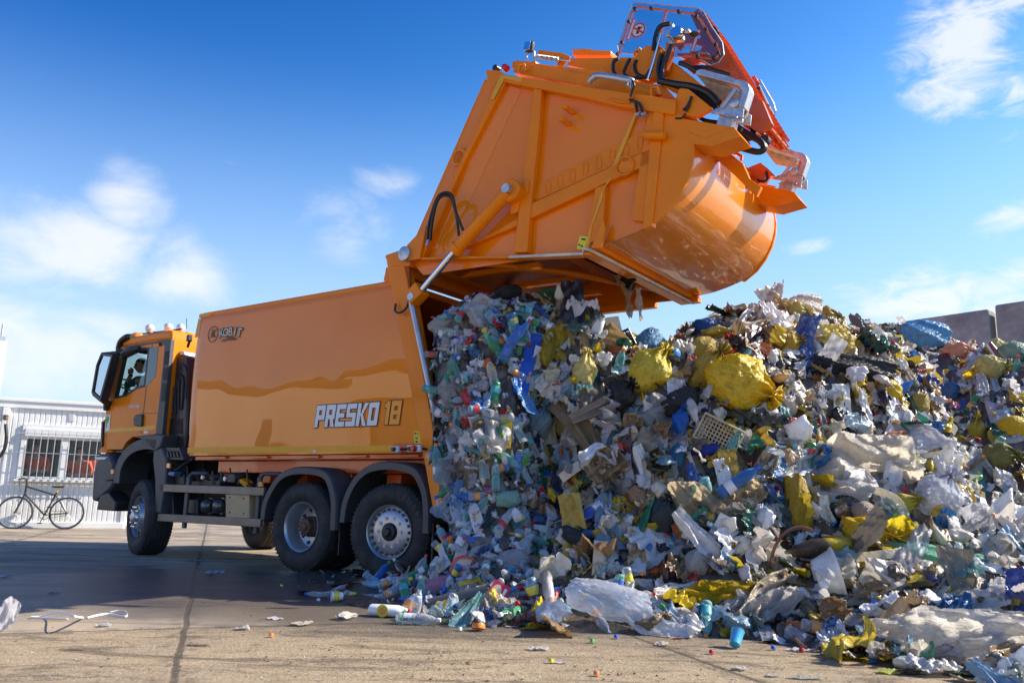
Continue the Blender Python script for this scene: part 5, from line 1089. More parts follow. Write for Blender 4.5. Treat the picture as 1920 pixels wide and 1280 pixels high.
# ================================================================== THE REFUSE
YE, YD, YP, OC = (.80,.56,.015), (.74,.47,.01), (.72,.62,.20,.9), (.52,.36,.04)
BLK, DGR, BLU, LBL = (.018,.018,.02), (.10,.10,.10), (.02,.13,.52), (.12,.38,.68,.85)
WHT, CRM, CLR, MNT = (.82,.82,.84,.9), (.80,.74,.63,.95), (.72,.75,.80,.45), (.25,.68,.45,.85)
bags = [  # px, py, length, width, angle of the knot, colour, mesh, label
 (1394,720,146,106,-25,YE,0,'largest bright yellow bag with a pointed ear, high in the middle of the heap'),
 (1331,693,120,58,60,OC,1,'narrow grimy olive yellow bag leaning left of the largest yellow bag'),
 (1318,655,60,45,30,OC,2,'small olive yellow bag above the narrow grimy yellow bag'),
 (1222,688,112,78,50,(.76,.60,.05),0,'pleated yellow bag with its neck up to the right, left of the heap centre'),
 (1045,650,90,48,72,(.62,.50,.06),3,'long olive yellow bag below the green scrap at the top of the fresh load'),
 (1098,692,84,44,78,(.80,.68,.22),5,'pale yellow bag beside the long olive yellow bag'),
 (1060,778,100,30,80,(.40,.33,.08),1,'thin dull olive bag hanging below the pale yellow bag'),
 (1565,640,60,50,-80,YP,2,'translucent yellow knotted bag full of scraps under the round printed one'),
 (1553,598,52,46,5,(.55,.42,.10),3,'round yellow bag with dark print near the top of the heap'),
 (1497,585,42,38,0,(.66,.56,.16,.9),5,'round clear yellow bag near the crest of the heap'),
 (1482,640,58,42,10,(.62,.40,.03),1,'ochre yellow bag just below the crest of the heap'),
 (1602,648,46,26,-60,(.70,.46,.01),4,'crushed deep yellow bag right of the translucent knotted bag'),
 (1672,735,72,34,-50,(.82,.60,.02),1,'twisted bright yellow bag under the right end of the black sack'),
 (1497,946,110,44,-85,(.48,.32,.02),4,'dark ochre bag hanging in the hollow at the right of the heap'),
 (1640,1000,110,52,-10,(.84,.55,.008),0,'deep orange yellow bag in the right foreground heap'),
 (1690,1012,90,58,20,(.78,.60,.03),2,'smooth yellow bag behind the white strap in the right foreground'),
 (1692,945,80,36,15,(.72,.60,.06),3,'yellow bag under the big cream bag at the right'),
 (1700,880,90,40,85,(.66,.58,.20,.85),5,'pale yellow film bag right of the big cream bag'),
 (1346,1108,130,34,5,(.66,.46,.01),4,'flattened yellow bag in the shade at the foot of the heap'),
 (1655,1195,50,26,-60,(.60,.52,.05),2,'small yellow bag with dark print near the ground at the right'),
 (1593,688,160,48,-6,BLK,4,'long black sack lying across the heap below the crest'),
 (1168,735,72,62,40,BLK,1,'black bag left of the pleated yellow bag'),
 (1275,752,70,44,20,(.03,.03,.035),4,'crumpled black bag under the olive yellow bags'),
 (953,542,52,26,10,BLK,2,'shiny black bag on top of the fresh load'),
 (1090,1010,40,80,60,(.04,.05,.06),3,'dark grey bag at the bottom of the hollow'),
 (1245,960,80,46,70,(.05,.07,.075),1,'dark slate bag in the lower middle of the heap'),
 (1735,628,80,52,-12,LBL,4,'bright light blue bag on the crest left of the concrete panels'),
 (1328,611,56,30,0,(.02,.14,.48),3,'blue bag on the crest right of the gap between the two heaps'),
 (1217,645,70,55,40,(.12,.34,.58,.9),4,'torn light blue bag above the pleated yellow bag'),
 (1016,782,74,46,75,(.30,.46,.54,.9),0,'pale grey blue knotted bag hanging in the fresh load'),
 (1276,786,70,32,80,(.02,.17,.60),1,'deep blue folded bag below the crumpled black bag'),
 (1268,860,60,26,85,(.03,.20,.38),2,'dark blue narrow bag below the deep blue folded bag'),
 (1785,735,44,36,0,(.05,.17,.42),3,'small dark blue bag low in the far heap'),
 (1320,845,60,24,10,(.02,.05,.40),4,'crushed royal blue bag left of the beige crate'),
 (1620,868,170,92,8,CRM,2,'biggest cream white bag in the middle right of the heap'),
 (1578,905,110,60,-10,WHT,3,'white film bag under the biggest cream bag'),
 (1800,1222,250,66,3,(.84,.80,.72,.95),4,'big cream white foam film bundle at the right edge of the foreground'),
 (1840,1180,190,50,6,(.82,.79,.72,.95),2,'upper roll of cream white film at the right edge of the foreground'),
 (1510,565,62,42,0,(.80,.74,.66,.9),4,'cream knotted bag on the very top of the heap'),
 (1310,1055,60,46,20,(.60,.56,.5,.9),1,'soiled beige bag in the shade low in the heap'),
 (1800,660,54,34,-10,(.70,.36,.22,.85),3,'salmon pink clear bag left of the sports shoe'),
 (1862,690,56,44,0,(.52,.50,.20,.8),5,'clear olive bag below the sports shoe'),
 (1878,655,52,44,20,(.56,.54,.22,.8),1,'clear olive bag against the concrete panels'),
 (1905,665,50,40,0,(.26,.42,.34,.8),2,'clear greenish bag at the right edge under the concrete panel'),
 (1838,700,50,30,0,(.76,.56,.03),3,'yellow bag beside the hanging film in the far heap'),
 (1902,800,46,34,0,(.78,.56,.02),2,'yellow bag at the right edge of the far heap'),
 (1725,765,56,28,80,(.56,.44,.08),4,'olive bag hanging at the left of the far heap'),
 (1832,800,58,26,85,(.60,.48,.05),0,'narrow yellow bag hanging in the middle of the far heap'),
 (1880,855,60,44,0,(.28,.27,.08),5,'net of dark rubbish low in the far heap'),
 (818,1098,80,30,18,(.78,.34,.46),4,'pink plastic bag on the litter beside the rear wheel'),
 (1745,1045,130,44,-12,MNT,4,'mint green bag in the right foreground'),
 (1835,1060,60,36,20,(.25,.60,.42,.8),3,'small mint green bag right of the larger one'),
 (952,935,46,30,5,(.42,.74,.64,.85),4,'small mint coloured bag in the fresh load'),
 (1030,541,46,14,-5,(.10,.42,.20),3,'green scrap of film on top of the fresh load'),
 (846,735,60,40,80,(.74,.75,.78,.8),5,'milky white bag at the left edge of the fresh load'),
 (838,606,74,36,20,(.62,.62,.58,.8),2,'milky clear bag by the opening of the truck body'),
 (905,585,60,56,60,(.82,.83,.86,.9),4,'white film bag high in the fresh load below the opening'),
 (925,820,60,56,-70,(.84,.84,.86,.92),5,'white bag with a yellow print in the middle of the fresh load'),
 (838,885,56,46,20,(.70,.75,.80,.7),2,'clear film bag at the corner of the truck body above the rear wheel'),
 (1235,780,80,60,70,(.66,.66,.68,.8),1,'greyish white film bag below the pleated yellow bag'),
 (1210,845,90,34,80,(.68,.62,.52,.9),4,'soiled cream film hanging in the middle of the heap'),
 (1305,940,60,90,60,(.62,.52,.36,.9),4,'tan soiled film bag in the lower middle of the heap'),
 (1395,925,80,50,10,(.66,.54,.36,.9),1,'tan bag beside the dark hollow of the heap'),
 (1450,1010,60,44,0,(.14,.10,.07),3,'brown muddy bag in the shade right of the heap centre'),
 (1550,1045,70,30,0,(.12,.26,.42),4,'blue grey rag under the deep yellow bag'),
 (1760,930,120,70,60,(.66,.70,.80,.6),1,'large clear bag between the near and the far heap'),
 (1815,985,90,50,40,(.60,.62,.68,.75),2,'clear film bag below the far heap'),
 (1620,960,40,36,0,(.50,.40,.30),2,'crumpled brown paper ball above the deep yellow bag'),
 (1690,1075,100,30,-5,(.40,.32,.22,.95),4,'muddy brown film under the mint green bag'),
 (1400,1130,60,40,10,(.70,.70,.72,.8),3,'white film bag in front of the flattened yellow bag'),
 (1215,1130,70,44,10,(.66,.66,.68,.7),5,'clear bag behind the milky sheet on the ground'),
 (1450,1150,110,40,30,(.74,.72,.68,.9),2,'white film bag at the foot of the heap left of the brown ring'),
 (970,1050,80,40,0,(.66,.68,.74,.6),5,'clear bag on the slope of the fresh load'),
 (1050,1100,56,30,0,(.26,.27,.30,.8),4,'grey film in the shade at the foot of the fresh load'),
]
# profiles of the heap, one per bearing: (picture height of the foot), then points up the face as (pixel row, distance), the last one is the crest
def prof(toe, *pts): return [(toe, None)]+list(pts)
COLS = {
 560: prof(1108,(1106,7.9),(1104,8.0)), 640: prof(1132,(1118,7.7),(1100,8.2)), 700: prof(1146,(1120,7.4),(1090,8.1)),
 760: prof(1160,(1128,7.1),(1090,7.8),(1076,8.3)),
 800: prof(1167,(1110,7.3),(1070,7.85),(1040,8.2),(1010,8.4)),
 822: prof(1168,(1110,7.2),(1065,7.8),(1000,8.15),(940,8.35),(860,8.5),(760,8.7),(640,8.85),(604,9.0)),
 860: prof(1172,(1112,7.0),(1055,7.6),(950,8.0),(850,8.15),(700,8.4),(600,8.6),(562,8.9)),
 900: prof(1175,(1115,6.95),(1050,7.5),(920,7.85),(780,8.0),(650,8.2),(570,8.5),(544,8.9)),
 960: prof(1178,(1120,6.85),(1050,7.4),(930,7.8),(780,7.9),(650,8.1),(570,8.4),(537,8.9)),
 1010: prof(1180,(1120,6.8),(1060,7.3),(960,8.0),(820,8.35),(700,8.2),(600,8.4),(535,8.9)),
 1050: prof(1182,(1122,6.75),(1060,7.2),(960,8.0),(840,8.5),(740,8.2),(620,8.3),(541,8.9)),
 1085: prof(1183,(1125,6.7),(1060,7.1),(960,7.6),(850,7.9),(720,7.9),(620,8.2),(556,8.9)),
 1130: prof(1185,(1125,6.65),(1060,7.0),(960,7.35),(840,7.6),(740,7.8),(650,8.2),(596,9.0)),
 1200: prof(1187,(1128,6.6),(1060,6.95),(960,7.25),(840,7.5),(740,7.7),(670,8.0),(618,9.0)),
 1260: prof(1189,(1130,6.55),(1060,6.9),(960,7.2),(840,7.45),(740,7.6),(670,7.9),(624,9.2)),
 1310: prof(1191,(1130,6.5),(1060,6.85),(960,7.15),(840,7.35),(740,7.5),(670,7.9),(598,9.3)),
 1370: prof(1195,(1132,6.45),(1060,6.8),(960,7.1),(840,7.3),(740,7.45),(660,7.9),(570,9.3)),
 1430: prof(1202,(1135,6.4),(1060,6.8),(960,7.1),(840,7.3),(740,7.6),(640,8.1),(564,9.4)),
 1500: prof(1212,(1140,6.3),(1060,6.75),(960,7.05),(850,7.3),(740,7.7),(630,8.3),(556,9.4)),
 1560: prof(1226,(1150,6.15),(1060,6.7),(960,7.0),(850,7.3),(740,7.7),(640,8.3),(573,9.4)),
 1620: prof(1246,(1170,5.9),(1080,6.5),(980,6.9),(870,7.2),(760,7.7),(670,8.3),(600,9.4)),
 1680: prof(1258,(1190,5.7),(1090,6.4),(990,6.9),(880,7.3),(770,7.8),(690,8.4),(612,9.3)),
 1730: prof(1264,(1200,5.6),(1100,6.3),(1000,6.9),(900,7.3),(790,7.8),(710,8.3),(660,8.8)),
 1790: prof(1272,(1210,5.5),(1110,6.2),(1020,6.8),(940,7.2),(880,7.6),(850,8.0)),
 1850: prof(1282,(1215,5.4),(1120,6.1),(1040,6.7),(980,7.2),(950,7.6)),
 1920: prof(1296,(1220,5.3),(1130,6.0),(1050,6.6),(1010,7.1),(990,7.5)),
 2020: prof(1310,(1230,5.2),(1140,5.9),(1080,6.4),(1060,6.8)), 2120: prof(1310,(1260,5.0),(1200,5.5),(1170,5.9))}
COLS_R = {
 1620: prof(1010,(960,9.6),(880,10.0),(780,10.6),(680,11.2),(590,11.8)), 1690: prof(1020,(960,9.4),(880,9.9),(780,10.4),(690,11.0),(588,11.8)),
 1750: prof(1030,(960,9.0),(880,9.6),(780,10.1),(700,10.7),(598,11.6)), 1800: prof(1035,(970,8.7),(890,9.2),(790,9.8),(700,10.4),(634,11.2)),
 1860: prof(1040,(980,8.5),(900,8.9),(800,9.5),(710,10.1),(642,10.9)), 1930: prof(1045,(990,8.3),(910,8.7),(810,9.3),(720,9.8),(642,10.6)),
 2050: prof(1050,(1000,8.1),(920,8.5),(840,9.0),(760,9.5),(700,10.2)), 2200: prof(1060,(1020,7.9),(960,8.3),(900,8.8),(860,9.2))}
def heap_points(C, nx, ny):
    xs = sorted(C); NR = 44; cur = []
    for x in xs:
        P = []
        for i, (py, Y) in enumerate(C[x]):
            P.append(G(x, py) if Y is None else At(x, py+(14 if i == len(C[x])-1 and x > 800 else 0)+(14 if 1100 < x < 1290 and i >= len(C[x])-2 else 0), Y))
        c = P[-1]; d = Vector((c.x, c.y, 0)).normalized()
        P += [c+d*.7+Vector((0,0,-.02)), Vector((c.x+d.x*2.0, c.y+d.y*2.0, c.z*.75)), Vector((c.x+d.x*(1.5+c.z*1.2), c.y+d.y*(1.5+c.z*1.2), -.02))]
        P[0].z = -.01
        L_ = [0]
        for a, b in zip(P, P[1:]): L_.append(L_[-1]+(b-a).length)
        row = []
        for k in range(ny):
            t = L_[-1]*k/(ny-1); i = min(len(P)-2, max(0, np.searchsorted(L_, t)-1)); f = (t-L_[i])/max(1e-6, L_[i+1]-L_[i]); row.append(P[i].lerp(P[i+1], f))
        cur.append(row)
    A = np.array([[list(p) for p in r] for r in cur]); out = np.zeros((nx, ny, 3)); X = np.linspace(xs[0], xs[-1], nx)
    for j in range(ny):
        for k in range(3): out[:, j, k] = np.interp(X, xs, A[:, j, k])
    # lumps
    for i in range(nx):
        for j in range(ny):
            p = out[i, j]; amp = min(1., max(0., p[2])*2.2)
            v = Vector(p); n = noise.noise(v*1.5)*.16+noise.noise(v*3.7+Vector((5,1,2)))*.10+noise.noise(v*8.)*.05
            d = Vector((-v.x, -v.y, .0)).normalized()*.8+Vector((0,0,.6)); p += np.array(d*n*amp)
            p[2] = max(p[2], -.01)
    return out, X
hp, hx = heap_points(COLS, 300, 130); hr_, hrx = heap_points(COLS_R, 90, 90)
def grid_mesh(A, mask=None):
    nx, ny = A.shape[:2]; V = A.reshape(-1, 3)
    Fc = [(i*ny+j, (i+1)*ny+j, (i+1)*ny+j+1, i*ny+j+1) for i in range(nx-1) for j in range(ny-1) if mask is None or mask(i, j)]
    return V, Fc
def bound(j, ny): return 1030+(80 if j > ny*.62 else 0)*min(1, (j/ny-.55)/.12) if j > ny*.55 else 1030-30*(1-j/(ny*.55))
NYH = 130
V1, F1 = grid_mesh(hp); VR, FR = grid_mesh(hr_)
BV = BVHTree.FromPolygons([tuple(v) for v in V1]+[tuple(v) for v in VR], F1+[tuple(i+len(V1) for i in f) for f in FR])
def hit(px, py, gnd=True):
    d = ray(px, py).normalized(); o = Vector((0, 0, H)); loc, nor, idx, dist = BV.ray_cast(o, d)
    if loc is None or (gnd and d.z < 0 and dist > (-H/d.z)):
        if d.z >= 0: return None
        return o+d*(-H/d.z), Vector((0,0,1))
    if nor.dot(d) > 0: nor = -nor
    return loc, nor
def attr_material(name, obj_col=False, rough=.3, transl=.25, wr=1.):
    m, nt, b = nm(name); N = nt.nodes; L = nt.links
    if obj_col:
        oi = N.new('ShaderNodeObjectInfo'); csrc = oi.outputs['Color']; asrc = oi.outputs['Alpha']
    else:
        at = N.new('ShaderNodeAttribute'); at.attribute_name = 'Col'; csrc = at.outputs['Color']; asrc = at.outputs['Alpha']
    tc = N.new('ShaderNodeTexCoord')
    def noi(sc, det, ro, di=0.): n = N.new('ShaderNodeTexNoise'); n.inputs['Scale'].default_value = sc; n.inputs['Detail'].default_value = det; n.inputs['Roughness'].default_value = ro; n.inputs['Distortion'].default_value = di; L.new(tc.outputs['Object'], n.inputs['Vector']); return n.outputs[0]
    def mr(v, a, b_, c, d): r = N.new('ShaderNodeMapRange'); L.new(v, r.inputs[0]); r.inputs[1].default_value = a; r.inputs[2].default_value = b_; r.inputs[3].default_value = c; r.inputs[4].default_value = d; return r.outputs[0]
    x = N.new('ShaderNodeMix'); x.data_type = 'RGBA'; L.new(mr(noi(5., 9, .72, .6), .52, .74, 0, .50), x.inputs[0]); L.new(csrc, x.inputs[6]); x.inputs[7].default_value = (.17,.115,.055, 1)
    L.new(x.outputs[2], b.inputs['Base Color']); b.inputs['Roughness'].default_value = rough; b.inputs['Specular IOR Level'].default_value = .6
    # sharp creases
    cr = N.new('ShaderNodeMath'); cr.operation = 'ABSOLUTE'; s1 = N.new('ShaderNodeMath'); s1.operation = 'SUBTRACT'; L.new(noi(9*wr, 5, .55, 1.2), s1.inputs[0]); s1.inputs[1].default_value = .5; L.new(s1.outputs[0], cr.inputs[0])
    cr2 = N.new('ShaderNodeMath'); cr2.operation = 'ABSOLUTE'; s2 = N.new('ShaderNodeMath'); s2.operation = 'SUBTRACT'; L.new(noi(27*wr, 4, .5, .6), s2.inputs[0]); s2.inputs[1].default_value = .5; L.new(s2.outputs[0], cr2.inputs[0])
    ad = N.new('ShaderNodeMath'); ad.operation = 'MULTIPLY_ADD'; L.new(cr2.outputs[0], ad.inputs[0]); ad.inputs[1].default_value = .4; L.new(cr.outputs[0], ad.inputs[2])
    bp = N.new('ShaderNodeBump'); bp.inputs['Distance'].default_value = .022/wr; bp.inputs['Strength'].default_value = .9; bp.invert = True; L.new(ad.outputs[0], bp.inputs['Height']); L.new(bp.outputs[0], b.inputs['Normal'])
    tl = N.new('ShaderNodeBsdfTranslucent'); L.new(x.outputs[2], tl.inputs[0]); L.new(bp.outputs[0], tl.inputs[1])
    m1 = N.new('ShaderNodeMixShader'); m1.inputs[0].default_value = transl; L.new(b.outputs[0], m1.inputs[1]); L.new(tl.outputs[0], m1.inputs[2])
    tp_ = N.new('ShaderNodeBsdfTransparent'); L.new(mr_col(N, L, x.outputs[2]), tp_.inputs[0])
    m2 = N.new('ShaderNodeMixShader'); L.new(asrc, m2.inputs[0]); L.new(tp_.outputs[0], m2.inputs[1]); L.new(m1.outputs[0], m2.inputs[2])
    L.new(m2.outputs[0], N['Material Output'].inputs[0]); return m
def mr_col(N, L, c):
    x = N.new('ShaderNodeMix'); x.data_type = 'RGBA'; x.inputs[0].default_value = .55; L.new(c, x.inputs[6]); x.inputs[7].default_value = (1,1,1,1); return x.outputs[2]
M['refuse'] = attr_material('crumpled_refuse', False, .24, .26, 1.6)
M['bag'] = attr_material('plastic_bag', True, .30, .30, 1.)
M['film'] = attr_material('plastic_film', True, .22, .55, .8)
def mk_sheet(r, n=8, asp=1., curl=.5, amp=.18):
    u, v = np.meshgrid(np.linspace(-.5, .5, n), np.linspace(-.5, .5, n), indexing='ij'); P = np.stack([u.ravel()*asp, v.ravel(), np.zeros(n*n)], 1)
    P[:, 2] += ridge_noise(P, 3, 7, amp*.6, r)+ridge_noise(P, 3, 15, amp*.3, r); P[:, 0] += ridge_noise(P, 2, 9, amp*.5, r); P[:, 1] += ridge_noise(P, 2, 9, amp*.5, r)
    a = curl*r.uniform(-1.5, 1.5); P[:, 2] += a*(P[:, 0]**2); P[:, 2] += curl*r.uniform(-1.5, 1.5)*P[:, 1]**2
    Fc = [(i*n+j, (i+1)*n+j, (i+1)*n+j+1, i*n+j+1) for i in range(n-1) for j in range(n-1)]; return P, Fc
def mk_drape(r, n=15, m_=7, asp=3.2):
    u, v = np.meshgrid(np.linspace(-.5, .5, n), np.linspace(-.5, .5, m_), indexing='ij'); w0 = .55+.45*np.abs(np.sin(u*r.uniform(3, 7)+r.uniform(0, 6))); k = r.uniform(5, 10)
    P = np.stack([u*asp, v*w0, .22*np.abs(np.sin(v*k+u*2.2+r.uniform(0, 6)))+.10*np.sin(u*asp*3+r.uniform(0, 6))], -1).reshape(-1, 3)
    P[:, 2] += ridge_noise(P, 3, 6, .05, r); P[:, 1] += .18*np.sin(P[:, 0]*r.uniform(1, 3)+r.uniform(0, 6)); P[:, 0] += ridge_noise(P, 2, 5, .06, r)
    return P, [(i*m_+j, (i+1)*m_+j, (i+1)*m_+j+1, i*m_+j+1) for i in range(n-1) for j in range(m_-1)]
def mk_blob(r, nu=9, nv=12, flat=.6, amp=.2, f=6):
    th = np.linspace(.04, PI-.04, nu); ph = np.linspace(0, 2*PI, nv, endpoint=False); T, Q = np.meshgrid(th, ph, indexing='ij')
    P = np.stack([np.sin(T)*np.cos(Q), np.sin(T)*np.sin(Q), np.cos(T)], -1).reshape(-1, 3)*.5
    s = 1+ridge_noise(P*2, 4, f*.6, amp, r)+ridge_noise(P*2, 4, f*1.6, amp*.45, r); P = P*s[:, None]; P[:, 2] *= flat
    Fc = [(i*nv+j, i*nv+(j+1) % nv, (i+1)*nv+(j+1) % nv, (i+1)*nv+j) for i in range(nu-1) for j in range(nv)]
    Fc += [tuple(range(nv-1, -1, -1)), tuple((nu-1)*nv+j for j in range(nv))]; return P, Fc
def mk_tubep(r, prof_, n=8, crush=.15):
    vs = []; 
    for rad, t in prof_:
        for k in range(n): a = 2*PI*k/n; vs.append((rad*math.cos(a), rad*math.sin(a)*(1-crush), t-.5))
    P = np.array(vs); P *= (1+ridge_noise(P*3, 3, 4, crush*.5, r))[:, None]; m_ = len(prof_)
    Fc = [(i*n+k, i*n+(k+1) % n, (i+1)*n+(k+1) % n, (i+1)*n+k) for i in range(m_-1) for k in range(n)]+[tuple(range(n-1, -1, -1)), tuple((m_-1)*n+k for k in range(n))]
    return P, Fc
BPROF = [(.0,0.),(.10,.0),(.13,.03),(.13,.1),(.115,.14),(.13,.2),(.13,.42),(.11,.48),(.13,.56),(.125,.68),(.08,.84),(.045,.9),(.045,.96)]
# colour sets (linear), last value is opacity
def W_(a, b): return a
PAL_F = [((.78,.80,.84,.85),26),((.88,.88,.90,.97),22),((.60,.64,.70,.5),16),((.45,.60,.64,.5),9),((.16,.40,.42,.6),6),((.03,.10,.42,.8),6),((.04,.22,.55,.8),5),((.04,.24,.14,.7),3),((.60,.03,.02,1),4),((.75,.50,.02,1),3),((.80,.22,.02,1),2),((.03,.03,.035,1),7),((.30,.26,.22,1),7),((.14,.12,.11,1),7),((.35,.10,.2,1),1),((.10,.45,.10,1),1),((.55,.60,.80,.8),4)]
PAL_O = [((.80,.74,.64,.95),26),((.88,.86,.82,.97),26),((.46,.33,.18,.95),11),((.30,.20,.10,1),9),((.50,.34,.03,1),7),((.74,.54,.03,.95),9),((.03,.03,.035,1),9),((.14,.10,.07,1),6),((.50,.50,.50,.6),7),((.05,.18,.42,1),3),((.04,.07,.22,1),2),((.05,.22,.15,.9),2),((.45,.04,.03,1),2),((.65,.18,.05,1),2),((.25,.42,.55,.9),3),((.12,.16,.14,1),4)]
def pick(pal, r):
    w_ = np.array([p[1] for p in pal], float); i = r.choice(len(pal), p=w_/w_.sum()); c = np.array(pal[i][0]); c[:3] = np.clip(c[:3]*r.uniform(.7, 1.2)+r.normal(size=3)*.01, .01, .9); return c
r_ = np.random.default_rng(11)
def protos():
    L_ = []
    for k in range(22): P, Fc = sim_sheet(r_, 10, 10, r_.uniform(.8, 1.5), (r_.uniform(.5, .8), r_.uniform(.55, .85)), round_=.55, frames=14, zamp=.10); L_.append(('sheet', P*1.4, Fc))
    for k in range(7): P, Fc = sim_drape(r_, 16, 9, r_.uniform(1.3, 2.4), r_.uniform(.45, .9), 14); L_.append(('drape', P, Fc))
    for k in range(12):
        P, Fc = sim_bag(r_, 9, r_.uniform(1, 1.5), r_.uniform(.1, .7), r_.uniform(.5, .7), k % 3 != 0, 12); P = P*1.2; P[:, 2] *= r_.uniform(.5, .9); P *= (1+ridge_noise(P*2.2, 4, 4, .20, r_))[:, None]; L_.append(('blob', P, Fc))
    for k in range(7): L_.append(('bottle', *mk_tubep(r_, BPROF, 8, r_.uniform(.1, .5))))
    for k in range(3): L_.append(('cup', *mk_tubep(r_, [(.0,.3),(.22,.3),(.32,.95),(.34,1.),(.28,.95)], 9, .15)))
    for k in range(2): P, Fc = sim_sheet(r_, 5, 5, 1.3, (.9, .9), zamp=.05, frames=8); L_.append(('card', P, Fc))
    return L_
PRB = []
for k in range(12): PRB.append(('sheet', *[a*1. if isinstance(a, np.ndarray) else a for a in sim_sheet(r_, 18, 18, r_.uniform(.8, 1.6), (r_.uniform(.4, .7), r_.uniform(.45, .75)), round_=.3, frames=16)]))
for k in range(6): PRB.append(('drape', *sim_drape(r_, 24, 14, r_.uniform(1.5, 2.6), r_.uniform(.35, .8), 16)))
for k in range(8):
    P, Fc = sim_bag(r_, 16, r_.uniform(1, 1.4), r_.uniform(.15, .8), r_.uniform(.5, .7), k % 3 != 0, 16); P[:, 2] *= r_.uniform(.5, .9); P *= (1+ridge_noise(P*2, 4, 4, .22, r_)+ridge_noise(P*2, 4, 9, .08, r_))[:, None]; PRB.append(('blob', P, Fc))
PRC = []
for k in range(8): PRC.append(('sheet', *sim_sheet(r_, 30, 30, r_.uniform(.8, 1.8), (r_.uniform(.35, .6), r_.uniform(.4, .7)), round_=.3, frames=20)))
for k in range(5): PRC.append(('drape', *sim_drape(r_, 40, 20, r_.uniform(1.6, 3.), r_.uniform(.3, .7), 20)))
for k in range(5): P, Fc = sim_bag(r_, 26, r_.uniform(1.1, 1.5), r_.uniform(.1, .4), r_.uniform(.48, .6), k % 3 != 0, 20); P[:, 2] *= .75; P *= (1+ridge_noise(P*2, 4, 3.2, .20, r_)+ridge_noise(P*2, 4, 8, .06, r_))[:, None]; PRC.append(('blob', P, Fc))
PR = protos()
def frame_of(n, r, tilt):
    n = Vector(n)+Vector(r.normal(size=3))*tilt; n.normalize(); t = n.orthogonal().normalized(); t = Matrix.Rotation(r.uniform(0, 6.28), 3, n) @ t; b = n.cross(t)
    return np.array([list(t), list(b), list(n)])
def surface_samples(A, count, r, jmax, wfun=None):
    nx, ny = A.shape[:2]; C = (A[:-1, :-1]+A[1:, 1:])/2; d1 = A[1:, 1:]-A[:-1, :-1]; d2 = A[:-1, 1:]-A[1:, :-1]; n = np.cross(d1, d2); ar = np.linalg.norm(n, axis=-1)/2; n = n/(2*ar[..., None]+1e-9)
    ar = ar.copy(); ar[:, jmax:] = 0
    if wfun is not None: ar *= wfun(C)
    flip = np.where((n*(np.array([0, 0, 1.2])-C)).sum(-1) < 0, -1, 1); n = n*flip[..., None]
    idx = r.choice(ar.size, size=count, p=(ar/ar.sum()).ravel()); C = C.reshape(-1, 3)[idx]; n = n.reshape(-1, 3)[idx]
    return C+r.normal(size=C.shape)*.03, n, idx//(ny-1), idx % (ny-1)
class Big:
    def __init__(s): s.v = []; s.l = []; s.z = []; s.c = []; s.n = 0; s.k = {}
    def add(s, P, Fc, c):
        s.v.append(P); key = id(Fc)
        if key not in s.k: s.k[key] = (np.array([i for f in Fc for i in f], np.int64), np.array([len(f) for f in Fc], np.int64), Fc)
        a, b_, _ = s.k[key]; s.l.append(a+s.n); s.z.append(b_)
        cc = np.empty((len(P), 4)); cc[:] = c; s.c.append(cc); s.n += len(P)
    def build(s, name, m, smooth=False):
        me = bpy.data.meshes.new(name); V = np.concatenate(s.v); Lp = np.concatenate(s.l); Z = np.concatenate(s.z)
        me.vertices.add(len(V)); me.vertices.foreach_set('co', V.astype(np.float32).ravel()); me.loops.add(len(Lp)); me.loops.foreach_set('vertex_index', Lp.astype(np.int32))
        me.polygons.add(len(Z)); me.polygons.foreach_set('loop_start', np.concatenate(([0], np.cumsum(Z)[:-1])).astype(np.int32)); me.update(calc_edges=True); me.materials.append(m)
        a = me.color_attributes.new('Col', 'FLOAT_COLOR', 'POINT'); a.data.foreach_set('color', np.concatenate(s.c).ravel().astype(np.float32))
        me.polygons.foreach_set('use_smooth', [smooth]*len(me.polygons)); me.update()
        o = bpy.data.objects.new(name, me); col.objects.link(o); return o
def piece(B, C, n, pal, r, size, kinds=None, tilt=.45, lift=.3):
    while True:
        k, P, Fc = PRC[r.integers(len(PRC))] if size > .2 and (kinds is None or 'sheet' in kinds) else (PRB[r.integers(len(PRB))] if size > .11 and (kinds is None or 'sheet' in kinds) else PR[r.integers(len(PR))])
        if kinds is None or k in kinds: break
    s = size*{'sheet':1.3,'strip':.4,'blob':1.0,'bottle':1.45,'cup':.6,'card':.55,'drape':.85}[k]*r.uniform(.7, 1.35)
    Mx = frame_of(n, r, tilt if k != 'strip' else .25)
    if k in ('strip', 'drape') and r.random() < (.8 if C[2] > .4 else .15):      # strips hang down
        dn = Vector((r.normal()*.25, r.normal()*.25, -1)); nn = Vector(n)+Vector((0,-.3,.1)); nn.normalize(); t = (dn-nn*dn.dot(nn)).normalized(); Mx = np.array([list(t), list(nn.cross(t)), list(nn)])
    if k in ('bottle', 'cup'): Mx = Mx[[2, 0, 1]] if r.random() < .85 else Mx
    c = pick(pal, r); Q = (P*s)@Mx+C+np.array(n)*s*lift*r.uniform(-.2, 1)
    cc = np.tile(c, (len(P), 1))
    if k in ('card', 'sheet', 'blob') and r.random() < (.30 if pal is PAL_F else .16):      # printed packaging
        c2 = pick(pal, r); d = r.normal(size=3)*np.array([1.,1.,.3]); msk = np.sin((P@d)*r.uniform(5, 12)+r.uniform(0, 6)) > .2; cc[msk, :3] = c2[:3]; cc[:, 3] = 1
    if k == 'bottle': cc[:, 3] = min(.65, c[3]); t = P[:, 2]; lab = (t > -.3+.0) & (t < .0); cc[lab, :3] = pick(pal, r)[:3]; cc[lab, 3] = 1
    Q[:, 2] = np.maximum(Q[:, 2], .004+r.uniform(0, .006)); B.add(Q, Fc, cc)
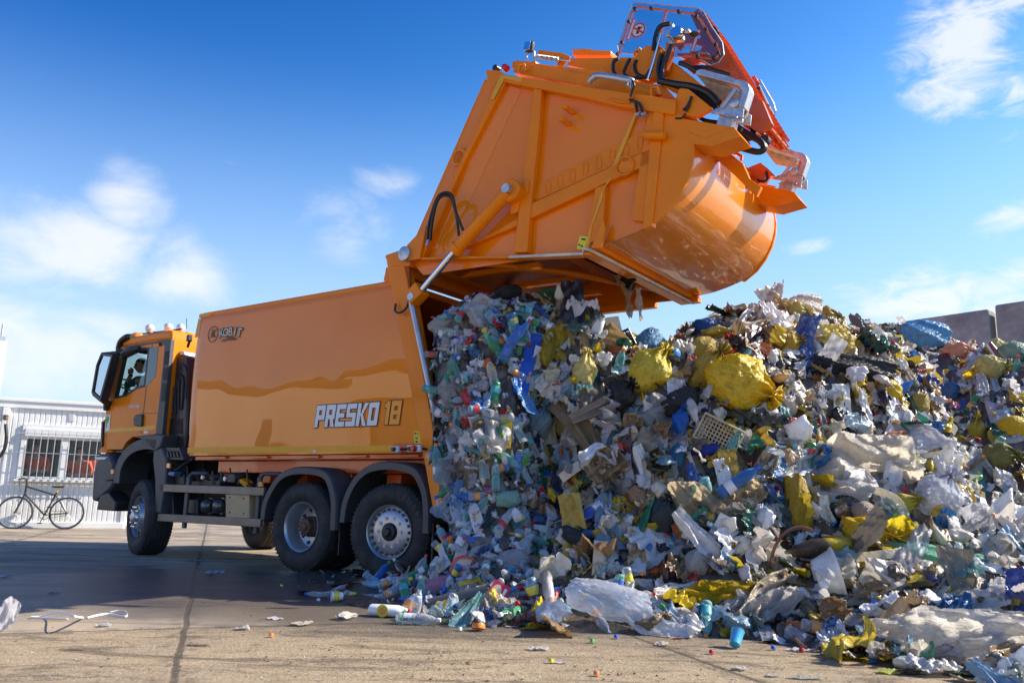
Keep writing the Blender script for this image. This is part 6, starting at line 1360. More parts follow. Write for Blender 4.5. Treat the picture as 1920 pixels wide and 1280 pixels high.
def base(Bg, A, sel, pal, r):
    nx, ny = A.shape[:2]; V, Fc = grid_mesh(A, sel); cc = np.zeros((len(V), 4)); cc[:, 3] = 1; cc[:, :3] = np.array([.15,.12,.09])+r.uniform(-.05, .07, size=(len(V), 1)); V = V.copy(); V[:, 2] -= .0
    Bg.add(V, Fc, cc)
_rt = np.array([_cr, _sr*_sp, -_sr*_cp]); _up = np.array([_sr, -_sp*_cr, _cp*_cr]); _fw = np.array([0, _cp, _sp])
EXC = [(b_[0], b_[1], b_[2]*.40, b_[3]*.46, math.cos(R(b_[4])), math.sin(R(b_[4]))) for b_ in bags]+[(1140,1150,92,44,1,0),(1118,618,45,18,1,0),(1348,815,30,20,1,0),(1530,1088,38,26,1,0),(990,670,9,50,1,0),(870,1068,14,12,1,0),(934,1112,16,14,1,0),(1042,1068,22,14,1,0),(860,1122,50,12,1,0),(1012,1005,9,20,1,0)]
def covered(P):
    d = P-np.array([0, 0, H]); z = d@_fw; px = 960+F*(d@_rt)/z; py = 640-F*(d@_up)/z
    if px < 834-(900-py)*.0 and 876 < py < 1062: return True
    if px < 806 and py < 880: return True
    for (x, y, a, b_, c, s) in EXC:
        dx, dy = px-x, y-py; u = (dx*c+dy*s)/a; v = (-dx*s+dy*c)/b_
        if u*u+v*v < 1: return True
    return False
def crest(i, j): return hp[i, j, 2] > hp[i, :, 2].max()-.22 and hp[i, j, 2] > .8
def isfresh(i, j): return hx[i] < bound(j, NYH)
B1, B2, B3 = Big(), Big(), Big()
base(B1, hp, lambda i, j: isfresh(i, j) and not (hp[i, j, 2] < .0) and not (hx[i] < 838 and (.06 < hp[i, j, 2] < 1.25)), PAL_F, r_); base(B2, hp, lambda i, j: not isfresh(i, j), PAL_O, r_); base(B3, hr_, None, PAL_O, r_)
C, n, ii, jj = surface_samples(hp, 13500, r_, 112)
for k in range(len(C)):
    fr = isfresh(ii[k], jj[k]); low = C[k][2] < .25
    sz = (.068+.19*r_.random()**2.4 if fr else .075+.30*r_.random()**2.3)
    if covered(C[k]): continue
    if hx[ii[k]] < 838 and C[k][2] > 1.25: sz = min(sz, .09)
    if hx[ii[k]] < 800: sz = min(sz, .075)
    if crest(ii[k], jj[k]): sz = min(sz, .085)
    if hx[ii[k]] < 812 and r_.random() < .72+.24*(hx[ii[k]] < 720): continue
    if fr: piece(B1, C[k], n[k], PAL_F, r_, sz, ('sheet','blob','bottle','cup','card','drape','bottle') if r_.random() < .9 else ('bottle',))
    else: piece(B2, C[k], n[k], PAL_O if r_.random() < .82 else PAL_F, r_, sz*1.12, ('sheet','blob','drape','sheet','drape') if r_.random() < .94 else ('bottle','cup'), .55)
C, n, ii, jj = surface_samples(hr_, 4600, r_, 76)
for k in range(len(C)):
    if not covered(C[k]): piece(B3, C[k], n[k], PAL_O if r_.random() < .7 else PAL_F, r_, .09+.22*r_.random()**2.2)
tag(B1.build('refuse_load', M['refuse'], True), 'fresh load of bottles, films and packaging spilling from the truck body', 'refuse heap', kind='stuff')
tag(B2.build('refuse_heap', M['refuse'], True), 'tall soiled heap of bags, films and rags behind and beside the fresh load', 'refuse heap', kind='stuff')
tag(B3.build('refuse_heap', M['refuse'], True), 'farther refuse heap at the right edge below the concrete panels', 'refuse heap', kind='stuff')
# ================================================================== SINGLE PIECES OF REFUSE
hr2 = np.random.default_rng(5)
def mesh_from(name, P, Fc, m, smooth=True, ang=None):
    me = bpy.data.meshes.new(name); me.from_pydata([tuple(map(float, p)) for p in P], [], Fc); me.materials.append(m); me.polygons.foreach_set('use_smooth', [smooth]*len(me.polygons))
    if ang: me.set_sharp_from_angle(angle=R(ang))
    return me
def lumpy(PF, k):
    P, Fc = PF; r = np.random.default_rng(900+k); P = P*(1+ridge_noise(P*2, 4, 2.4, .11, r)+ridge_noise(P*2, 4, 5, .035, r))[:, None]; return P, Fc
def nmesh(name, PF, m): return mesh_from(name, norm3(PF[0]), PF[1], m)
BAGS = []
for k, (a_, pr_, sq_, nk_, n_) in enumerate([(1.15,.45,.66,True,50),(1.5,.25,.60,True,44),(1.0,.6,.62,False,40),(1.3,.3,.60,True,42),(1.3,.12,.52,False,44),(1.2,.6,.66,True,40),(1.1,.3,.58,True,40),(1.25,.4,.62,True,40)]):
    BAGS.append(nmesh('bag_mesh', lumpy(sim_bag(np.random.default_rng(50+k), n_, a_, pr_*.7, sq_, nk_, 24), k), M['bag']))
FILMS = [nmesh('film_mesh', sim_sheet(np.random.default_rng(80+k), 40, 40, [1.2,1.6,.9,2.2,1.4,1.][k], [(.5,.6),(.45,.7),(.55,.55),(.5,.5),(.6,.45),(.4,.5)][k], round_=.3, frames=20), M['film']) for k in range(6)]
DRAPES = [sim_drape(np.random.default_rng(180+k), 60, 22, [3.,4.,2.4][k], [.25,.4,.3][k], 20)[0] for k in range(3)]
CAMP = Vector((0, 0, H))
def place(px, py, lift=.0):
    q = None
    for dy in range(0, 60, 6):
        q = hit(px, py+dy)
        if q is not None: break
    if q is None: return None
    if dy: q = (q[0]+Vector((0, 0, dy*.006*.6)), q[1])
    loc, nor = q; v = (CAMP-loc).normalized(); return loc+v*lift, nor, (loc-CAMP).length
def axes_for(px, py, ang, toward=.35, nor=None):
    # frame: x runs along the picture direction 'ang' (degrees, 0 right, 90 up), z faces out of the heap
    v = -ray(px, py).normalized(); out = (v*(1-toward)+(nor if nor is not None else v)*toward).normalized()
    up = Vector((0, 0, 1)); rt_ = up.cross(out).normalized(); up2 = out.cross(rt_)
    x = rt_*math.cos(R(ang))+up2*math.sin(R(ang)); y = out.cross(x); return x, y, out
SINGLE = []
def put(me, name, px, py, w_, h_, d_, ang, colr, label, cat, group=None, lift=None, toward=.3, axis='z'):
    q = place(px, py); 
    if q is None: return None
    loc, nor, dist = q; k = dist/F; W, Hh = w_*k, h_*k; D_ = d_*k
    x, y, o_ = axes_for(px, py, ang, toward, nor)
    loc = loc-ray(px, py).normalized()*(D_*.42+.03 if lift is None else lift)
    Rm = Matrix((x*1., y*1., o_*1.)).transposed()
    if axis == 'z': Bm = Matrix(((0,0,W),(-Hh,0,0),(0,-D_,0)))       # mesh z -> picture x, mesh x -> picture y, mesh y -> out
    else: Bm = Matrix(((W,0,0),(0,Hh,0),(0,0,D_)))
    ob = bpy.data.objects.new(name, me); col.objects.link(ob); m4 = (Rm @ Bm).to_4x4(); m4.translation = loc; ob.matrix_world = m4
    lo = min(((m4 @ Vector(c)).z for c in ob.bound_box)); 
    if lo < -.01: m4.translation.z += -.01-lo; ob.matrix_world = m4
    ob.color = (*colr[:3], colr[3] if len(colr) > 3 else 1.)
    tag(ob, label, cat, group); SINGLE.append(ob); return ob
for i, (px, py, ln, wd_, an, c, k, lab) in enumerate(bags):
    big_ = 'film' in lab or 'white' in lab or 'tan' in lab or 'rag' in lab or 'flattened' in lab or 'scrap' in lab
    if big_: put(FILMS[(k+i) % 6], 'plastic_bag', px, py, ln*1.05, wd_*1.25, min(ln, wd_)*.8, an, c, lab, 'bag', axis='x')
    else: put(BAGS[k if i % 3 else (k+6) % 8 if k in (0,1,3,5) else k], 'plastic_bag', px, py, ln*1.0, wd_*1.04, min(ln, wd_)*.85, an, c, lab, 'bag', axis='x')
# translucent white sheet in the front shade, draped films
def ribbon(name, pts, wid, m, colr, label, cat, lift=.04, nseg=14, rough=.3, flat=None):
    P = []
    for x, y in pts:
        q = place(x, y, lift) 
        if q: P.append(q[0])
    C_ = bez(P, nseg); r = np.random.default_rng(len(pts)*31+int(pts[0][0])); nw = 12; V = []; k0 = r.uniform(0, 6)
    D_ = DRAPES[int(pts[0][0]) % 3].reshape(60, 22, 3); D_ = D_-D_.mean((0, 1)); wd0 = np.ptp(D_[..., 1]); n_ = len(C_); f0 = 1. if rough > .15 else 0.
    for i in range(60):
        s_ = i/59*(n_-1); a = min(n_-2, int(s_)); c = C_[a].lerp(C_[a+1], s_-a); t = (C_[a+1]-C_[a]).normalized(); v = (CAMP-c).normalized(); s = t.cross(v).normalized(); o_ = s.cross(t)
        for j in range(22):
            y_, z_ = D_[i, j, 1]/wd0, D_[i, j, 2]/wd0
            if not f0: y_ = (j/21-.5); z_ = .03*math.sin(i*.4)
            V.append(c+s*y_*wid*1.15+o_*z_*wid*1.1)
    for v_ in V: v_.z = max(v_.z, .006)
    Fc = gridF(60, 22)
    ob = bpy.data.objects.new(name, mesh_from(name, V, Fc, m)); col.objects.link(ob); ob.color = (*colr[:3], colr[3] if len(colr) > 3 else 1.); sm_ = ob.modifiers.new('thick', 'SOLIDIFY'); sm_.thickness = .0015
    return tag(ob, label, cat)
ribbon('plastic_film', [(1820,650),(1826,700),(1830,755)], .22, M['film'], (.80,.80,.82,.75), 'clear film strip hanging in the far heap below the blue bag', 'film')
ribbon('plastic_film', [(1858,690),(1868,760),(1884,832)], .26, M['film'], (.82,.82,.86,.85), 'long white film strip hanging right of the other in the far heap', 'film')
ribbon('plastic_film', [(1712,775),(1748,825),(1790,878)], .22, M['film'], (.84,.80,.68,.95), 'straight cream film strip running down the right edge of the near heap', 'film', .08)
ribbon('plastic_film', [(1532,760),(1548,810),(1530,850),(1480,862),(1425,880)], .20, M['film'], (.74,.76,.80,.8), 'long grey white film looping through the middle of the heap', 'film', .07)
ribbon('plastic_film', [(1262,868),(1272,920),(1266,985)], .06, M['film'], (.70,.68,.64,1), 'narrow pale strip hanging below the grey white bag', 'strip')
ribbon('plastic_film', [(1360,600),(1415,612),(1480,596),(1505,580)], .20, M['film'], (.82,.76,.72,.9), 'pinkish white film draped along the crest of the heap', 'film', .06)
ribbon('plastic_film', [(1640,600),(1668,640),(1690,690),(1710,730)], .12, M['film'], (.74,.66,.56,.9), 'torn beige film streaming down from the crest', 'film', .05)
ribbon('packing_strap', [(1640,918),(1682,938),(1702,985),(1704,1028),(1650,1040),(1560,1048)], .06, M['film'], (.80,.74,.60,1), 'cream packing strap bent over the yellow bags in the right foreground', 'strap', .20, rough=.1)
ribbon('packing_strap', [(1905,1080),(1900,1130),(1912,1200)], .05, M['film'], (.80,.76,.68,1), 'cream strap hanging at the right edge of the foreground', 'strap', .12, rough=.1)
ribbon('plastic_film', [(1490,1080),(1450,1110),(1410,1150),(1380,1170)], .26, M['film'], (.62,.54,.42,.9), 'dirty clear film pulled towards the ground left of the white tray', 'film', .10)
ribbon('plastic_film', [(1330,930),(1375,880),(1395,865)], .16, M['film'], (.52,.42,.28,.95), 'brown smeared film stretched across the dark hollow', 'film', .06)
ribbon('plastic_film', [(1240,800),(1232,850),(1245,905)], .16, M['film'], (.70,.64,.54,.95), 'cream rag hanging below the greyish white film bag', 'rag', .06)
ribbon('plank', [(1003,625),(992,670),(975,738)], .13, M['bag'], (.015,.10,.62,1), 'long deep blue plastic board standing in the fresh load', 'board', .10, rough=.02)
ribbon('plank', [(1062,1005),(1048,1035),(1036,1058)], .01, M['bag'], (.5,.4,.2,1), 'thin tan lath low in the fresh load', 'lath', .05)
# milky sheet bag lying on the ground
milky = put(nmesh('sack_mesh', sim_bag(np.random.default_rng(777), 30, 1.35, 1.1, .84, False, 26), M['bag']), 'plastic_bag', 1140, 1146, 156, 66, 50, -10, (.74,.80,.92,.42), 'milky translucent plastic sack on the ground before the heap', 'bag', lift=.15, axis='x')
# small rigid things
def rigid(name, px, py, parts, label, cat, ang=0, tilt=.3, lift=.05, scale=1., roll=0., ground=False):
    q = place(px, py, lift)
    loc, nor, dist = q
    if ground: x, y, o_ = Matrix.Rotation(R(ang), 3, 'Z') @ Vector((1,0,0)), Matrix.Rotation(R(ang), 3, 'Z') @ Vector((0,1,0)), Vector((0,0,1)); loc = G(px, py, 0)
    else: x, y, o_ = axes_for(px, py, ang, tilt, nor)
    m4 = (Matrix((x, y, o_)).transposed() @ Matrix.Rotation(roll, 3, 'X')).to_4x4(); m4.translation = loc
    e = empty(name, m4 @ Matrix.Scale(scale, 4), label, cat)
    for (n_, mb_, m_) in parts:
        o = mb_.build(n_, m_, e, smooth=40)
    lo = 9
    for ch in e.children:
        for c in ch.bound_box: lo = min(lo, (e.matrix_world @ Vector(c)).z)
    if lo < 0 or ground: e.matrix_world = Matrix.Translation((0,0,-lo+.001)) @ e.matrix_world
    return e
def colm(name, c, rough=.35, coat=.3): 
    if name in bpy.data.materials: return bpy.data.materials[name]
    return mat(name, c, rough, coat=coat, var=.1, vscale=20, dirt=.25, dirtc=(.2,.15,.1))
def petmat(name, tint, fac=.18):
    m, nt, b = nm(name); N = nt.nodes; L = nt.links
    t = N.new('ShaderNodeBsdfTransparent'); t.inputs[0].default_value = (*tint, 1)
    b.inputs['Base Color'].default_value = (*[min(1, x*.8+.05) for x in tint], 1); b.inputs['Roughness'].default_value = .12; b.inputs['Specular IOR Level'].default_value = .9
    tc = N.new('ShaderNodeTexCoord'); n = N.new('ShaderNodeTexNoise'); n.inputs['Scale'].default_value = 18; L.new(tc.outputs['Object'], n.inputs[0]); bp = N.new('ShaderNodeBump'); bp.inputs['Distance'].default_value = .02; L.new(n.outputs[0], bp.inputs['Height']); L.new(bp.outputs[0], b.inputs['Normal'])
    lw = N.new('ShaderNodeLayerWeight'); ad = N.new('ShaderNodeMath'); ad.operation = 'MULTIPLY_ADD'; L.new(lw.outputs['Facing'], ad.inputs[0]); ad.inputs[1].default_value = .55; ad.inputs[2].default_value = fac; ad.use_clamp = True
    x = N.new('ShaderNodeMixShader'); L.new(ad.outputs[0], x.inputs[0]); L.new(t.outputs[0], x.inputs[1]); L.new(b.outputs[0], x.inputs[2]); L.new(x.outputs[0], N['Material Output'].inputs[0]); return m
PET = {'clear': petmat('clear_pet', (.86,.90,.94)), 'teal': petmat('teal_pet', (.40,.80,.78), .25), 'blue': petmat('blue_pet', (.08,.35,.85), .35), 'green': petmat('green_pet', (.10,.52,.22), .35), 'paleblue': petmat('pale_blue_pet', (.55,.80,.95), .22)}
BOT = [(0,-.155),(.030,-.155),(.042,-.148),(.043,-.12),(.037,-.11),(.043,-.10),(.043,-.03),(.036,-.01),(.043,.01),(.043,.05),(.036,.09),(.018,.125),(.0125,.135),(.0125,.148)]
def bottle_meshes(seed, crush):
    r = np.random.default_rng(seed); b = MB(); n = 16; pr = []
    for (r0, t0), (r1, t1) in zip(BOT, BOT[1:]):
        for k in range(2): pr.append((r0+(r1-r0)*k/2, t0+(t1-t0)*k/2))
    pr.append(BOT[-1]); b.lathe(pr, (0,0,0), (0,0,1), n)
    lb = MB(); lb.lathe([(.0445,-.095),(.0445,-.035)], (0,0,0), (0,0,1), n); cp_ = MB(); cp_.lathe([(0,.168),(.0145,.168),(.016,.164),(.016,.140),(.0145,.138)], (0,0,0), (0,0,1), 12)
    sd = int(seed)
    def df(V):
        P = np.array([list(v) for v in V]); rr = np.random.default_rng(sd)
        s = ridge_noise(P*12, 4, 3., crush, rr); f = np.clip((.13-np.abs(P[:, 2]))/.05, 0, 1); P[:, :2] *= (1+s*f)[:, None]; P[:, 0] += .25*crush*np.sin(P[:, 2]*16+sd)*.1; P[:, 1] *= 1-crush*1.6*f; return [tuple(p) for p in P]
    b.v = df(b.v); lb.v = df(lb.v); out = []
    for nme, q in (('body', b), ('label', lb), ('cap', cp_)):
        o = q.build(nme, M['white'], None, smooth=60); out.append(o.data); bpy.data.objects.remove(o)
    return out
BM = [bottle_meshes(k+3, [.02,.12,.2,.28,.08,.35][k]) for k in range(6)]
def with_mat(me, m): c = me.copy(); c.materials.clear(); c.materials.append(m); return c
_bc = {}
def bottle(px, py, ang, kind, cap, lab, label, group=None, size=1., k=0, out=.0, roll=0., ground=False, lift=.03, lean=0.):
    q = place(px, py, lift)
    if q is None: return None
    loc, nor, dist = q; x, y, o_ = axes_for(px, py, ang, .4, nor); ax = (x+o_*out).normalized(); y2 = o_.cross(ax).normalized(); z2 = ax.cross(y2)
    if ground: loc = G(px, py, .04); ax = Vector((math.cos(R(ang)), math.sin(R(ang)), lean)).normalized(); y2 = Vector((0,0,1)).cross(ax).normalized(); z2 = ax.cross(y2)
    m4 = (Matrix((y2, z2, ax)).transposed() @ Matrix.Rotation(roll, 3, 'Z')).to_4x4(); m4.translation = loc
    e = empty('plastic_bottle', m4 @ Matrix.Scale(size, 4), label, 'bottle', group)
    for i, (nme, m_) in enumerate((('body', PET[kind] if kind in PET else colm(*kind)), ('label', lab), ('cap', cap))):
        if m_ is None: continue
        key = (k, i, m_.name)
        if key not in _bc: _bc[key] = with_mat(BM[k][i], m_)
        o = bpy.data.objects.new(nme, _bc[key]); col.objects.link(o); o.parent = e
    return e
CAPS = [colm('cap_'+n_, c) for n_, c in (('red',(.65,.02,.02)),('blue',(.02,.12,.6)),('white',(.8,.8,.8)),('green',(.08,.5,.05)),('yellow',(.8,.6,.02)),('orange',(.85,.25,.02)))]
LABS = [colm('label_'+n_, c) for n_, c in (('white',(.8,.8,.8)),('orange',(.8,.3,.05)),('blue',(.03,.12,.5)),('red',(.6,.03,.03)),('green',(.1,.4,.05)),('teal',(.05,.4,.45)),('yellow',(.8,.65,.05)))]
# bottles one can single out
def blabel(e, txt, m, size=.03, z=.0, off=.047): 
    for a in (0, PI/2, PI, -PI/2): text_mesh(txt, size, m, 'lettering', e, Matrix.Rotation(a, 4, 'Z') @ Matrix.Translation((0, -off, -.065+z)) @ Matrix.Rotation(PI/2, 4, 'X') @ Matrix.Rotation(PI/2, 4, 'Z'), 0, .0005)
bottle(712, 1078, 62, 'blue', CAPS[3], LABS[2], 'blue bottle with a green cap leaning on the rear tyre', size=1.15, k=4, lift=.12)
e = bottle(755, 1072, 128, ('cola_dark', (.10,.055,.03), .15, 1.), CAPS[2], LABS[0], 'brown drink bottle with a white label leaning on the rear wheel', size=1.15, k=0, lift=.12); blabel(e, 'Kofola', M['darkred'])
e = bottle(783, 1160, 172-180, 'clear', CAPS[2], LABS[0], 'clear bottle lying foremost on the concrete beside the white detergent bottle', size=1.05, k=0, ground=True); e.rotation_euler.z += 0; blabel(e, 'KINLEY', M['ink'])
bottle(740, 1105, 40, 'clear', CAPS[4], LABS[1], 'clear bottle with an orange label lying under the brown drink bottle', size=1.1, k=1, lift=.06)
bottle(603, 1113, 185, 'clear', CAPS[1], None, 'clear bottle with a blue cap, farthest left of the spilled litter', size=.9, k=2, ground=True)
bottle(628, 1107, 20, 'clear', CAPS[0], None, 'clear bottle with a red cap standing up beside the farthest left one', size=.8, k=1, ground=True, lean=.5)
bottle(676, 1116, -15, 'clear', CAPS[2], LABS[6], 'crushed clear bottle with a printed label left of the blue bottle', size=1.0, k=3, ground=True)
bottle(789, 915, 88, 'clear', None, LABS[1], 'upright clear bottle with an orange label caught at the truck corner', size=1.05, k=0, lift=.2)
bottle(786, 1124, 178, 'blue', CAPS[1], LABS[2], 'blue bottle lying in front of the pink bag', size=1.0, k=4, lift=.05)
bottle(1062, 1108, 10, 'paleblue', CAPS[2], LABS[2], 'pale blue bottle left of the milky sack', size=1.1, k=1)
bottle(1385, 902, 35, 'blue', CAPS[1], LABS[0], 'blue bottle with a white label in the clear film at the heap centre', size=1.3, k=4, lift=.15)
bottle(1005, 1150, 20, 'clear', CAPS[1], None, 'crushed clear bottle lying left of the milky sack', size=1.1, k=3)
bottle(958, 645, 60, 'blue', CAPS[1], LABS[2], 'dark blue bottle high in the fresh load left of the blue board', size=1.25, k=4, lift=.12)
bottle(975, 625, 55, 'blue', CAPS[0], None, 'blue bottle just above the dark blue one high in the fresh load', size=1.1, k=1, lift=.12)
bottle(800, 625, 75, 'blue', CAPS[1], LABS[2], 'dark blue bottle at the upper left edge of the fresh load', size=1.2, k=4, lift=.1)
bottle(820, 868, 95, 'teal', CAPS[5], LABS[0], 'greenish bottle with an orange cap at the lower end of the silver post pipe', size=1.2, k=0, lift=.15)
bottle(932, 655, 130, 'green', CAPS[3], None, 'dark green bottle in the upper part of the fresh load', size=1.15, k=1, lift=.1)
bottle(845, 700, 60, 'green', CAPS[2], None, 'green bottle at the left of the fresh load below the opening', size=1.2, k=1, lift=.1)
bottle(870, 1002, 60, 'clear', CAPS[5], LABS[0], 'clear crushed bottle beside the mudguard at the foot of the load', size=1.1, k=3, lift=.1)
# the many others, by where they lie
zones = [('bottle in the top of the fresh load under the hopper', (815,1030,575,690), 26), ('bottle in the middle of the fresh load', (815,1010,700,860), 30),
         ('bottle in the lower part of the fresh load', (830,1030,870,1040), 32), ('bottle at the foot of the fresh load', (700,1240,1065,1165), 44), ('bottle in the old heap', (1080,1700,650,1180), 24), ('bottle in the far heap', (1740,1910,690,900), 8)]
KN = {'clear':'clear', 'teal':'greenish', 'blue':'blue', 'green':'green', 'paleblue':'pale blue'}
for zn, (xa, xb, ya, yb), cnt in zones:
    for i in range(cnt):
        kd = hr2.choice(['clear','clear','clear','clear','teal','paleblue','paleblue','blue','teal','green'] if 'old' not in zn else ['clear','clear','blue','green','teal'])
        px, py = hr2.uniform(xa, xb), hr2.uniform(ya, yb); 
        bottle(px, py, hr2.uniform(0, 360), kd, CAPS[hr2.integers(6)] if hr2.random() < .8 else None, LABS[hr2.integers(7)] if hr2.random() < .6 else None, 'crushed '+KN[kd]+' plastic '+zn, KN[kd]+' bottles, '+zn.replace('bottle in ', ''), size=hr2.uniform(.75, 1.15), k=int(hr2.integers(6)), out=hr2.normal()*.4, lift=hr2.uniform(.02, .10))
# detergent bottle, tube, pipe, cartons, lids, shoe, crates
d = MB(); d.lathe([(0,-.14),(.045,-.14),(.05,-.13),(.05,.06),(.035,.10),(.02,.115)], (0,0,.05), (1,0,0), 20); d.v = [(x, y*1.1, (z-.05)*.8+.04) for x, y, z in d.v]
c_ = MB(); c_.lathe([(.018,.115),(.02,.12),(.016,.15),(0,.155)], (0,0,.04), (1,0,0), 14); l_ = MB(); l_.lathe([(0,0),(.04,0),(.042,-.002)], (-.03,-.0565,.045), (0,1,0), 20); l_.v = [(x*1.0, y, z) for x, y, z in l_.v]; l2 = MB(); l2.lathe([(0,0),(.026,0)], (-.03,-.0585,.045), (0,1,0), 16)
rigid('detergent_bottle', 730, 1156, [('body', d, M['white']), ('cap', c_, M['red']), ('label', l_, LABS[6]), ('label_centre', l2, LABS[1])], 'white detergent bottle with a yellow oval label lying on the concrete', 'bottle', -14, ground=True, scale=1.15)
p_ = MB(); A1 = place(802, 1136, .03)[0]; A2 = place(915, 1108, .10)[0]; A1.z = .075; A2.z = max(A2.z, .14)
p_.tube([A1, A1.lerp(A2, .5), A2], .055, 24, False); p_.tube([A1+(A2-A1)*.002, A2], .050, 24, False); tag(p_.build('drain_pipe', mat('grey_pvc', (.075,.08,.09), .35, dirt=.3)), 'dark grey plastic drain pipe lying at the foot of the fresh load', 'pipe')
def card(w_, h_, t_=.004, bend=.0):
    mb = MB(); mb.grid(8, 3, lambda a, b: ((a-.5)*w_, (b-.5)*h_, bend*math.sin(a*PI))); mb.grid(8, 3, lambda a, b: ((a-.5)*w_, (b-.5)*h_, bend*math.sin(a*PI)-t_)); return mb
def oval(rx, ry, z, c=(0,0)): mb = MB(); n = 20; mb.add([(c[0]+rx*math.cos(k*2*PI/n), c[1]+ry*math.sin(k*2*PI/n), z) for k in range(n)], [tuple(range(n))]); return mb
rigid('food_carton', 934, 1112, [('carton', MB().box((0,0,0),(.17,.15,.05)), colm('carton_red', (.62,.03,.06))), ('picture', oval(.06,.04,.027,(0,.02)), colm('cream_print', (.8,.6,.4))), ('title', MB().box((0,-.045,.026),(.11,.022,.002)), M['white'])], 'red food carton with a cream oval picture above the drain pipe', 'carton', 62, lift=.08)
rigid('crisps_tube', 905, 1150, [('tube', MB().lathe([(0,-.1),(.035,-.1),(.037,-.095),(.037,.095),(.035,.1),(0,.1)], (0,0,.037), (1,0,0), 20), colm('carton_red', (.62,.03,.06))), ('lid', MB().lathe([(.038,-.1),(.038,-.085),(.0375,-.085)], (0,0,.037), (1,0,0), 20), CAPS[2]), ('print', MB().lathe([(.0375,.03),(.0375,.07)], (0,0,.037), (1,0,0), 20), M['white'])], 'red cardboard tube with a white end lying before the drain pipe', 'tube', -8, ground=True)
rigid('bucket_lid', 871, 1068, [('rim', MB().lathe([(.10,0),(.125,.005),(.13,.02),(.125,.03),(.105,.025),(.10,0)], (0,0,0), (0,0,1), 32), M['red']), ('disc', MB().lathe([(0,.012),(.103,.012)], (0,0,0), (0,0,1), 28), colm('lid_pink', (.75,.5,.42))), ('mark', MB().box((0,0,.014),(.08,.012,.002)).box((0,0,.0145),(.012,.07,.002)), M['red'])], 'round red-rimmed lid with a pale centre on the litter by the wheel', 'lid', 10, tilt=.2, lift=.10)
rigid('toy_console', 1042, 1068, [('case', MB().box((0,0,0),(.21,.13,.03)), colm('lilac', (.45,.45,.72))), ('screen', MB().box((-.01,0,.016),(.08,.05,.003)), M['ink'])], 'lilac plastic case with a small dark screen in the shaded litter', 'plastic case', 15, lift=.08)
rigid('carton_scrap', 1012, 1005, [('sheet', card(.22,.13,.006,.03), colm('cardboard_white', (.66,.64,.58)))], 'creased white cardboard flap standing in the lower fresh load', 'cardboard', 85, lift=.08)
rigid('carton_scrap', 1124, 1048, [('sheet', card(.30,.11,.006,.02), colm('cardboard_cream', (.70,.60,.46)))], 'torn cream cardboard strip standing low between the loads', 'cardboard', 86, lift=.08)
rigid('carton_scrap', 1064, 835, [('sheet', card(.36,.05,.008,.0), colm('cardboard_cream', (.70,.60,.46)))], 'narrow beige board slanting beside the dark cleft', 'board', 52, lift=.12)
rigid('carton_scrap', 1075, 880, [('sheet', card(.30,.09,.01,.01), colm('cardboard_cream', (.70,.60,.46)))], 'beige board end below the slanting board at the cleft', 'board', 35, lift=.12)
def crate(w_, h_, nx, ny, r): mb = MB(); bar_mesh(mb, Vector((-w_/2,-h_/2,0)), Vector((w_,0,0)), Vector((0,h_,0)), nx, ny, 0, r); mb.tube([(-w_/2,-h_/2,.02),(w_/2,-h_/2,.02),(w_/2,h_/2,.02),(-w_/2,h_/2,.02),(-w_/2,-h_/2,.02)], r*2, 6); return mb
rigid('broken_crate', 1348, 815, [('grating', crate(.38,.24,12,7,.006), colm('beige_plastic', (.55,.44,.27)))], 'beige broken crate with a slotted side in the heap centre', 'crate', -28, lift=.10)
rigid('broken_crate', 1166, 640, [('grating', crate(.24,.18,6,5,.008), M['ink'])], 'black broken crate above the black bag', 'crate', 25, lift=.14)
rigid('broken_crate', 1118, 618, [('shell', card(.55,.20,.01,.06), colm('beige_plastic', (.55,.44,.27))), ('holes', MB().box((-.1,.02,.06),(.03,.05,.004)).box((-.04,.02,.066),(.03,.05,.004)).box((.02,.02,.066),(.03,.05,.004)).box((.08,.02,.06),(.03,.05,.004)), M['ink'])], 'curved beige basket side with square holes at the top of the fresh load', 'basket', 14, lift=.15)
rigid('white_tray', 1530, 1088, [('tray', MB().lathe([(.10,0),(.14,.11),(.15,.115),(.145,.10)], (0,0,0), (1,0,0), 24), colm('dirty_white', (.75,.72,.64)))], 'broken dirty white bucket inside the brown cable ring', 'bucket', 15, lift=.15, scale=1.5)
rg = MB(); q = place(1505, 1075, .16); x, y, o_ = axes_for(1505, 1075, 0, .1, q[1]); rg.tube([q[0]+(x*math.cos(a)*.24+y*math.sin(a)*.36)+o_*.03*math.sin(3*a) for a in np.linspace(R(70), R(285), 26)], .014, 8)
tag(rg.build('cable', colm('brown_rubber', (.20,.075,.035))), 'thick reddish brown cable bent in an open ring at the right of the heap', 'cable')
rg = MB(); rg.tube(bez([place(x_, y_, .10)[0] for x_, y_ in ((1478,1160),(1490,1195),(1512,1215))]), .012, 8); tag(rg.build('cable', colm('brown_rubber', (.20,.075,.035))), 'short brown cable end by the blue bag at the foot of the heap', 'cable')
for pts, lb in (([(1528,1050),(1545,1044),(1558,1060),(1556,1078)], 'thin yellow wire arching over the brown cable ring'), ([(1540,1068),(1540,1100),(1530,1140),(1535,1165)], 'thin yellow wire hanging inside the brown cable ring'), ([(1590,1185),(1630,1180),(1665,1168)], 'thin yellow wire lying across the lower right heap'), ([(1575,1190),(1585,1200),(1588,1228)], 'thin yellow wire hooked above the ground at the right')):
    rg = MB(); rg.tube(bez([place(x_, y_, .16)[0] for x_, y_ in pts]), .004, 6); tag(rg.build('wire', M['yellow']), lb, 'wire')
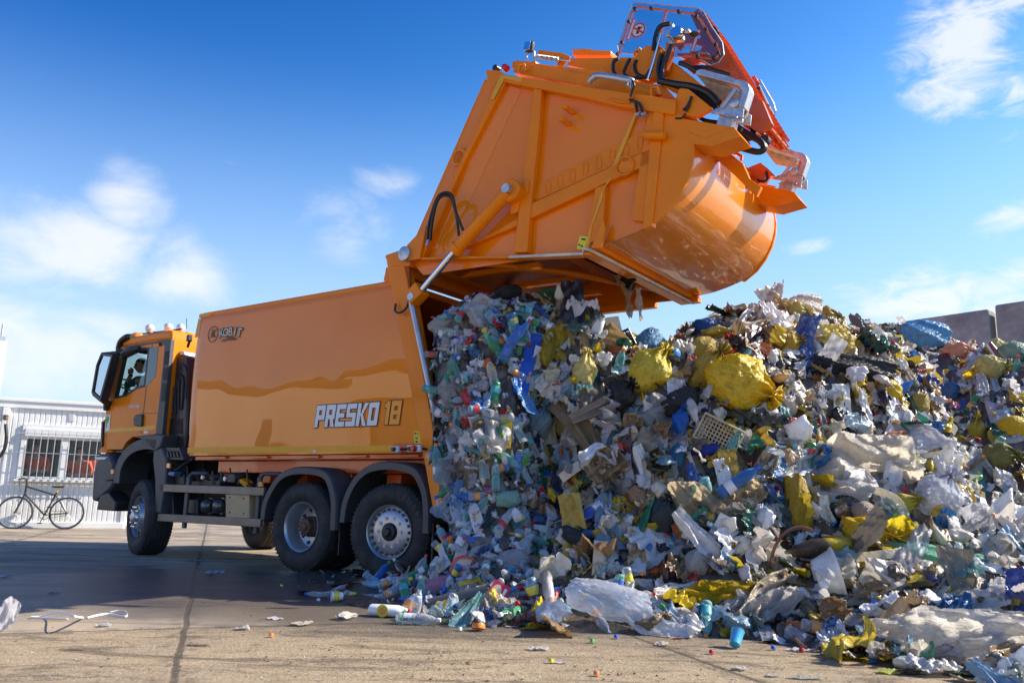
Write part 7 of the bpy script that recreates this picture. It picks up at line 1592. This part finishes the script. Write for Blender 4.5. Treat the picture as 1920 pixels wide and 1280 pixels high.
rigid('flower_pot', 1662, 822, [('pot', MB().lathe([(0,.0),(.05,.0),(.075,.12),(.085,.12),(.085,.145),(.078,.145),(.07,.02)], (0,0,0), (1,.2,.3), 20), colm('terracotta_plastic', (.75,.20,.05)))], 'orange plastic flower pot above the biggest cream bag', 'flower pot', -20, lift=.10)
sh_ = MB(); sh_.grid(16, 14, lambda a, b: ((a-.5)*.28, .045*(1-.25*abs(a-.4))*math.cos(2*PI*b), .04+.045*(1.1-.55*a)*math.sin(2*PI*b))); so_ = MB(); so_.add([(x*.15,y*.05*(1.1-.2*abs(x)),z) for z in (-.015,.008) for x, y in ((-1,-.6),(-.6,-1),(.2,-.8),(.8,-1),(1,-.4),(1,.4),(.8,1),(.2,.8),(-.6,1),(-1,.6))], [tuple(range(10)), tuple(range(19,9,-1))]+[(i,(i+1)%10,(i+1)%10+10,i+10) for i in range(10)])
rigid('sports_shoe', 1862, 662, [('upper', sh_, colm('shoe_purple', (.20,.08,.10))), ('sole', so_, M['white'])], 'white soled sports shoe standing in the far heap', 'shoe', 115, lift=.12, roll=R(80))
cupm = MB(); cupm.lathe([(0,0),(.035,0),(.043,.11),(.046,.115),(.040,.11),(.032,.01)], (0,0,0), (1,0,.9), 24)
rigid('plastic_cup', 1378, 1216, [('cup', cupm, colm('sky_blue_plastic', (.08,.45,.70)))], 'sky blue plastic cup standing tilted on the concrete before the heap', 'cup', 60, ground=True)
cupy = MB(); cupy.lathe([(0,0),(.03,0),(.042,.085),(.045,.09)], (0,0,.04), (1,0,0), 20); cl_ = MB(); cl_.lathe([(.0385,.03),(.0435,.072)], (0,0,.04), (1,0,0), 20); 
rigid('yoghurt_cup', 642, 1128, [('cup', cupy, M['white']), ('label', cl_, LABS[6])], 'white yoghurt cup with a yellow and red label left of the crushed bottle', 'cup', -160, ground=True, scale=1.1)
rigid('orange_cap', 897, 1182, [('cap', MB().lathe([(0,.02),(.045,.02),(.05,.0),(.048,-.015)], (0,0,.015), (0,.3,1), 18), CAPS[5])], 'flat orange lid lying on the concrete in front of the drain pipe', 'lid', 0, ground=True)
# crumpled papers and film scraps on the open concrete
def scrap(px, py, w_, h_, c, label, cat, k=None, ang=0, raise_=.5):
    r = np.random.default_rng(int(px*7+py)); P, Fc = sim_sheet(r, 14, 14, w_/h_*.6, (.6,.6), round_=.3, frames=12); P = norm3(P)*[w_/h_, 1, .45]; me = mesh_from('scrap_mesh', P, Fc, M['bag'])
    ob = bpy.data.objects.new(cat.replace(' ', '_'), me); col.objects.link(ob); p = G(px, py, 0); s = h_*(p-CAMP).length/F
    m4 = Matrix.Translation(p) @ Matrix.Rotation(R(ang), 4, 'Z') @ Matrix.Diagonal((s, s*1.7, s*raise_*2, 1)); ob.matrix_world = m4
    lo = min((m4 @ Vector(v.co)).z for v in me.vertices); ob.matrix_world = Matrix.Translation((0, 0, -lo+.001)) @ m4; ob.color = (*c, 1) if len(c) == 3 else c; tag(ob, label, cat)
for a in [(195,1174,24,14,(.78,.78,.80),'crumpled white paper on the concrete right of the strap loops','paper'), (455,1180,26,16,(.74,.74,.76),'small white tissue on the near concrete, left of the larger beige one','tissue'),
  (565,1172,40,20,(.72,.64,.54),'crumpled beige tissue on the near concrete below the middle wheel','tissue'), (515,1161,32,10,(.78,.78,.82),'flat white scrap left of the beige tissue','paper'), (650,1160,42,30,(.80,.77,.68),'pointed cream paper ball left of the white detergent bottle','paper'),
  (1008,1218,42,16,(.84,.84,.90),'creased white paper on the bare concrete below the milky sack','paper'), (530,1140,60,5,(.16,.14,.12),'flat dark stick like scrap behind the beige tissue','scrap'), (370,1210,40,7,(.30,.26,.22),'dark torn scrap on the joint in the foreground','scrap'),
  (365,1052,30,8,(.66,.70,.80),'pale scrap in the shade below the front wheel','scrap'), (402,1075,34,14,(.62,.66,.74),'pale crumpled scrap in the shade between the wheels','scrap'), (8,1082,16,9,(.66,.70,.82),'small pale scrap in the shade at the left edge','scrap'),
  (100,1112,20,7,(.40,.44,.50),'small grey scrap in the shade behind the strap loops','scrap'), (486,1043,18,10,(.50,.50,.52),'small grey scrap behind the middle wheel','scrap'), (30,1022,40,4,(.70,.74,.82),'thin pale film at the sunlit edge below the bicycle','film'),
  (1388,1255,24,18,(.78,.78,.82),'crumpled clear film scrap below the sky blue cup','film'), (1448,1268,26,10,(.78,.76,.76),'flat white scrap in the foreground right of the clear film scrap','paper'), (1510,1272,60,12,(.60,.62,.54),'pale green wrapper at the lower edge of the foreground','wrapper'),
  (1240,1209,26,18,(.78,.70,.62),'cream wrapper with a blue corner on the edge of the shade','wrapper'), (1268,1197,26,10,(.74,.42,.32),'red and white wrapper on the concrete before the heap','wrapper'), (1300,1186,30,14,(.78,.76,.78),'white paper at the foot of the heap behind the red wrapper','paper'),
  (1500,1220,50,12,(.80,.82,.86),'white film strip at the foot of the heap by the brown cable end','film'), (1050,1243,30,10,(.76,.76,.80),'flattened clear tube with a yellow end on the concrete','tube'), (1705,1262,40,20,(.10,.03,.03),'dark brown glossy wrapper by the foam bundle','wrapper'),
  (1672,1262,46,16,(.62,.66,.10),'yellow and green wrapper on the ground at the lower right','wrapper'), (1812,1266,70,24,(.05,.14,.06),'dark green film at the bottom right','film'), (140,1218,36,3,(.24,.20,.14),'thin straw on the near concrete at the left','straw')]:
    scrap(*a)
for i, (x, y, c, lb) in enumerate([(810,1158,0,'red bottle cap on the concrete between the white bottle and the red tube'),(1110,1205,3,'green bottle cap on the sunlit edge before the milky sack'),(1155,1197,1,'blue bottle cap before the milky sack'),(1334,1226,0,'small red cap on the concrete left of the sky blue cup'),
     (528,1100,4,'yellow scrap of plastic in the shade left of the spilled bottles'),(1033,1243,4,'yellow screw cap on the end of the flattened tube'),(508,1194,5,'tiny red orange cap on the near concrete'),(597,1127,2,'white cap beside the farthest left bottle'),(1118,1267,5,'small orange cap near the lower edge of the picture'),(1450,1218,1,'blue cap below the foot of the heap'),(1503,1222,0,'red cap at the foot of the heap beside the white film strip'),(862,1182,2,'white cap left of the flat orange lid')]):
    rigid('bottle_cap', x, y, [('cap', MB().lathe([(0,.014),(.015,.014),(.017,.011),(.017,-.008)], (0,0,.012), (.3,.2,1), 14), CAPS[c])], lb, 'bottle cap', 0, ground=True, scale=.95)
# tiny grit and flakes
lt = Big()
for i in range(4500):
    px, py = r_.uniform(-50, 1970), 1060+230*r_.random()**.7; g_ = G(px, py); s = .006+.035*r_.random()**4
    if r_.random() > .25+.75*math.exp(-((px-1000)/500)**2): continue
    P, Fc = PR[r_.integers(10)][1:3]; P = P[[0,7,56,63]]*s*1.3; Q = P @ frame_of((0,0,1), r_, .4)+np.array(g_); Q[:, 2] = np.maximum(Q[:, 2], .002)+.002; c = pick(PAL_F, r_); c[3] = 1
    if r_.random() < .6: c[:3] = (.12,.09,.06)
    lt.add(Q, [(0,1,3,2)], c)
tag(lt.build('ground_litter', M['refuse']), 'tiny flakes of plastic and grit scattered over the concrete', 'litter', kind='stuff')
# strap loops and folded sheet on the left foreground
def gstrap(pts, wid, label):
    P = bez([G(x, y, z) for x, y, z in pts], 8); mb = MB(); n = len(P); V = []
    for i, c in enumerate(P): 
        t = (P[min(i+1, n-1)]-P[max(i-1, 0)]).normalized(); V += [c+Vector((0,0,.004)), c+Vector((-t.y*.25*wid, t.x*.25*wid, wid))]
    mb.add(V, [(2*i, 2*i+2, 2*i+3, 2*i+1) for i in range(n-1)]); o = mb.build('packing_strap', M['white']); s = o.modifiers.new('t', 'SOLIDIFY'); s.thickness = .0015; tag(o, label, 'strap')
gstrap([(128,1163,.0),(60,1160,.0),(75,1158,.0),(110,1150,.05),(140,1158,.10),(157,1160,.0)], .018, 'long white packing strap bent in a loop on the edge of the sunlight')
gstrap([(165,1160,0),(200,1153,0),(235,1158,0),(238,1150,.01),(225,1147,.01),(205,1150,.0)], .018, 'short white packing strap curled right of the longer one')
put(FILMS[2], 'plastic_sheet', 11, 1180, 52, 30, 16, 80, (.84,.84,.88,1), 'crumpled white sheet standing on the concrete at the left edge of the foreground', 'sheet', lift=.02, axis='x')
# rags hanging from the rim of the hopper
def rag(px, py, py2, w_, c, label):
    a = Vector(TW(*S(px, py, 1.0))); b = Vector(TW(*S(px+4, py2, 1.0))); n = 16; mb = MB(); r = np.random.default_rng(int(px)); ph = r.uniform(0, 6)
    mb.grid(20, 6, lambda t, s: tuple(a.lerp(b, t)+Vector(((s-.5)*w_*(1-.5*t)*(1+.4*math.sin(t*9+ph)), .03*math.sin(s*6+t*5)+.02*math.sin(t*17), -.04*abs(math.sin(s*9+ph))*t))))
    o = mb.build('hanging_rag', M['film']); o.color = c; tag(o, label, 'rag')
rag(1177, 535, 592, .10, (.50,.36,.22,.9), 'long brown rag hanging from the rim of the hopper'); rag(1197, 540, 598, .08, (.62,.52,.42,.9), 'beige rag hanging right of the brown one under the hopper')
rag(1105, 492, 512, .04, (.70,.62,.52,1), 'short beige shred at the left end of the hopper rim'); rag(1158, 515, 533, .07, (.50,.42,.28,1), 'crumpled tan shred caught on the hopper rim')
rag(1178, 522, 540, .14, (.02,.02,.02,1), 'black film caught on the hopper rim above the brown rag')
bpy.data.scenes.remove(sim_scene)
scn.frame_set(1)
